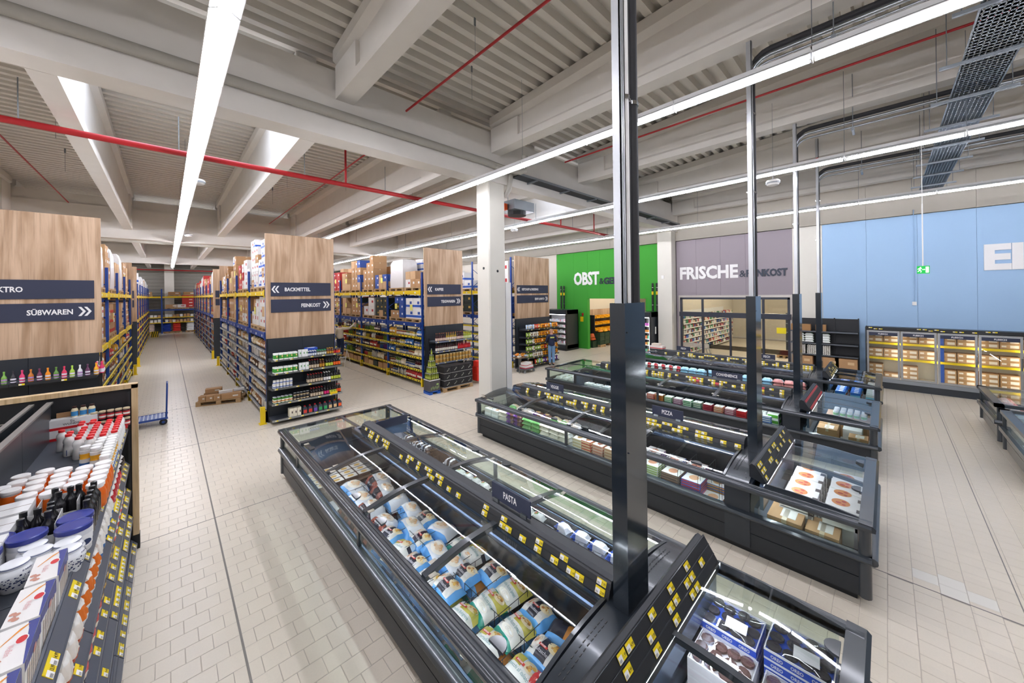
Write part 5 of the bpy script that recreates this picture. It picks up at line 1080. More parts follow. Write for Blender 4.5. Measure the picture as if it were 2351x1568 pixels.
z=ZB[4]; rb(grb,2.08,5,.112,z,'green and white soup box','top',1); rb(whb,2.65,3,.08,z,'small white carton','top',1); rb(spb,2.87,4,.06,z,'blue spice bottle with white cap','top'); rb(spg,3.12,4,.062,z,'green-capped spice bottle','top'); rb(amb,3.38,3,.062,z,'amber bottle with gold cap','top',sc=(1,1,.85)); rb(spr,3.55,2,.07,z,'red relish jar','top'); rb(spo,3.62+.06,1,.07,z,'orange relish jar','top')
put(boxp('blue_carton',.3,.2,.06,'#2a52b8',cat='carton',top='#e8eaf0'),'flat blue and white carton on the spice bottles of the top shelf',(2.98,11.45,z+.15))
z=ZB[3]; rb(grb,2.08,5,.112,z,'green soup box','second',1); rb(whb,2.66,3,.085,z,'white carton with green leaf','second',1); rb(soy,2.9,4,.068,z,'dark soy bottle with red cap','second'); rb(amb,3.18,2,.068,z,'amber sauce bottle','second',sc=(1,1,1.15)); rb(soyd,3.34,3,.068,z,'black bottle with lime label','second'); rb(org,3.55,3,.066,z,'black bottle with orange label','second')
z=ZB[2]; rb(canw,2.05,6,.076,z,'small cream can','third',2); rb(canw,2.05,6,.076,z+.112,'upper small cream can','third',1); rb(soy,2.86,6,.068,z,'brown soy bottle with red cap','third'); rb(wht,3.28,3,.066,z,'black bottle with white cap','third'); rb(soyd,3.48,4,.066,z,'black bottle with pale label','third')
z=ZB[1]; rb(cang,2.06,5,.09,z,'green printed can','fourth',2,sc=(1.1,1.1,1.5)); rb(canb,2.52,5,.078,z,'black soup can','fourth',1); rb(canb,2.52,5,.078,z+.102,'upper black soup can','fourth',1); rb(soy,2.93,5,.07,z,'dark bottle with gold label and red cap','fourth'); rb(pnk,3.29,2,.07,z,'black bottle with pink label','fourth'); rb(soyd,3.43,3,.066,z,'black bottle with yellow label','fourth'); rb(orr,3.62,2,.066,z,'orange labelled bottle with red cap','fourth')
thing('shelf_flyer','yellow flyer taped to the fourth shelf of the sauce shelf','flyer',(3.5,11.185,.56),data=MB().box(-.1,-.003,0,.1,0,.07).me(M_YEL))
z=ZB[0]; rb(crm,2.42,3,.1,z,'cream carton with dark label','bottom',2,dy=.1)
for k,c_ in enumerate(['#d83a2a','#d83a2a','#6a4ab0','#2fa35a','#2fa35a','#e6c08a','#e6c08a','#ee5a20']): put(jug(c_),['red','red','violet','green','green','beige','beige','orange'][k]+' labelled dark jug with red cap, %s from the cream cartons'%od(k),(2.76+k*.13,yf+.02,z))
# gondola kaffee
gondola(6.95,8.62,11.68,[.94,1.35,1.71],.46,'dark end shelf of wines and tins below the KAFFEE panel',face=mat('#7a8296',.4))
wine=bottle('wine_bottle',.034,.3,'#b9973a','#b5643a','#e9d9c8',neck=.45,nr=.33,n=10); winer=bottle('wine_bottle',.034,.3,'#3a1218','#b5643a','#e6c9b8',neck=.45,nr=.33,n=10); wineg=bottle('wine_bottle',.032,.28,'#a3ad3a','#c9d05a','#d9dfa0',neck=.45,nr=.33,n=10); grn=bottle('juice_bottle',.034,.28,'#3a1014','#1a1416','#e9e2d6',neck=.4,nr=.36,n=10); grr=bottle('juice_bottle',.034,.28,'#a01820','#1a1416','#d02a30',neck=.4,nr=.36,n=10)
def rk(p,x0,n,step,z,desc,sh,deep=1,**k): row(p,x0,n,step,11.28,z,desc,'column-far side, %s coffee end shelf'%sh,deep,**k)
rk(winer,7.02,6,.075,1.71,'rosé bottle with copper foil','top'); rk(wine,7.47,6,.078,1.71,'golden wine bottle with copper foil','top'); rk(winer,7.95,4,.078,1.71,'dark red bottle with copper foil','top'); rk(wineg,8.25,6,.062,1.71,'yellow-green bottle','top')
rk(grn,7.02,12,.08,1.35,'dark juice bottle with white label','middle'); rk(grr,7.99,8,.075,1.35,'red labelled juice bottle','middle')
TB_=jar('noodle_tub',.062,.14,'#c9a45a','#e9dcb6','#b88a3a',n=12,cat='tub',lidh=.06,lidr=1.08)
for r in range(2): rk(TB_,7.05,11,.145,.945+r*.15,'%s clear tub of noodles'%['lower','upper'][r],'bottom')
# stack of black cartons on pallet, oil tower
def pallet(x,y,z,label,w=1.2,d=.8,M=M_PAL,rz=0,cheap=False,name='pallet'):
    if cheap:
        k=('pal',M.name,w,d)
        if k not in MT:
            b=MB()
            for i in range(3): b.box(-w/2,-d/2+(d-.1)/2*i,0,w/2,-d/2+(d-.1)/2*i+.1,.022)
            for i in range(3):
                for j in range(3): b.box(-w/2+(w-.14)/2*i,-d/2+(d-.1)/2*j,.022,-w/2+(w-.14)/2*i+.14,-d/2+(d-.1)/2*j+.1,.1)
            b.box(-w/2,-d/2,.1,w/2,d/2,.122)
            for i in range(5): b.box(-w/2,-d/2+(d-.12)/4*i,.122,w/2,-d/2+(d-.12)/4*i+.12,.144)
            MT[k]=b.me(M)
        return thing(name,label,'pallet',(x,y,z),rz,data=MT[k])
    T=thing(name,label,'pallet',(x,y,z),rz)
    pl=MB().box(-w/2,-.055,0,w/2,.055,.02).me(M); cr=MB().box(-.06,-d/2,0,.06,d/2,.02).me(M); bk=MB().box(-.065,-.05,0,.065,.05,.078).me(M)
    for i in range(3): link('bottom_board',pl,T,(0,-d/2+.055+(d-.11)/2*i,0))
    for i in range(3):
        for j in range(3): link('block',bk,T,(-w/2+.065+(w-.13)/2*i,-d/2+.055+(d-.11)/2*j,.02))
        link('stringer_board',cr,T,(-w/2+.065+(w-.13)/2*i,0,.098))
    for i in range(5): link('deck_board',pl,T,(0,-d/2+.055+(d-.11)/4*i,.118))
    return T
pallet(7.55,11.0,0,'light wooden pallet under the black olive-oil cartons',1.25,.7)
bkc=boxp('black_carton',.3,.3,.24,'#1b1a1d',cat='carton',band=('#dcdad6',.05,.09)); olive=MB().ell((.02,-.153,.13),(1,0,.4),(-.4,0,1),.03,.012,8).ell((.05,-.153,.17),(1,0,-.6),(.6,0,1),.025,.01,8).ell((-.02,-.153,.1),(1,0,1),(-1,0,1),.02,.01,8).me(cm('#c9cbbd',.5)); bkc.p.append(('olive_print',olive)); bkc.p.append(('olive_print',olive))
for c_ in range(4):
    for r in range(3): put(bkc,'black carton with white olive print, %s from the oil tower, %s layer'%(od(c_),od(r)),(7.1+c_*.31,10.83,.14+r*.245))
for c_ in range(3): put(bkc,'black carton behind the front stack, %s from the oil tower'%od(c_),(7.1+c_*.31,11.12,.14+.49)); 
bk2=boxp('bottle_carton',.22,.22,.34,'#1e1d20',cat='carton',lab='#c9c5bd')
for r in range(2):
    for c_ in range(2): put(bk2,'tall black bottle carton, %s from the pallet, %s layer'%(od(c_),od(r)),(8.42+c_*.24,11.35-.1,.12+r*.36))
rdc=boxp('red_carton',.24,.3,.26,'#e2301c',cat='carton',lab='#f0d9d0')
for r in range(2):
    for c_ in range(2): put(rdc,'bright red carton beside the column, %s layer, %s outward'%(od(r),od(c_)),(8.62+c_*.26,10.95,.1+r*.27)) if not(r==1 and c_==9) else 0
put(rdc,'topmost bright red carton beside the column',(8.62,10.95,.64),sc=(.8,.8,.8))
# oil tower
T=thing('display_carton','grey printed cardboard base of the olive oil tower on blue feet','display',(6.62,10.95,0)); link('cardboard_box',MB().box(-.2,-.2,.1,.2,.2,.5).me(cm('#4a4648',.6)),T)
pr=MB(); 
for i in range(9): pr.ell((-.15+i*.037,-.201,.2+.02*(i%3)),(1,0,0),(0,0,1),.008,.055,8)
pr.ell((.1,-.2015,.33),(1,0,0),(0,0,1),.05,.03,12)
link('asparagus_print',pr.me(cm('#9ab86a',.5)),T); link('white_rim',MB().box(-.205,-.205,.47,.205,.205,.5).me(cm('#e6e4e0',.5)),T)
link('blue_foot',MB().box(-.21,-.21,0,-.1,.21,.1).box(.1,-.21,0,.21,.21,.1).box(-.21,-.21,.08,.21,.21,.11).me(cm('#1f5ab8',.4)),T)
OB=bottle('oil_bottle',.028,.2,'#7f8a2e','#c9ccd0','#a8b04a',neck=.35,nr=.35,n=8); OB2=OB
for L_,(n,z) in enumerate([(5,.5),(4,.71),(3,.92),(2,1.13)]):
    s=.075
    for i in range(n):
        for j in range(n):
            if i in (0,) or j in (0,) or i==n-1 or j==n-1: put(OB,'green oil bottle with silver cap, tier %s of the tower, place %s-%s'%(CARDN[L_],CARDN[i],CARDN[j]),(6.62+(i-(n-1)/2)*s,10.95+(j-(n-1)/2)*s,z))
    thing('tier_board','clear divider board over tier %s of the oil tower'%CARDN[L_],'board',(6.62,10.95,z-.008),data=MB().cbox(0,0,0,n*s+.02,n*s+.02,.006).me(cm('#b9bba0',.3)))
put(OB,'single green oil bottle on top of the oil tower',(6.62,10.95,1.335))
# ketchup gondola
ZK=[.17,.5,.8,1.12,1.43,1.78]
gondola(11.62,13.9,11.68,ZK,.5,'black end shelf of pasta bags beside the man in blue',face=mat('#3a3a34',.5))
KB=[bagp('pasta_packet',.12,.2,.06,[a,c_],(lambda u,v:1 if .25<v<.75 and .2<u<.8 else 0),60+i) for i,(a,c_) in enumerate([('#9ab84a','#e9e2cc'),('#efe9d9','#8a6a3a'),('#f0a020','#7a3a14'),('#e9861a','#f2d9a0'),('#d8452a','#f2e2c0'),('#bcd0e6','#c9b48a'),('#6a3a8a','#e6dfe9')])]
KN=['green','cream','orange','amber','red','pale blue','violet']
for si,z in enumerate(ZK[::-1]):
    sh=['top','second','third','fourth','fifth','bottom'][si]
    for k in range(16):
        if si==5 and k<4: continue
        q=[[5,5,5,5,4,4,3,2,2,3,3,2,5,2,2,3],[0,0,1,1,1,1,2,2,2,2,3,2,2,3,2,2],[0,0,0,1,2,2,2,3,2,2,2,3,3,2,2,2],[0,0,0,1,0,0,0,2,2,4,2,2,2,3,3,2],[0,0,0,1,1,1,1,1,2,2,2,2,3,3,2,2],[5,5,0,0,4,0,5,0,6,6,3,6,6,5,6,6]][si][k]
        put(KB[q],'%s pasta packet, %s from the oak panel, %s shelf behind the man in blue'%(KN[q],od(k),sh),(11.74+k*.138,11.3-.02*(k%2),z+.1),rot=(PI/2-.12,0,R_.uniform(-.15,.15)))
put(boxp('open_carton',.42,.3,.16,M_CARD,cat='carton'),'open brown carton on the bottom shelf beside the roll cart',(11.82,11.35,.18))
# sweets panel shelf with bottles
gondola(-3.15,-1.03,11.68,[1.42,1.85],.5,'black end shelf of colourful lemonade bottles below the SÜßWAREN sign',face=M_BLK)
lem=['#5a2a5a','#e0a030','#2a2a30','#e0407a','#e9e6ea','#d9952a','#7ab04a','#2a2a30','#e03a70','#c9762a','#6a2a4a','#f0901a','#5a8a3a','#e03a60','#a8cc4a','#dfe0e2','#5a2a50','#f0b020','#e0505a']
lcn=['violet','yellow','black','pink','silver','amber','green','black','magenta','copper','plum','orange','dark green','red-pink','lime','white','purple','gold','coral']
for k in range(19):
    c_=lem[k]; bt=bottle('lemonade_bottle',.034,.235,c_,c_,'#e6e0ea' if k%3 else '#b58ac0',neck=.42,nr=.36,n=12,lab2=c_)
    if k<17: put(bt,'%s lemonade bottle, %s from the picture edge side below the SÜßWAREN sign'%(lcn[k],od(k)),(-2.76+k*.1,11.26,1.85)) 
    else: put(bt,'%s lemonade bottle at the corner turning along the sweets rack, %s'%(lcn[k],od(k-17)),(-1.05,11.3+.1*(k-17),1.85))
for k in range(6): put(bottle('lemonade_bottle',.034,.235,lem[(k*5+3)%19],lem[(k*5+3)%19],'#e6e0ea',neck=.42,nr=.36,n=12),'%s lemonade bottle, %s of the small group behind the gold bottle'%(lcn[(k*5+3)%19],od(k)),(-1.06+.07*(k%2),11.42+.05*k,1.85),parts=True)
# ================================================================ PALLET RACKS
rr=random.Random(21)
M_YP=mat('#e8cf2a',.5); TAGW=cm('#e9e7df')
CT=[]
def add_ct(w,d,h,M,**k): CT.append(boxp('carton',w,d,h,M,**k))
cb_=[boxp('carton',.4,.6,.3,M_CARD,tape='#c9b28c',lab='#efeeea',cat='carton'),boxp('carton',.4,.6,.3,M_CARD2,lab='#e9e6df',band=('#6b4a30',.45,.5),cat='carton'),boxp('carton',.4,.6,.3,M_CARD3,tape='#d6c6a6',cat='carton'),boxp('carton',.4,.6,.3,'#e4e2de',lab='#b8343a',cat='carton'),boxp('carton',.4,.6,.3,'#eceae8',lab='#2a4fa0',band=('#2f5fc0',.12,.35),cat='carton'),boxp('carton',.4,.6,.3,'#b8302c',lab='#efe6dc',cat='carton'),boxp('carton',.4,.6,.3,'#2c4f9c',lab='#e6e6ea',cat='carton'),boxp('carton',.4,.6,.3,'#dfe6da',band=('#2f8a4a',.1,.4),cat='carton'),boxp('carton',.4,.6,.3,M_CARD,band=('#c8342c',.1,.4),cat='carton'),boxp('carton',.4,.6,.3,'#26302a',lab='#c9a24a',cat='carton')]
CN=['brown taped','dark brown striped','pale brown','white red-labelled','white and blue','red','blue','white and green','red-banded brown','dark green']
wrapM=mat('#dcdad8',.35,coat=.3,bump=.8,nscale=14)
def wrapped(w,d,h,seed):
    r=random.Random(seed); b=MB(); n=10; prof=[(1.0,0),(1.02,h*.3),(1.0,h*.6),(.97,h*.85),(.8,h)]
    vs=[];m_=len(prof)
    for (s,z) in prof:
        for i in range(n*4):
            k=i//n; t=(i%n)/n; q=[(-1+2*t,-1),(1,-1+2*t),(1-2*t,1),(-1,1-2*t)][k]; e=r.uniform(.97,1.03)*s; vs.append((q[0]*w/2*e,q[1]*d/2*e,z+r.uniform(-.01,.01)))
    N=n*4; fs=[(j*N+i,j*N+(i+1)%N,(j+1)*N+(i+1)%N,(j+1)*N+i) for j in range(m_-1) for i in range(N)]; fs.append(tuple((m_-1)*N+i for i in range(N)))
    return b.add(vs,fs)
WR=[wrapped(.78,1.1,1.1,i).me(wrapM,True) for i in range(3)]
note=MB().box(0,-.1,0,.003,.1,.22).me(mat('#f0ea7a',.6))
KNM={0:'carton',1:'carton',2:'carton',3:'white_box',4:'white_box',5:'printed_carton',8:'printed_carton',6:'dark_carton',7:'white_box',9:'dark_carton'}  # all rack cartons, names follow their colour and print
def load(xc,yc,z,side,w,d,h,mix,where,big=False,force=None):
    """stack of cartons; front toward side*x; w along y"""
    kinds=mix; k=rr.choice(kinds) if force is None else force
    if k=='wrap':
        o=thing('wrapped_load','crumpled shrink-wrapped load '+where,'pallet load',(xc,yc,z),PI/2*0,data=WR[rr.randrange(3)],sc=(d/.78,w/1.15,h/1.1)); return
    ny=rr.choice([2,3]) if not big else 2; nz=max(2,int(round(h/rr.choice([.25,.3,.34]))))
    if big: nz=2
    cw=w/ny; ch=h/nz; drop=[rr.choice([0,0,1,1,2]) if h>.8 else rr.choice([0,0,1]) for _ in range(ny)]; drop[rr.randrange(ny)]=0
    for j in range(nz):
        nn=ny
        for i in range(nn):
            if j>=nz-drop[i]: continue
            kk=k if rr.random()<.8 else rr.choice([q for q in kinds if q!='wrap'] or [k]); p=cb_[kk]
            put(p,'%s carton, %s layer, %s, %s'%(CN[kk].replace(' red-labelled','').replace(' striped',''),od(j),od(i),where),(xc,yc-w/2+cw*(i+.5),z+ch*j),(-side)*(-PI/2)+rr.uniform(-.06,.06),sc=(cw*.97/.4,d/.6,ch*.99/.3),group='cartons '+where,name=('big_carton' if big else KNM[kk]))  # the coarse loads are cartons too
    if rr.random()<.35 and not big:
        thing('paper_note','yellow paper note stuck on the load '+where,'note',(xc+side*(d/2+.012),yc+rr.uniform(-.2,.2),z+h*.4),0 if side>0 else PI,data=note)
def rack(xf,side,y0,bays,bay,depth,shelfz,beamz,where,shelfcol,seq=None,seqt=None,top=4.25,mix=None,mixtop=None,goods=None,far=False,hs=None,rail='slots'):
    """face plane x=xf, goods visible from side direction (side=-1: seen from -x). body extends to xf - side*depth"""
    T=thing('pallet_rack','blue and yellow pallet rack '+where,'rack',(xf,y0,0)); s=-side
    def X(u): return s*u
    def bx(b,u0,y0_,z0,u1,y1_,z1,mi=0): a,c=sorted((X(u0),X(u1))); b.box(a,y0_,z0,c,y1_,z1,mi); return b
    for i in range(bays+1):
        y=i*bay
        b=MB(); bx(b,0,y-.036,0,.06,y+.036,top); link('upright',b.me(M_BLUE),T)
        b=MB(); bx(b,depth-.06,y-.036,0,depth,y+.036,top); 
        z=.2
        link('rear_upright',b.me(M_BLUE),T); b=MB()
        while z<top-.5: b.tube([(X(.06),y,z),(X(depth-.06),y,z+.45)],.015,4).tube([(X(depth-.06),y,z+.45),(X(.06),y,z+.9)],.015,4); z+=.9
        link('brace',b.me(M_BLUE),T)
        link('foot_guard',bx(bx(MB(),-.03,y-.06,0,.0,y+.06,.3),-.03,y-.06,0,.06,y-.05,.3).me(M_YEL),T) if i in (0,bays) or not far else None
    for i in range(bays):
        for z,h,M in beamz:
            b=MB(); bx(b,-.012,i*bay+.045,z,.04,(i+1)*bay-.045,z+h); 
            for yy in (i*bay+.045,(i+1)*bay-.045-.09): bx(b,-.018,yy,z-.05,-.0,yy+.09,z+h+.04)
            bm=link('beam',b.me(M),T); b=MB()
            for q in range(3): bx(b,-.015,i*bay+.4+q*.9,z+.03,-.011,i*bay+.5+q*.9,z+.09)
            link('beam_label',b.me(TAGW),bm)
            b=MB(); bx(b,depth-.05,i*bay+.045,z,depth-.01,(i+1)*bay-.045,z+h); link('rear_beam',b.me(M),T)
        for z in shelfz:
            b=MB(); bx(b,.0,i*bay+.05,z-.035,depth-.02,(i+1)*bay-.05,z-.005); sh=link('shelf_board',b.me(M_SH),T)
            b=MB(); bx(b,-.025,i*bay+.045,z-.055,0,(i+1)*bay-.045,z+.015); rl=link('shelf_beam',b.me(shelfcol),T)
            if not far:
                b=MB(); y=i*bay+.12; 
                while y<(i+1)*bay-.14: bx(b,-.0275,y,z-.04,-.025,y+.08,z+.0); y+=.16+rr.choice([0,.0,.12])
                link('tag_strip',b.me(M_BLK if rail=='slots' else TAGW),rl)
    # pallets and loads
    npal=2 if bay>2.5 else 1; pw=(bay-.2)/npal
    for z,h,M in beamz:
        for i in range(bays):
            for q in range(npal):
                yc=y0+i*bay+.1+pw*(q+.5); istop=z>3.2
                lv='top level' if istop else 'middle level'
                wh='%s pallet %s, %s'%(lv,CARDN[(i*npal+q)%10]+('' if i*npal+q<10 else ' plus'),where.split(',')[0].replace('of the ',''))
                xc=xf+s*(depth*.5)
                pallet(xc,yc,z+h,'pallet, '+wh,pw*.94,depth*.86,M_PAL,PI/2,cheap=True) if False else thing('pallet','wooden pallet, '+wh,'pallet',(xc,yc,z+h),PI/2,data=palm(pw*.94,depth*.9))
                hh=(rr.uniform(.85,1.35) if istop else rr.uniform(.75,.92)) if not hs else hs[0 if istop else 1]*rr.uniform(.8,1)
                sq=(seqt if istop else seq); fo=None
                if sq:
                    fo=sq[(i*npal+q)%len(sq)]
                    if isinstance(fo,tuple): fo,hh=fo
                load(xc,yc,z+h+.145,side,pw*.86,depth*.82,hh,(mixtop if istop else mix),wh,big=far,force=fo)
    return T
def palm(w,d):
    k=('palm',round(w,2),round(d,2))
    if k not in MT:
        b=MB()
        for i in range(3): b.box(-w/2,-d/2+(d-.1)/2*i,0,w/2,-d/2+(d-.1)/2*i+.1,.022)
        for i in range(3):
            for j in range(3): b.box(-w/2+(w-.14)/2*i,-d/2+(d-.1)/2*j,.022,-w/2+(w-.14)/2*i+.14,-d/2+(d-.1)/2*j+.1,.1)
        for i in range(5): b.box(-w/2,-d/2+(d-.12)/4*i,.1,w/2,-d/2+(d-.12)/4*i+.12,.144)
        MT[k]=b.me(M_PAL)
    return MT[k]
GR=mat('#8a8f96',.45,.3)
# baking rack, aisle face (seen from -x)
ZBF=[.21,.6,.93,1.25,1.6,1.92]
rack(1.95,-1,11.75,4,2.84,.85,ZBF,[(2.26,.14,M_BLUE),(3.44,.12,M_YEL)],'of the BACKMITTEL row, along the main aisle',GR,mix=[0,2,3],mixtop=[4,3,0],seq=[3,3,0,0,2,0,8,0],seqt=[(4,1.35),(3,1.5),(3,1.0),(5,.9),(0,1.35),(2,.8),(1,1.1),(0,.7)],rail='tags')
rack(3.72,1,11.75,4,2.84,.85,[.2,.6,1.0,1.4,1.8],[(2.26,.14,M_BLUE),(3.44,.12,M_YEL)],'of the FEINKOST row, backing the baking rack',M_YP,mix=[0,2],mixtop=[0,5,2],far=True)
ZCF=[.2,.59,1.06,1.45,1.81]
rack(6.83,-1,11.95,4,2.9,.8,ZCF,[(2.2,.15,M_BLUE),(3.44,.13,M_YEL)],'of the KAFFEE row, facing the woman on the ladder',M_YP,mix=[0,2,9],mixtop=[0,2,6],seq=[4,6,9,3,0,2,0,0],seqt=[(3,.62),('wrap',1.15),(6,.62),(0,1.55),(0,1.45),(2,.9),(5,1.0),('wrap',.9)])
rack(8.5,1,11.95,4,2.9,.8,[.2,.59,1.0,1.45,1.8],[(2.2,.15,M_BLUE),(3.44,.13,M_YEL)],'of the TEIGWAREN row, behind the coffee rack',M_YP,mix=[5,6,3],mixtop=[2,2,4])
rack(11.45,-1,12.0,4,2.9,.8,[.2,.6,1.0,1.4,1.8],[(2.2,.15,M_BLUE),(3.44,.13,M_YEL)],'of the KETCHUP row, behind the white column casing',M_YP,mix=[9,6],mixtop=[3,4],top=5.1,far=True)
ZAF=[.2,.62,1.0,1.3,1.72]
rack(-1.12,1,11.75,4,2.84,.85,ZAF,[(2.12,.12,M_YEL),(3.44,.12,M_YEL)],'of the SÜßWAREN row, along the main aisle',M_YP,mix=[0,3,5],mixtop=[0,2],seq=[5,3,0,8,0,2,4,0],seqt=[(7,1.1),('wrap',1.2),(0,1.2),('wrap',1.25),(2,.9),('wrap',1.3),(0,1.1),(2,1.0)])
# far runs of both rows
rack(1.95,-1,26.2,7,2.9,.85,ZBF,[(2.26,.14,M_BLUE),(3.44,.12,M_YEL)],'of the far baking run, past the cross aisle',GR,mix=[0,8,2],mixtop=[5,0,'wrap'],far=True)
rack(-1.12,1,26.2,7,2.9,.85,ZAF,[(2.12,.12,M_YEL),(3.44,.12,M_YEL)],'of the far sweets run, past the cross aisle',M_YP,mix=[0,8,2],mixtop=[2,'wrap',4],far=True)
# end panels of far runs and backs of near runs
M_OAK2=M_OAK
for (x0,x1,y,nm) in ((1.9,3.7,26.05,'far baking run'),(-3.2,-1.05,26.05,'far sweets run'),(1.95,3.7,23.2,'cross aisle end of the baking row'),(-3.2,-1.08,23.2,'cross aisle end of the sweets row')):
    t=thing('row_sign_panel','plain oak-look panel at the '+nm,'sign panel',((x0+x1)/2,y,0)); w=x1-x0
    link('board',MB().box(-w/2,0,2.26,w/2,.03,5.0).me(M_OAK),t); link('dark_back_panel',MB().box(-w/2,0,0,w/2,.02,2.26).me(M_DARK),t)
    link('sign_board',MB().box(-w/2+.1,-.015,3.42,w/2-.1,0,3.8).box(-w/2+.1,-.015,2.97,w/2-.1,0,3.33).me(M_NAVY),t)
for x,y in ((-1.0,11.9),(-1.02,23.3),(-1.02,26.0),(1.86,23.25),(1.86,26.05),(1.84,11.62)):
    thing('corner_guard','yellow and black corner guard at %s'%{(-1.0,11.9):'the sweets rack corner',(-1.02,23.3):'the cross aisle sweets corner',(-1.02,26.0):'the far sweets run corner',(1.86,23.25):'the cross aisle baking corner',(1.86,26.05):'the far baking run corner',(1.84,11.62):'the foot of the BACKMITTEL panel'}[(x,y)],'guard',(x,y,0),data=MB().box(-.05,-.06,0,.05,.06,.45).box(-.08,-.1,0,.08,.1,.02).me(M_YEL))
t=thing('hazard_board','black and yellow striped board at the end of the far sweets run','guard',(-.95,44.6,.0),data=MB().box(-.05,0,0,.45,.03,.5).me(M_YEL)); b=MB()
for i in range(4): b.quad([(-.05+i*.13,-.002,0),(.01+i*.13,-.002,0),(.01+i*.13+(.1),-.002,.5),(-.05+i*.13+.1,-.002,.5)])
link('black_stripe',b.me(M_BLK),t)
# end rack across the hall
T=thing('pallet_rack','blue and yellow pallet rack across the end of the main aisle','rack',(0,48.4,0))
for x in (-7.4,-3.9,-.3,3.3,6.9): link('upright',MB().box(x-.05,0,0,x+.05,.09,4.3).me(M_BLUE),T); link('rear_upright',MB().box(x-.05,1.0,0,x+.05,1.09,4.3).me(M_BLUE),T)
for x0,x1 in ((-7.35,-3.95),(-3.85,-.35),(-.25,3.25),(3.35,6.85)):
    link('beam',MB().box(x0,-.01,3.45,x1,.05,3.58).me(M_YEL),T); link('beam',MB().box(x0,-.01,2.2,x1,.05,2.34).me(M_BLUE),T)
    for z in (1.05,1.55): link('shelf_beam',MB().box(x0,-.01,z-.04,x1,.03,z+.03).me(M_YEL),T); link('shelf_board',MB().box(x0,.0,z,x1,1.0,z+.02).me(M_SH),T)
sack=[pillow(.62,.42,.16,[],seed=i).me(cm(c,.5),True) for i,c in enumerate(['#2a49b0','#d83a30','#eceef0','#d9c6bc'])]; sn=['blue','red','white','pinkish']
for x,k in ((.05,0),(.75,1),(1.75,2),(2.45,2),(3.8,2),(-1.9,3),(-1.1,3)):
    thing('pallet','wooden floor pallet with %s sacks, %s under the end rack'%(sn[k],{.05:'beside the upright',.75:'second',1.75:'third',2.45:'fourth',3.8:'last',-1.9:'outer',-1.1:'inner'}[x]),'pallet',(x+.0,48.85,0),data=palm(.72,.8))
    for j in range(6): thing('sack','%s sack, %s layer on the pallet %s'%(sn[k],od(j),{.05:'beside the upright',.75:'of red sacks',1.75:'third along the end rack',2.45:'fourth along the end rack',3.8:'last along the end rack',-1.9:'at the outer bay',-1.1:'at the inner bay'}[x]),'sack',(x,48.8,.145+j*.17),rr.uniform(-.08,.08),data=sack[k],group=sn[k]+' sacks under the end rack')
for i,(x,z,k,n) in enumerate([(-1.8,2.34,2,4),(1.6,2.34,5,4),(2.4,2.34,5,4),(.4,2.34,0,1),(1.0,2.34,3,1),(4.0,2.34,5,3),(-2.9,2.34,0,3),(-2.6,3.58,0,1),(-1.4,3.58,0,1),(.6,3.58,1,1),(1.7,3.58,1,1),(2.7,3.58,1,1),(5,3.58,2,2)]):
    thing('pallet','wooden pallet, %s counted along the end rack beams'%od(i),'pallet',(x,48.9,z),data=palm(.95,.8))
    for j in range(n):
        put(cb_[k],'%s carton, %s layer of load %s on the end rack'%(CN[k],od(j),od(i)),(x,48.85,z+.145+j*.3),sc=(2.2,1.2,1),parts=True)
for z,wn in ((1.57,'upper'),(1.07,'lower')):
    x=-3.6; i=0
    while x<3.2:
        k=rr.choice([3,4,2,8]); 
        if abs(x+.3)>.15: put(cb_[k],'small %s package, %s on the %s shelf of the end rack'%(CN[k],od(i),wn),(x,48.6,z),sc=(.5,.6,rr.uniform(.7,1.0)),parts=False)
        x+=.26; i+=1
# ---------------- shelf goods
FAM=[('jar',['#7a3a1e','#c9962a','#8a1e1e','#e0cf9a','#3f5a2a','#b8582a']),('can',['#c9ccd0','#b8342c','#2f4f8f','#d9c04a']),('packet',['#d9c9a8','#e0a83a','#8a5a3a','#e6e2da','#c23a3a','#3f6fae','#3a2a3a']),('bottle',['#2a1c18','#c9a23a','#5a1e24','#7f9a3a','#e6e0d6','#6a3a8a'])]
GP_={}
def gp(kind,c):
    if (kind,c) in GP_: return GP_[(kind,c)]
    if kind=='jar': p=jar('glass_jar',.045,.14,c,'#c9b26a','#e9e2d0',n=8)
    elif kind=='can': p=jar('tin_can',.045,.13,c,'#c9ccd0','#e9e2d0',n=8,cat='can',lidh=.04,lidr=.98)
    elif kind=='bottle': p=bottle('oil_bottle',.036,.24,c,'#2a2a2a','#e2dccb',n=8)
    elif kind=='box': p=boxp('food_box',.12,.1,.2,c,cat='box',band=('#e9e4d6',.3,.6))
    else:
        r=hash(c)%97; p=bagp('food_packet',.13,.2,.06,[c,'#e9e2d0'],(lambda u,v:1 if (.3<v<.6 and .15<u<.85) else 0),r,cat='packet')
    GP_[(kind,c)]=p; return p
def fill(xf,side,ya,yb,z,hmax,level,where,fam,step=.15,deep=.12,name=None,parts=False,zones=5):
    y=ya+.1; i=0; zone=0; kind,c=None,None; left=0
    while y<yb-.08:
        if left<=0: kind,cs=rr.choice(fam); c=rr.choice(cs); left=rr.randint(2,5)
        left-=1; p=gp(kind,c); hh={'jar':.14,'can':.13,'bottle':.24,'packet':.2,'box':.2}[kind]; sz=min(1.25,hmax/hh*.85)
        loc=(xf-side*deep+rr.uniform(-.02,.02),y,z+(.1*sz if kind=='packet' else 0))
        rot=(PI/2-.1,0,side*PI/2+rr.uniform(-.15,.15)) if kind=='packet' else (0,0,side*PI/2)
        put(p,'%s, %s from the oak panel end, %s, %s'%(p.n.replace('_',' '),od(i),level,where),loc,rot=rot,sc=(sz,sz,sz),parts=parts,group='goods on the %s %s'%(level,where))
        y+=step*rr.uniform(.85,1.15)*(1.0 if kind!='packet' else 1.05); i+=1
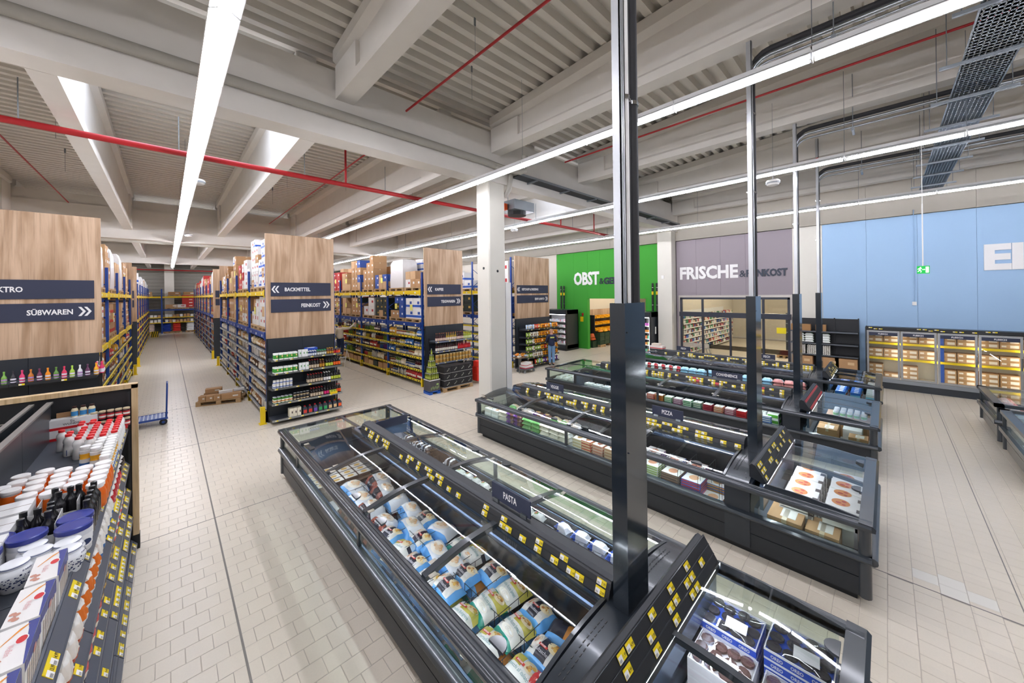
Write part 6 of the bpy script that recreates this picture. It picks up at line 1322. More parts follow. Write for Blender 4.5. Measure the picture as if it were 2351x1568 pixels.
for bi in range(3):
    for li,z in enumerate(ZCF):
        h=(ZCF+[2.2])[li+1]-z-.1
        if li==0 and bi>0: 
            for q in range(5): put(cb_[rr.choice([0,0,2,9])],'brown floor-level carton, %s in bay %s of coffee rack'%(od(q),CARDN[bi]),(7.05,12.2+bi*2.9+q*.52,z),PI/2,sc=(1.1,.7,rr.uniform(.7,1)))
        else: fill(6.83,-1,11.97+bi*2.9,11.95+(bi+1)*2.9,z,h,'%s level bay %s'%(od(li),CARDN[bi]),'coffee rack',FAM,parts=(bi==0))
SNK=[('packet',['#b99a72','#d9c9a8','#8a6a4a','#e6dccb','#b88a5a','#5a3a2a']),('packet',['#c9b48a','#e9e2d6','#a0704a']),('box',['#e6e2da','#d9c9a8'])]
for bi in range(4):
    for li,z in enumerate(ZBF):
        h=(ZBF+[2.26])[li+1]-z-.08
        fill(1.95,-1,11.8+bi*2.84,11.75+(bi+1)*2.84,z,h,'%s level bay %s'%(od(li),CARDN[bi]),'aisle face of baking rack',SNK if bi<2 else [('packet',['#d9d2c6','#c9c2b8','#e6e0d6','#b8343a']),('box',['#dfdcd6','#cfc8bc'])],step=.19)
SWT=[('packet',['#e0a83a','#c23a3a','#e6e2da','#8a5a3a','#e8c84a']),('box',['#b8342c','#e0cf9a','#c9904a','#e9e6e0']),('jar',['#c9962a','#8a1e1e'])]
for bi in range(4):
    for li,z in enumerate(ZAF):
        h=(ZAF+[2.12])[li+1]-z-.08
        fill(-1.12,1,11.8+bi*2.84,11.75+(bi+1)*2.84,z,h,'%s level bay %s'%(od(li),CARDN[bi]),'sweets rack',SWT,step=.2)
for li,z in enumerate([.59,1.0,1.45,1.8]): fill(8.5,1,11.97,14.8,z,.3,'%s level'%od(li),'pasta rack face beside the column',[('packet',['#c8202a','#2f5fb0','#e9e6e0']),('box',['#c8202a','#eceae6'])],step=.18)
def massfill(xf,side,y0,y1,zs,top,cols,name,label):
    b=MB(); ms=[cm(c) for c in cols]
    for li,z in enumerate(zs):
        h=(zs+[top])[li+1]-z-.1; y=y0+.1
        while y<y1:
            w=rr.uniform(.12,.2); hh=h*rr.uniform(.55,.95); a=xf-side*rr.uniform(.03,.08); c=a-side*.3; b.box(min(a,c),y,z,max(a,c),y+w*.92,z+hh,rr.randrange(len(cols))); y+=w
    o=link(name,b.me(ms)); tag(o,label,'packaged goods',kind='stuff')
massfill(1.95,-1,26.3,46.3,ZBF,2.26,['#b99a72','#e6dccb','#c8423a','#5a3a2a','#e6902a','#d9d2c6','#3a4a6a'],'packaged_goods','mixed packets filling the shelves of the far baking run')
massfill(-1.12,1,26.3,46.3,ZAF,2.12,['#b99a72','#e6dccb','#c8423a','#2a3a7a','#e6902a','#d9d2c6'],'packaged_goods','mixed packets filling the shelves of the far sweets run')
# ================================================================ WALL SIDE FURNITURE
M_FRM=mat('#262b38',.5,name='anthracite_frame')
# glazed shop front, Y 7.08..2.74
wf=struct('window_5',MB().box(XW-.06,7.02,0,XW+.08,7.1,3.1).box(XW-.06,2.74,0,XW+.08,2.82,3.1).box(XW-.06,2.74,3.03,XW+.08,7.1,3.12).box(XW-.12,2.70,2.2,XW+.08,7.12,2.42).box(XW-.05,6.04,0,XW+.05,6.12,3.1).box(XW-.05,4.88,0,XW+.05,4.95,2.25).box(XW-.05,3.62,0,XW+.05,3.7,3.1).me(M_FRM),'anthracite framed glazed shop front with sliding doors under the grey wall')
for a,c in ((6.12,7.02),(4.95,6.04),(3.7,4.88),(2.82,3.62)):
    link('pane',MB().box(XW-.005,a,.05,XW+.005,c,2.2).me(M_GLASS),wf)
    link('frosted_band',MB().box(XW-.012,a,.72,XW-.008,c,.92).me(glass('#c9c6c0',.9)),wf)
for a,c in ((6.12,7.02),(3.7,6.04),(2.82,3.62)): link('upper_pane',MB().box(XW-.005,a,2.42,XW+.005,c,3.03).me(M_GLASS),wf)
struct('trim_1',MB().box(XW-.03,2.66,3.12,XW+.02,7.18,3.22).box(XW-.03,7.1,0,XW+.02,7.18,3.12).box(XW-.03,2.66,0,XW+.02,2.74,3.12).me(mat('#b3aca4',.4,.5)))
thing('notice','yellow notice on the glass door beside the egg shelf','notice',(XW-.14,3.02,1.62),data=MB().box(0,-.16,0,.006,.16,.24).me(mat('#f2dc10',.5)))
# rooms behind
M_RW=mat('#e2d9c8',.8); M_RW2=mat('#e6cdb4',.8)
wb=struct('wall_back_room',MB().box(XW+.2,7.95,0,XW+12,8.1,3.7).box(XW+12,1.2,0,XW+12.2,14,3.7).box(XW+.2,1.0,0,XW+12,1.2,3.7).box(XW+.2,1,3.7,XW+12.2,14.2,3.8).box(XW+.2,14,0,XW+12,14.2,3.7).me(M_RW),'cream walls and ceiling of the two rooms behind the glazed front and green opening')
tl=MB().tube([(-.7,0,0),(.7,0,0)],.02,6).me(emis('#fff4e2',170)); fx=MB().box(-.75,-.05,.03,.75,.05,.09).me(M_TROUGH)
for i,(x,y,wh) in enumerate([(20.5,4.0,'near the glazed front'),(23.5,4.0,'in the middle of the dairy room'),(27,4.0,'far in the dairy room'),(21,11,'inside the green opening'),(24,11,'deep in the produce room')]):  # tubes added to light the two rooms behind the wall
    t=thing('added_strip_light','added white tube light '+wh,'ceiling light',(x,y,3.55)); link('housing',fx,t); link('tube',tl,t); link('hanger',MB().box(-.01,-.01,.09,.01,.01,.15).me(M_WHITE),t)
# dairy shelving along the left wall of that room (faces -y)
T=thing('wall_shelf','long white dairy shelving behind the glazed front','shelf',(XW+1.0,7.9,0)); LD=8.5
ZD=[.15,.42,.68,.94,1.2,1.46,1.72,1.98]
link('back_panel',MB().box(0,-.03,0,LD,0,2.35).me(M_WHITE),T)
for z in ZD: link('shelf_board',MB().box(0,-.55,z-.03,LD,0,z).me(M_WHITE),T); link('price_strip',MB().box(0,-.565,z-.045,LD,-.55,z+.01).me(cm('#ece9e0')),T)
dcol=['#e9e6e2','#d9dfe6','#c23a44','#3f6fb8','#8a4a3a','#e6c9b0','#4f9a6a','#dcd8d0','#3a3a4a']
dm=[boxp('dairy_pack',.12,.1,.15,c,cat='packet',lab='#f4f2ee') for c in dcol]
for li,z in enumerate(ZD):
    i=0; x=.1
    while x<5.2: put(dm[rr.choice([0,0,1,2,3,4,5,6,7,7,8])],'dairy pack, %s from the glass front, %s level of the long white shelf'%(od(i),od(li)),(XW+1+x,7.4,z),sc=(1.0,1,rr.uniform(.7,1.3)),parts=False,group='dairy packs on the long white shelf'); x+=.17; i+=1
b=MB(); 
for z in ZD:
    x=5.3
    while x<LD: w=rr.uniform(.1,.16); b.box(XW+1+x,7.34,z,XW+1+x+w,7.5,z+rr.uniform(.1,.19),rr.randrange(9)); x+=w+.02
tag(link('packaged_goods',b.me([cm(c) for c in dcol])),'mixed dairy packs at the deep end of the white shelving','packaged goods',kind='stuff')
# back cooler in that room
t=thing('dark_shelf','dark refrigerated shelf deep behind the glass door','shelf',(25.5,3.0,0),data=MB().box(0,-1.2,0,.8,1.0,2.1).me(M_DARK)); 
for z in (.5,1,1.5): link('shelf_board',MB().box(-.05,-1.2,z,0,1.0,z+.04).me(M_STEEL),t)
pallet(22.8,3.6,0,'low wooden pallet on the floor of the dairy room',.8,.6)
put(cb_[5],'red carton on the dairy room pallet',(22.6,3.6,.14),sc=(.8,.6,.6)); put(cb_[0],'brown carton on the dairy room pallet',(23.0,3.6,.14),sc=(.8,.6,.5))
t=thing('step_ladder','grey step ladder standing by the white dairy shelving','ladder',(20.0,6.6,0))
for s in (-.2,.2): link('rail',MB().tube([(s,-.35,0),(s,0,1.15)],.018,6).me(M_STEEL),t); link('rail',MB().tube([(s,.35,0),(s,0,1.15)],.016,6).me(M_STEEL),t)
for k in range(4): link('step',MB().box(-.2,-.35+.08*k,.22+.24*k,.2,-.22+.08*k,.24+.24*k).me(M_STEEL),t)
# produce room
t=thing('produce_stand','stepped produce stand with yellow crates inside the green opening','stand',(21.6,13.0,0))
link('back_board',MB().box(-2.2,.6,0,2.0,.68,2.3).me(M_OAK),t)
for z,d in ((1.0,-.1),(1.35,.05),(1.75,.2)): link('shelf_board',MB().box(-2.2,d-.25,z-.04,2.0,.6,z).me(M_BLK),t)
link('side_frame',MB().box(-2.25,-.3,0,-2.2,.65,2.0).me(M_BLK),t)
yc=MB().box(-.22,-.16,0,.22,.16,.02).box(-.22,-.16,0,-.2,.16,.13).box(.2,-.16,0,.22,.16,.13).box(-.22,-.16,0,.22,-.14,.13).box(-.22,.14,0,.22,.16,.13).box(-.19,-.13,.02,.19,.13,.09).me(mat('#f0ab12',.5))
gc=MB().box(-.26,-.18,0,.26,.18,.24).me(mat('#1e3a24',.5)); 
for zi,(z,d) in enumerate(((1.02,-.15),(1.37,0),(1.77,.15))):
    for i in range(7): thing('yellow_crate','yellow produce crate, %s from the opening, %s step'%(od(i),od(zi)),'crate',(19.75+i*.5,13.0+d,z),0,rot=(.3,0,0),data=yc,group='yellow produce crates')
for i in range(6):
    for j in range(3): thing('green_crate','dark green crate, %s from the opening, %s layer'%(od(i),od(j)),'crate',(19.8+i*.56,12.6,.14+j*.25),data=gc,group='dark green crates')
    pallet(19.8+i*.56,12.6,0,'wooden pallet under dark green crate column %s'%CARDN[i],.52,.5) if i%2==0 else 0
on=[pillow(.35,.26,.14,[],seed=s,wr=.02).me(mat(c,.6,bump=.5,nscale=40),True) for s,c in ((1,'#e8901a'),(2,'#f0b020'))]
for i in range(6): thing('produce_net','orange produce net bag, %s from the opening on the green crates'%od(i),'net bag',(19.8+i*.56,12.6,.9),rr.uniform(-.4,.4),data=on[i%2])
thing('green_crate','dark green crate standing in the green opening','crate',(19.3,12.85,0),data=MB().box(-.3,-.25,0,.3,.25,.4).me(mat('#1e3a24',.5)))
for i in range(2): thing('produce_net','%s net bag piled on the crate in the green opening'%['orange and white','red-orange'][i],'net bag',(19.28,12.85,.41+i*.17),.5*i,data=pillow(.45,.36,.2,[],seed=9+i,wr=.03).me(mat('#d9642a',.6,bump=.5,nscale=40),True))
# open fridges
def fridge(name,x0,x1,y0,y1,h,label,goods=True,cols=('#e9c9d0','#dfe3ea','#d89aa8','#f0efee')):
    T=thing(name,label,'fridge',(x0,y0,0)); w=y1-y0; d=x1-x0
    link('casing',MB().box(.06,0,.0,d,.05,h).box(.06,w-.05,0,d,w,h).box(d-.06,0,0,d,w,h).box(.0,0,h-.25,d,w,h).box(.0,0,.0,d,w,.32).me(M_DARK),T)
    link('side_moulding',MB().box(-.03,-.01,0,.08,.05,h).box(-.05,-.02,0,d,w,.1).me(M_BLK),T)
    link('liner',MB().box(.1,.06,.33,.14,w-.06,.36).box(d-.1,.06,.33,d-.07,w-.06,h-.26).me(M_WHITE),T)
    link('led_strip',MB().box(.05,.08,h-.29,.08,w-.08,h-.27).box(.05,.07,.4,.07,.09,h-.3).me(emis('#f4f0ff',14)),T)
    zs=[.4,.75,1.05,1.38,1.7]
    for z in zs: link('shelf_board',MB().box(.12,.06,z-.02,d-.1,w-.06,z).box(.1,.06,z-.03,.12,w-.06,z+.02).me(M_WHITE),T)
    link('glass_door',MB().box(.01,.08,.34,.018,w-.08,h-.28).me(M_GLASS),T)
    for li,z in enumerate(zs):
        y=.2;i=0
        while y<w-.12: put(boxp('chilled_pack',.1,.14,.11,rr.choice(cols),cat='packet',lab='#f2f0f2'),'chilled pack, %s from the near side, %s shelf of %s'%(od(i),od(li),label.split(' beside')[0][:40]),(x0+.25,y0+y,z),-PI/2,sc=(1,1,rr.uniform(.9,1.5)),parts=False,group='chilled packs '+name); y+=.13;i+=1
    return T
fridge('chiller_cabinet',17.0,18.2,13.1,15.2,2.4,'dark glass-door chiller beside the green wall opening')
fridge('drinks_chiller',17.3,18.4,8.12,8.86,2.4,'narrow dark chiller of coloured drinks beside the red pipe',cols=('#c86ab8','#f0a04a','#5fb08a','#f0884a','#c9d89a'))
thing('info_box','small white box on the side of the narrow chiller','box',(17.75,8.1,1.3),data=MB().box(0,-.03,0,.09,0,.35).me(M_WHITE))
for y,z0,wh in ((8.22,2.42,'above the narrow chiller'),(8.45,2.42,'above the narrow chiller, inner one'),(14.25,2.42,'above the chiller beside the opening'),(14.48,2.42,'above the chiller beside the opening, inner one')):
    t=thing('insulated_riser','black insulated riser pipe with yellow mark '+wh,'pipe',(18.3,y,z0)); link('pipe_body',MB().tube([(0,0,0),(0,0,1.45)],.05,8).me(M_INS),t); link('yellow_mark',MB().lathe([(.052,.85),(.052,1.02)],8,caps=False).me(M_YEL),t); link('clamp',MB().lathe([(.055,.3),(.055,.33)],8).lathe([(.055,1.2),(.055,1.23)],8).me(M_CHROME),t)
put(boxp('carton',.5,.3,.12,'#e9ddd6',cat='carton',band=('#c23030',.1,.4)),'white and red carton on the ridge end of the FISCH island',(14.15,6.35,1.15),PI/2); put(boxp('carton',.3,.25,.08,'#e6d6c6',cat='carton'),'small cream carton on top of the white and red one',(14.15,6.4,1.27),PI/2)
# black egg shelf
T=thing('wall_shelf','black wall shelf with eggs and brown cartons before the pale wall strip','shelf',(17.9,.72,0)); w=1.95
link('back_panel',MB().box(.5,0,0,.53,w,2.3).me(M_BLK),T)
for y in (0,.66,w-.03): link('side_post',MB().box(.46,y-.015,0,.5,y+.02,2.33).me(M_BLK),T)
for z in (.94,1.37,1.83): link('shelf_board',MB().box(0,0,z-.03,.5,w,z).me(M_BLK),T); link('price_strip',MB().box(-.01,0,z-.04,0,w,z+.01).me(mat('#6c7076',.3,.6)),T)
link('base_deck',MB().box(-.05,0,0,.5,w,.12).me(M_BLK),T)
egg=MB(); 
for i in range(5):
    for j in range(5): egg.lathe([(.012,0),(.022,.02),(.018,.04),(.006,.05)],6,-.11+i*.055,-.11+j*.055,0)
EG=P('egg_tray','tray',MB().box(-.14,-.14,0,.14,.14,.012).me(cm('#d9d4c8',.8)),[('eggs',egg.me(cm('#efe9e2',.6),True))]); EG.p[0][1].name='eggs'
for i,y in enumerate((2.35,2.02,1.62)):
    for k in range(6):
        o=put(EG,'tray of white eggs, %s layer, %s pile from the glazed front'%(od(k),od(i)),(18.08,y,.945+k*.058)); 
for ob in list(bpy.data.objects):
    if ob.name.startswith('eggs'): ob['kind']='stuff'
GB=bagp('flour_bag',.28,.2,.085,['#e9ece6','#3f9a4a','#c8a08a'],lambda u,v:1 if .25<v<.75 else 0,71)
for i,y in enumerate((2.38,2.1,1.62)):
    for k in range(4): put(GB,'%s bag, %s layer, %s pile on the egg shelf'%(['white and green','white and green','green'][i],od(k),od(i)),(18.1,y,1.375+k*.085),PI/2)
for i,y in enumerate((2.5,2.2,1.75)): put(boxp('carton',.3,.3,.24,M_CARD2,cat='carton'),'plain brown carton, %s on the top level of the egg shelf'%od(i),(18.1,y,1.835),PI/2,sc=(1,.8,1))
for i,y in enumerate((2.3,1.55,1.05)): [put(boxp('carton',.62,.35,.3,M_CARD,cat='carton',lab='#d9b88a'),'wide printed brown carton, %s, %s layer under the egg shelf'%(od(i),od(q)),(18.1,y,.125+q*.37),-PI/2,sc=(1,1,1.22)) for q in (0,1)]
# meat freezer wall
T=thing('meat_freezer','long glass-door FLEISCH freezer wall with grey frames and price strip on top','freezer',(17.75,.5,0)); n=6; dw=.805
L_=n*dw
link('base',MB().box(0,-L_,0,.7,0,.33).me(M_DARK),T); link('bottom_trim',MB().box(-.03,-L_,.22,.02,0,.34).me(mat('#8f9499',.4,.5)),T)
link('top_casing',MB().box(0,-L_,1.99,.7,.02,2.08).box(0,0,0,.7,.03,2.08).me(M_DARK),T)
ts=link('price_strip',MB().box(-.02,-L_,2.0,-.0,.02,2.1).me(M_BLK),T)
for i in range(38):
    if rr.random()<.6: link('price_tag',TP[0],ts,(-.021,-.1-i*.125,2.02+.035*rr.randrange(2)),rz=-PI/2,sc=(1.3,1,1))
link('interior_lining',MB().box(.62,-L_,.33,.65,0,1.99).box(.05,-L_,.33,.65,0,.36).me(mat('#c9c2ae',.6)),T)
for i in range(n):
    y1=-i*dw; y0=y1-dw
    fr=link('door_frame',MB().box(-.035,y0+.01,.35,.0,y0+.06,1.98).box(-.035,y1-.06,.35,.0,y1-.01,1.98).box(-.035,y0+.06,1.92,.0,y1-.06,1.98).box(-.035,y0+.06,.35,.0,y1-.06,.41).me(mat('#a4a5a5',.35,.4)),T)
    link('pane',MB().box(-.02,y0+.06,.41,-.014,y1-.06,1.92).me(M_GLASS),fr)
    hd=link('header',MB().box(-.03,y0+.06,1.81,-.024,y1-.06,1.92).me(M_NAVY),fr)
    link('handle',MB().box(-.06,y0+.02,1.0,-.035,y0+.045,1.35).me(M_CHROME),fr)
    tx=link('lettering',MB().text('FLEISCH',(-.0312,(y0+y1)/2,1.845),(0,-1,0),(0,0,1),.045,0,1.0,.03,'C').me(M_TXT),fr)
    for z in (.98,1.5): link('yellow_beam',MB().box(.1,y0+.0,z,.15,y1-.0,z+.07).me(M_YEL),T)
    link('led_strip',MB().box(.03,y0+.02,.42,.05,y0+.035,1.9).me(emis('#fff3e0',12)),T)
for y in (-1.72,): link('rear_upright',MB().box(.16,y-.04,.36,.24,y+.04,1.95).me(M_BLUE),T)
MC=boxp('meat_carton',.38,.4,.14,M_CARD,cat='carton'); MC.p=[('label',MB().box(-.16,-.2012,.05,-.07,-.2,.1).box(0,-.2012,.03,.16,-.2,.11).me(cm('#e6d9c8',.6)))]
for i in range(n):
    for li,(z,k) in enumerate(((.37,3),(1.06,2),(1.58,2))):
        for c_ in range(2):
            kk=k if not (li==0 and ((i==0 and c_==1) or (i==1 and c_==1))) else 1
            for q in range(kk):
                if li==0 and i in (0,1) and c_==1 and rr.random()<.3: continue
                put(MC,'brown meat carton, door %s, %s level, %s column, %s in stack'%(CARDN[i],od(li),od(c_),od(q)),(17.75+.38,.5-i*dw-.22-c_*.38,z+q*.145),-PI/2,sc=(.95,1,1),group='meat cartons behind the glass doors')
# far right islands (partly in view)
def island_b(x0,y1,label,goods=True):
    T=thing('island_freezer',label,'freezer',(x0,y1,0)); W=IW; L=4.0
    link('plinth',MB().box(.1,-L,0,W-.1,-.12,.12).me(M_BLK),T); link('lower_panel',MB().box(.04,-L,.1,.06,-.05,.5).box(W-.06,-L,.1,W-.04,-.05,.5).box(.05,-.08,.1,W-.05,-.05,.29).box(.05,-.08,.3,W-.05,-.05,.5).me(mat('#8a8780',.4,.3)),T)
    link('bumper',MB().prism([(0,.47),(-.035,.51),(0,.555),(.05,.555),(.05,.47)],'y',-L,.03).prism([(W,.47),(W+.035,.51),(W,.555),(W-.05,.555),(W-.05,.47)],'y',-L,.03).box(0,-.02,.47,W,.035,.555).me(M_RAIL),T)
    for x in (.05,W-.05): link('corner_post',MB().tube([(x,-.06,.1),(x,-.06,.88)],.055,10).me(M_RAIL,True),T)
    link('top_rail',MB().box(-.03,-L,.84,.1,.03,.905).box(W-.1,-L,.84,W+.03,.03,.905).box(-.03,-.1,.84,W+.03,.03,.905).me(M_RAIL),T)
    link('side_pane',MB().box(.03,-L,.55,.038,-.1,.84).box(W-.038,-L,.55,W-.03,-.1,.84).me(M_GLASSG),T); link('side_pane',MB().box(.1,-.04,.55,W-.1,-.032,.84).me(M_GLASSG),T)
    link('liner',MB().box(.07,-L,.2,W-.07,-.1,.24).me(LINF),T); link('lid_pane',MB().box(.1,-1.1,.91,W-.1,-.1,.917).me(M_GLASS),T); link('head_ridge',MB().prism([(-1.3,.9),(-1.25,1.1),(-1.15,1.1),(-1.08,.93)],'x',.1,W-.1).me(M_DARK2),T); link('led_strip',MB().box(.1,-1.09,.88,W-.1,-1.08,.9).me(LEDM),T)
    return T
island_b(12.85,-1.62,'freezer island end with vegetables in front of the meat freezer doors')
for i in range(9):
    for k in range(5): put([VG,WH,FP][(i+k)%3] if k<3 else FP,'pale frozen bag, %s from the corner, %s layer of the island by the meat doors'%(od(i),od(k)),(13.1+i*.21,-2.0,.26+k*.085),rr.uniform(-.1,.1),parts=(k==4))
island_b(10.25,-1.62,'freezer island corner at the picture edge beside the aisle')
# ================================================================ FLOOR ITEMS
T=thing('hand_truck','blue platform trolley with upright handle standing in the main aisle','trolley',(-.42,13.75,0))
MB_=mat('#1f4796',.4)
b=MB().box(-.42,-.3,.17,.42,.3,.2); link('platform',b.me(MB_),T)
for i in range(10): link('slat',MB().box(-.36+i*.078,-.28,.2,-.335+i*.078,.28,.206).me(mat('#b9c4d6',.4)),T)
link('edge_lip',MB().box(-.43,-.31,.16,-.41,.31,.23).box(-.43,-.31,.16,.43,-.29,.21).box(-.43,.29,.16,.43,.31,.21).me(MB_),T)
link('handle_frame',MB().tube([(.4,-.22,.18),(.42,-.22,1.0),(.42,-.18,1.08),(.42,.18,1.08),(.42,.22,1.0),(.4,.22,.18)],.018,8).me(MB_,True),T)
for z in (.42,.62,.82): link('handle_rung',MB().tube([(.41,-.22,z),(.41,.22,z)],.01,6).me(MB_),T)
wh=MB().tube([(0,-.02,.08),(0,.02,.08)],.08,14).me(M_BLK)
for x in (-.34,.34):
    for y in (-.24,.24): w_=link('caster',wh,T,(x,y,0)); link('hub',MB().tube([(0,-.024,.08),(0,.024,.08)],.035,8).me(MB_),w_)
pl=pallet(1.3,15.1,0,'light wooden pallet with loose cartons on the aisle floor',1.15,.75,rz=-.35)
def onp(dx,dy,z,w,d,h,lb,rz=0,M=M_CARD,lab='#e9e4dc',tape=None):
    c,s=math.cos(-.35),math.sin(-.35); put(boxp('carton',w,d,h,M,cat='carton',lab=lab,tape=tape),lb,(1.3+dx*c-dy*s,15.1+dx*s+dy*c,z),-.35+rz)
for i in range(3): onp(-.42+.19*i,-.24,.142,.18,.25,.16,'small brown carton with white label, %s of three at the pallet corner'%od(i))
onp(.3,-.18,.142,.5,.28,.16,'long brown carton with white label on the floor pallet',.12); onp(.2,.2,.142,.5,.28,.15,'brown carton at the back of the floor pallet'); onp(-.3,.15,.142,.36,.3,.17,'brown carton at the rear corner of the floor pallet')
onp(-.25,.12,.315,.42,.24,.13,'brown carton lying on top at the back of the floor pallet',.2); onp(.12,-.1,.305,.35,.14,.08,'white carton lying across the long brown carton',.25,M='#e4e1dd'); onp(.42,.12,.3,.28,.16,.07,'white flat carton at the end of the floor pallet',.3,M='#e9e7e4')
# roll cart by the ketchup shelf
T=thing('roll_cart','low dolly with cartons parked before the white column casing','trolley',(11.3,10.95,0)); link('platform',MB().box(-.35,-.3,.14,.35,.3,.18).me(mat('#5a5e64',.4,.4)),T)
for x in (-.28,.28):
    for y in (-.22,.22): link('caster',MB().tube([(x,y-.02,.06),(x,y+.02,.06)],.06,10).me(mat('#74787c',.4)),T)
put(boxp('carton',.5,.35,.12,'#ece6e2',cat='carton',band=('#c23040',.0,.3)),'lower white and red carton on the dolly',(11.3,10.9,.18)); put(boxp('carton',.4,.3,.12,'#efeae6',cat='carton',band=('#c23040',.0,.2)),'upper white and red carton on the dolly',(11.28,10.9,.305),.15)
T=thing('shopping_crate','wire basket heaped with yellow and cream packets beside the pasta shelf','basket',(11.15,11.15,.62)); wm=MB()
for z in (0,.12,.24): wm.box(-.3,-.25,z,.3,-.246,z+.005).box(-.3,.246,z,.3,.25,z+.005).box(-.3,-.25,z,-.296,.25,z+.005).box(.296,-.25,z,.3,.25,z+.005)
for i in range(9): wm.box(-.3+i*.074,-.25,0,-.296+i*.074,-.246,.25)
for x,y in ((-.28,-.23),(.28,-.23),(-.28,.23),(.28,.23)): wm.box(x-.012,y-.012,-.62,x+.012,y+.012,.0)
link('wire_frame',wm.me(M_STEEL),T); link('bottom_board',MB().box(-.29,-.24,0,.29,.24,.01).me(M_CARD),T)
for i in range(9): put(KB[[1,2,5,3,1,2,5,3,1][i]],'packet heaped in the wire basket, %s from the column'%od(i),(10.95+.2*(i%3),11.0+.15*(i//3),.66+.05*(i%2)),rr.uniform(0,3),rot=(rr.uniform(-.3,.3),rr.uniform(-.3,.3),rr.uniform(0,3)))
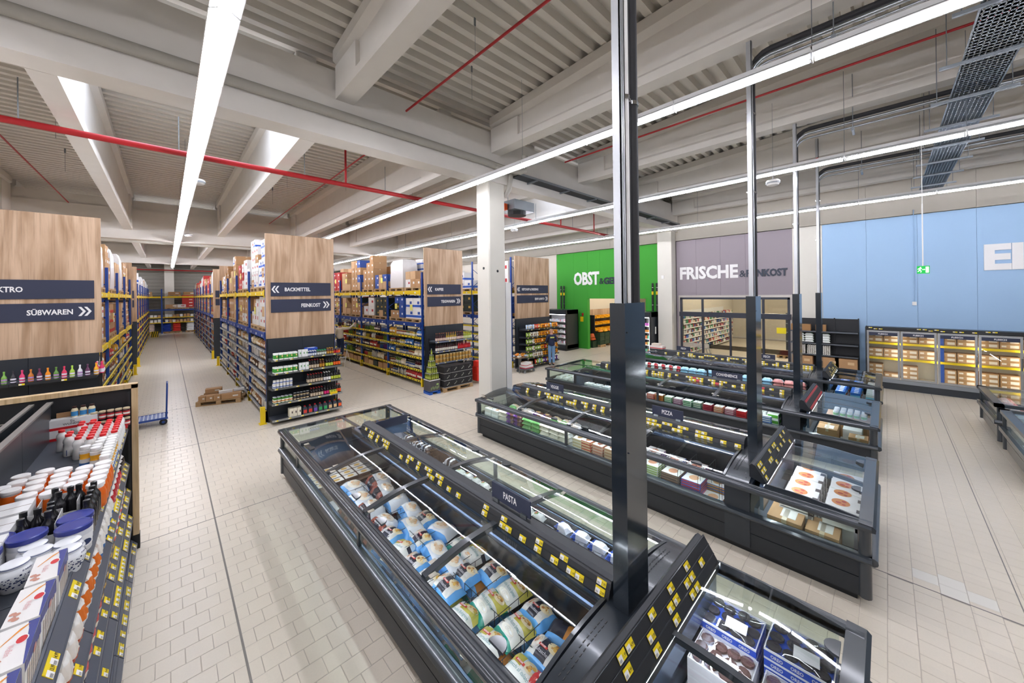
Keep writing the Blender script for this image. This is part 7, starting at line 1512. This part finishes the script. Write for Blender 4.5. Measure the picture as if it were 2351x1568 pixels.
# ================================================================ PEOPLE
def skin(name,verts,edges,radii,M,parent,root=0,sub=2,loc=(0,0,0)):
    me=bpy.data.meshes.new(name); me.from_pydata(verts,edges,[]); o=link(name,me,parent,loc); md=o.modifiers.new('skin','SKIN'); 
    for i,r in enumerate(radii):
        sv=me.skin_vertices[0].data[i]; sv.radius=(r,r) if not isinstance(r,tuple) else r; sv.use_root=(i==root)
    s=o.modifiers.new('sub','SUBSURF'); s.levels=sub; s.render_levels=sub; me.materials.append(M)
    for md_ in (md,):
        try: md_.use_smooth_shade=True
        except Exception: pass
    return o
def person(name,label,loc,rz,lhand,rhand,lelb,relb,shirt,pants,hair,bald=False,hgt=1.0,feet=((-.09,.0),(.09,.0))):
    """faces +y; x to its right"""
    T=thing(name,label,'person',loc,rz,sc=(hgt,hgt,hgt)); SK=mat('#c8957a',.55)
    lf,rf=feet
    V=[(0,0,.95),(0,.0,1.12),(0,.0,1.32),(0,-.01,1.44),(0,.0,1.5),(0,.015,1.57),(0,.02,1.65),(0,.015,1.72),
       (-.09,0,.9),(lf[0],.02,.5),(lf[0],-.02,.09),(lf[0],.12,.03), (.09,0,.9),(rf[0],.02,.5),(rf[0],-.02,.09),(rf[0],.12,.03),
       (-.17,-.01,1.4),lelb,lhand, (.17,-.01,1.4),relb,rhand]
    E=[(0,1),(1,2),(2,3),(3,4),(4,5),(5,6),(6,7),(0,8),(8,9),(9,10),(10,11),(0,12),(12,13),(13,14),(14,15),(3,16),(16,17),(17,18),(3,19),(19,20),(20,21)]
    Rr=[(.13,.1),(.12,.095),(.145,.1),(.08,.07),.05,.07,(.083,.095),.06,.08,.055,.04,.035,.08,.055,.04,.035,.055,.042,.028,.055,.042,.028]
    # fingers
    for hi,sgn in ((18,-1),(21,1)):
        h=Vector(V[hi]); e=Vector(V[hi-1]); d=(h-e).normalized(); s=d.cross(Vector((0,0,1))); s=s.normalized() if s.length>.1 else Vector((1,0,0)); n=d.cross(s)
        pi=len(V); V.append(tuple(h+d*.05)); E.append((hi,pi)); Rr.append((.032,.018))
        for k in range(4):
            a=h+d*.09+s*((k-1.5)*.018); c=a+d*([.028,.036,.034,.024][k])+n*-.01; q=len(V); V+= [tuple(a),tuple(c)]; E+=[(pi,q),(q,q+1)]; Rr+=[.009,.007]
        q=len(V); V+=[tuple(h+d*.02+s*.035),tuple(h+d*.055+s*.05)]; E+=[(hi,q),(q,q+1)]; Rr+=[.011,.009]
    skin('body',V,E,Rr,SK,T)
    # clothing
    JV=[(0,0,.86),(0,0,1.08),(0,0,1.32),(0,-.01,1.42),(-.17,-.01,1.4),lelb,tuple(Vector(lelb).lerp(Vector(lhand),.88)),(.17,-.01,1.4),relb,tuple(Vector(relb).lerp(Vector(rhand),.88))]
    skin('top_garment',JV,[(0,1),(1,2),(2,3),(3,4),(4,5),(5,6),(3,7),(7,8),(8,9)],[(.185,.14),(.16,.125),(.175,.125),(.1,.085),.075,.058,.042,.075,.058,.042],mat(shirt,.8,bump=.4,nscale=20),T)
    PV=[(0,0,1.03),(-.085,0,.88),(lf[0],.02,.5),(lf[0],-.02,.1),(.085,0,.88),(rf[0],.02,.5),(rf[0],-.02,.1)]
    skin('trousers',PV,[(0,1),(1,2),(2,3),(0,4),(4,5),(5,6)],[(.14,.11),.105,.078,.06,.105,.078,.06],mat(pants,.85,bump=.3,nscale=60),T)
    for f in (lf,rf): skin('shoe',[(f[0],-.05,.04),(f[0],.06,.035),(f[0],.17,.03)],[(0,1),(1,2)],[.045,.045,.035],M_BLK,T,sub=1)
    for s in (-1,1): link('ear',MB().lathe([(.004,-.025),(.012,-.01),(.014,.01),(.004,.03)],8).me(SK,True),T,(s*.085,.01,1.64))
    link('nose',MB().add([(0,.115,1.63),(-.014,.1,1.61),(.014,.1,1.61),(0,.1,1.665),(0,.13,1.615)],[(0,1,4),(0,4,2),(1,2,4),(3,1,0),(3,0,2)]).me(SK,True),T)
    for s in (-1,1): link('eye',MB().lathe([(.003,-.01),(.011,-.004),(.011,.004),(.003,.01)],8).me(mat('#f0ece6',.3)),T,(s*.032,.103,1.655))
    link('mouth',MB().box(-.022,.108,1.583,.022,.114,1.59).me(mat('#a8605a',.5)),T)
    if not bald: skin('hair',[(0,-.05,1.56),(0,-.025,1.62),(0,-.005,1.69),(0,.005,1.76)],[(0,1),(1,2),(2,3)],[(.08,.06),(.1,.095),(.105,.11),.075],mat(hair,.7),T)

    return T
p=person('person','bald man in navy jacket and light jeans facing the pasta shelf',(13.15,11.02,0),-.6,(-.2,.2,1.12),(.2,.22,1.12),(-.27,.0,1.13),(.27,.0,1.13),'#1b2340','#6f93b8','#000000',bald=True,hgt=1.0)
link('back_print',MB().box(-.1,-.155,1.3,.1,-.15,1.36).me(mat('#c9cf6a',.6)),p)
p=person('person','dark-haired woman in cream sweater and jeans reaching up from the ladder',(6.15,18.6,.42),-.75,(-.25,.18,1.15),(.55,.42,1.62),(-.27,.02,1.15),(.42,.12,1.42),'#d9cfbb','#1d2b48','#1c1412',hgt=.98)
T=thing('step_ladder','white step ladder the woman in the cream sweater stands on','ladder',(6.2,18.55,0),-.75)
MLD=mat('#e6e4e0',.4)
for s in (-.22,.22): link('rail',MB().tube([(s*1.15,-.3,0),(s,.05,.75)],.018,6).me(MLD),T); link('rail',MB().tube([(s*1.1,.4,0),(s,.08,.75)],.015,6).me(MLD),T)
for k,z in enumerate((.2,.4)): link('step',MB().box(-.22,-.22+k*.1,z-.02,.22,.02+k*.16,z+.0).me(MLD),T)
link('rubber_foot',MB().box(-.27,-.33,0,-.23,-.27,.03).me(M_BLK),T)
print('TRUNC',len(TRUNC),TRUNC[:6])
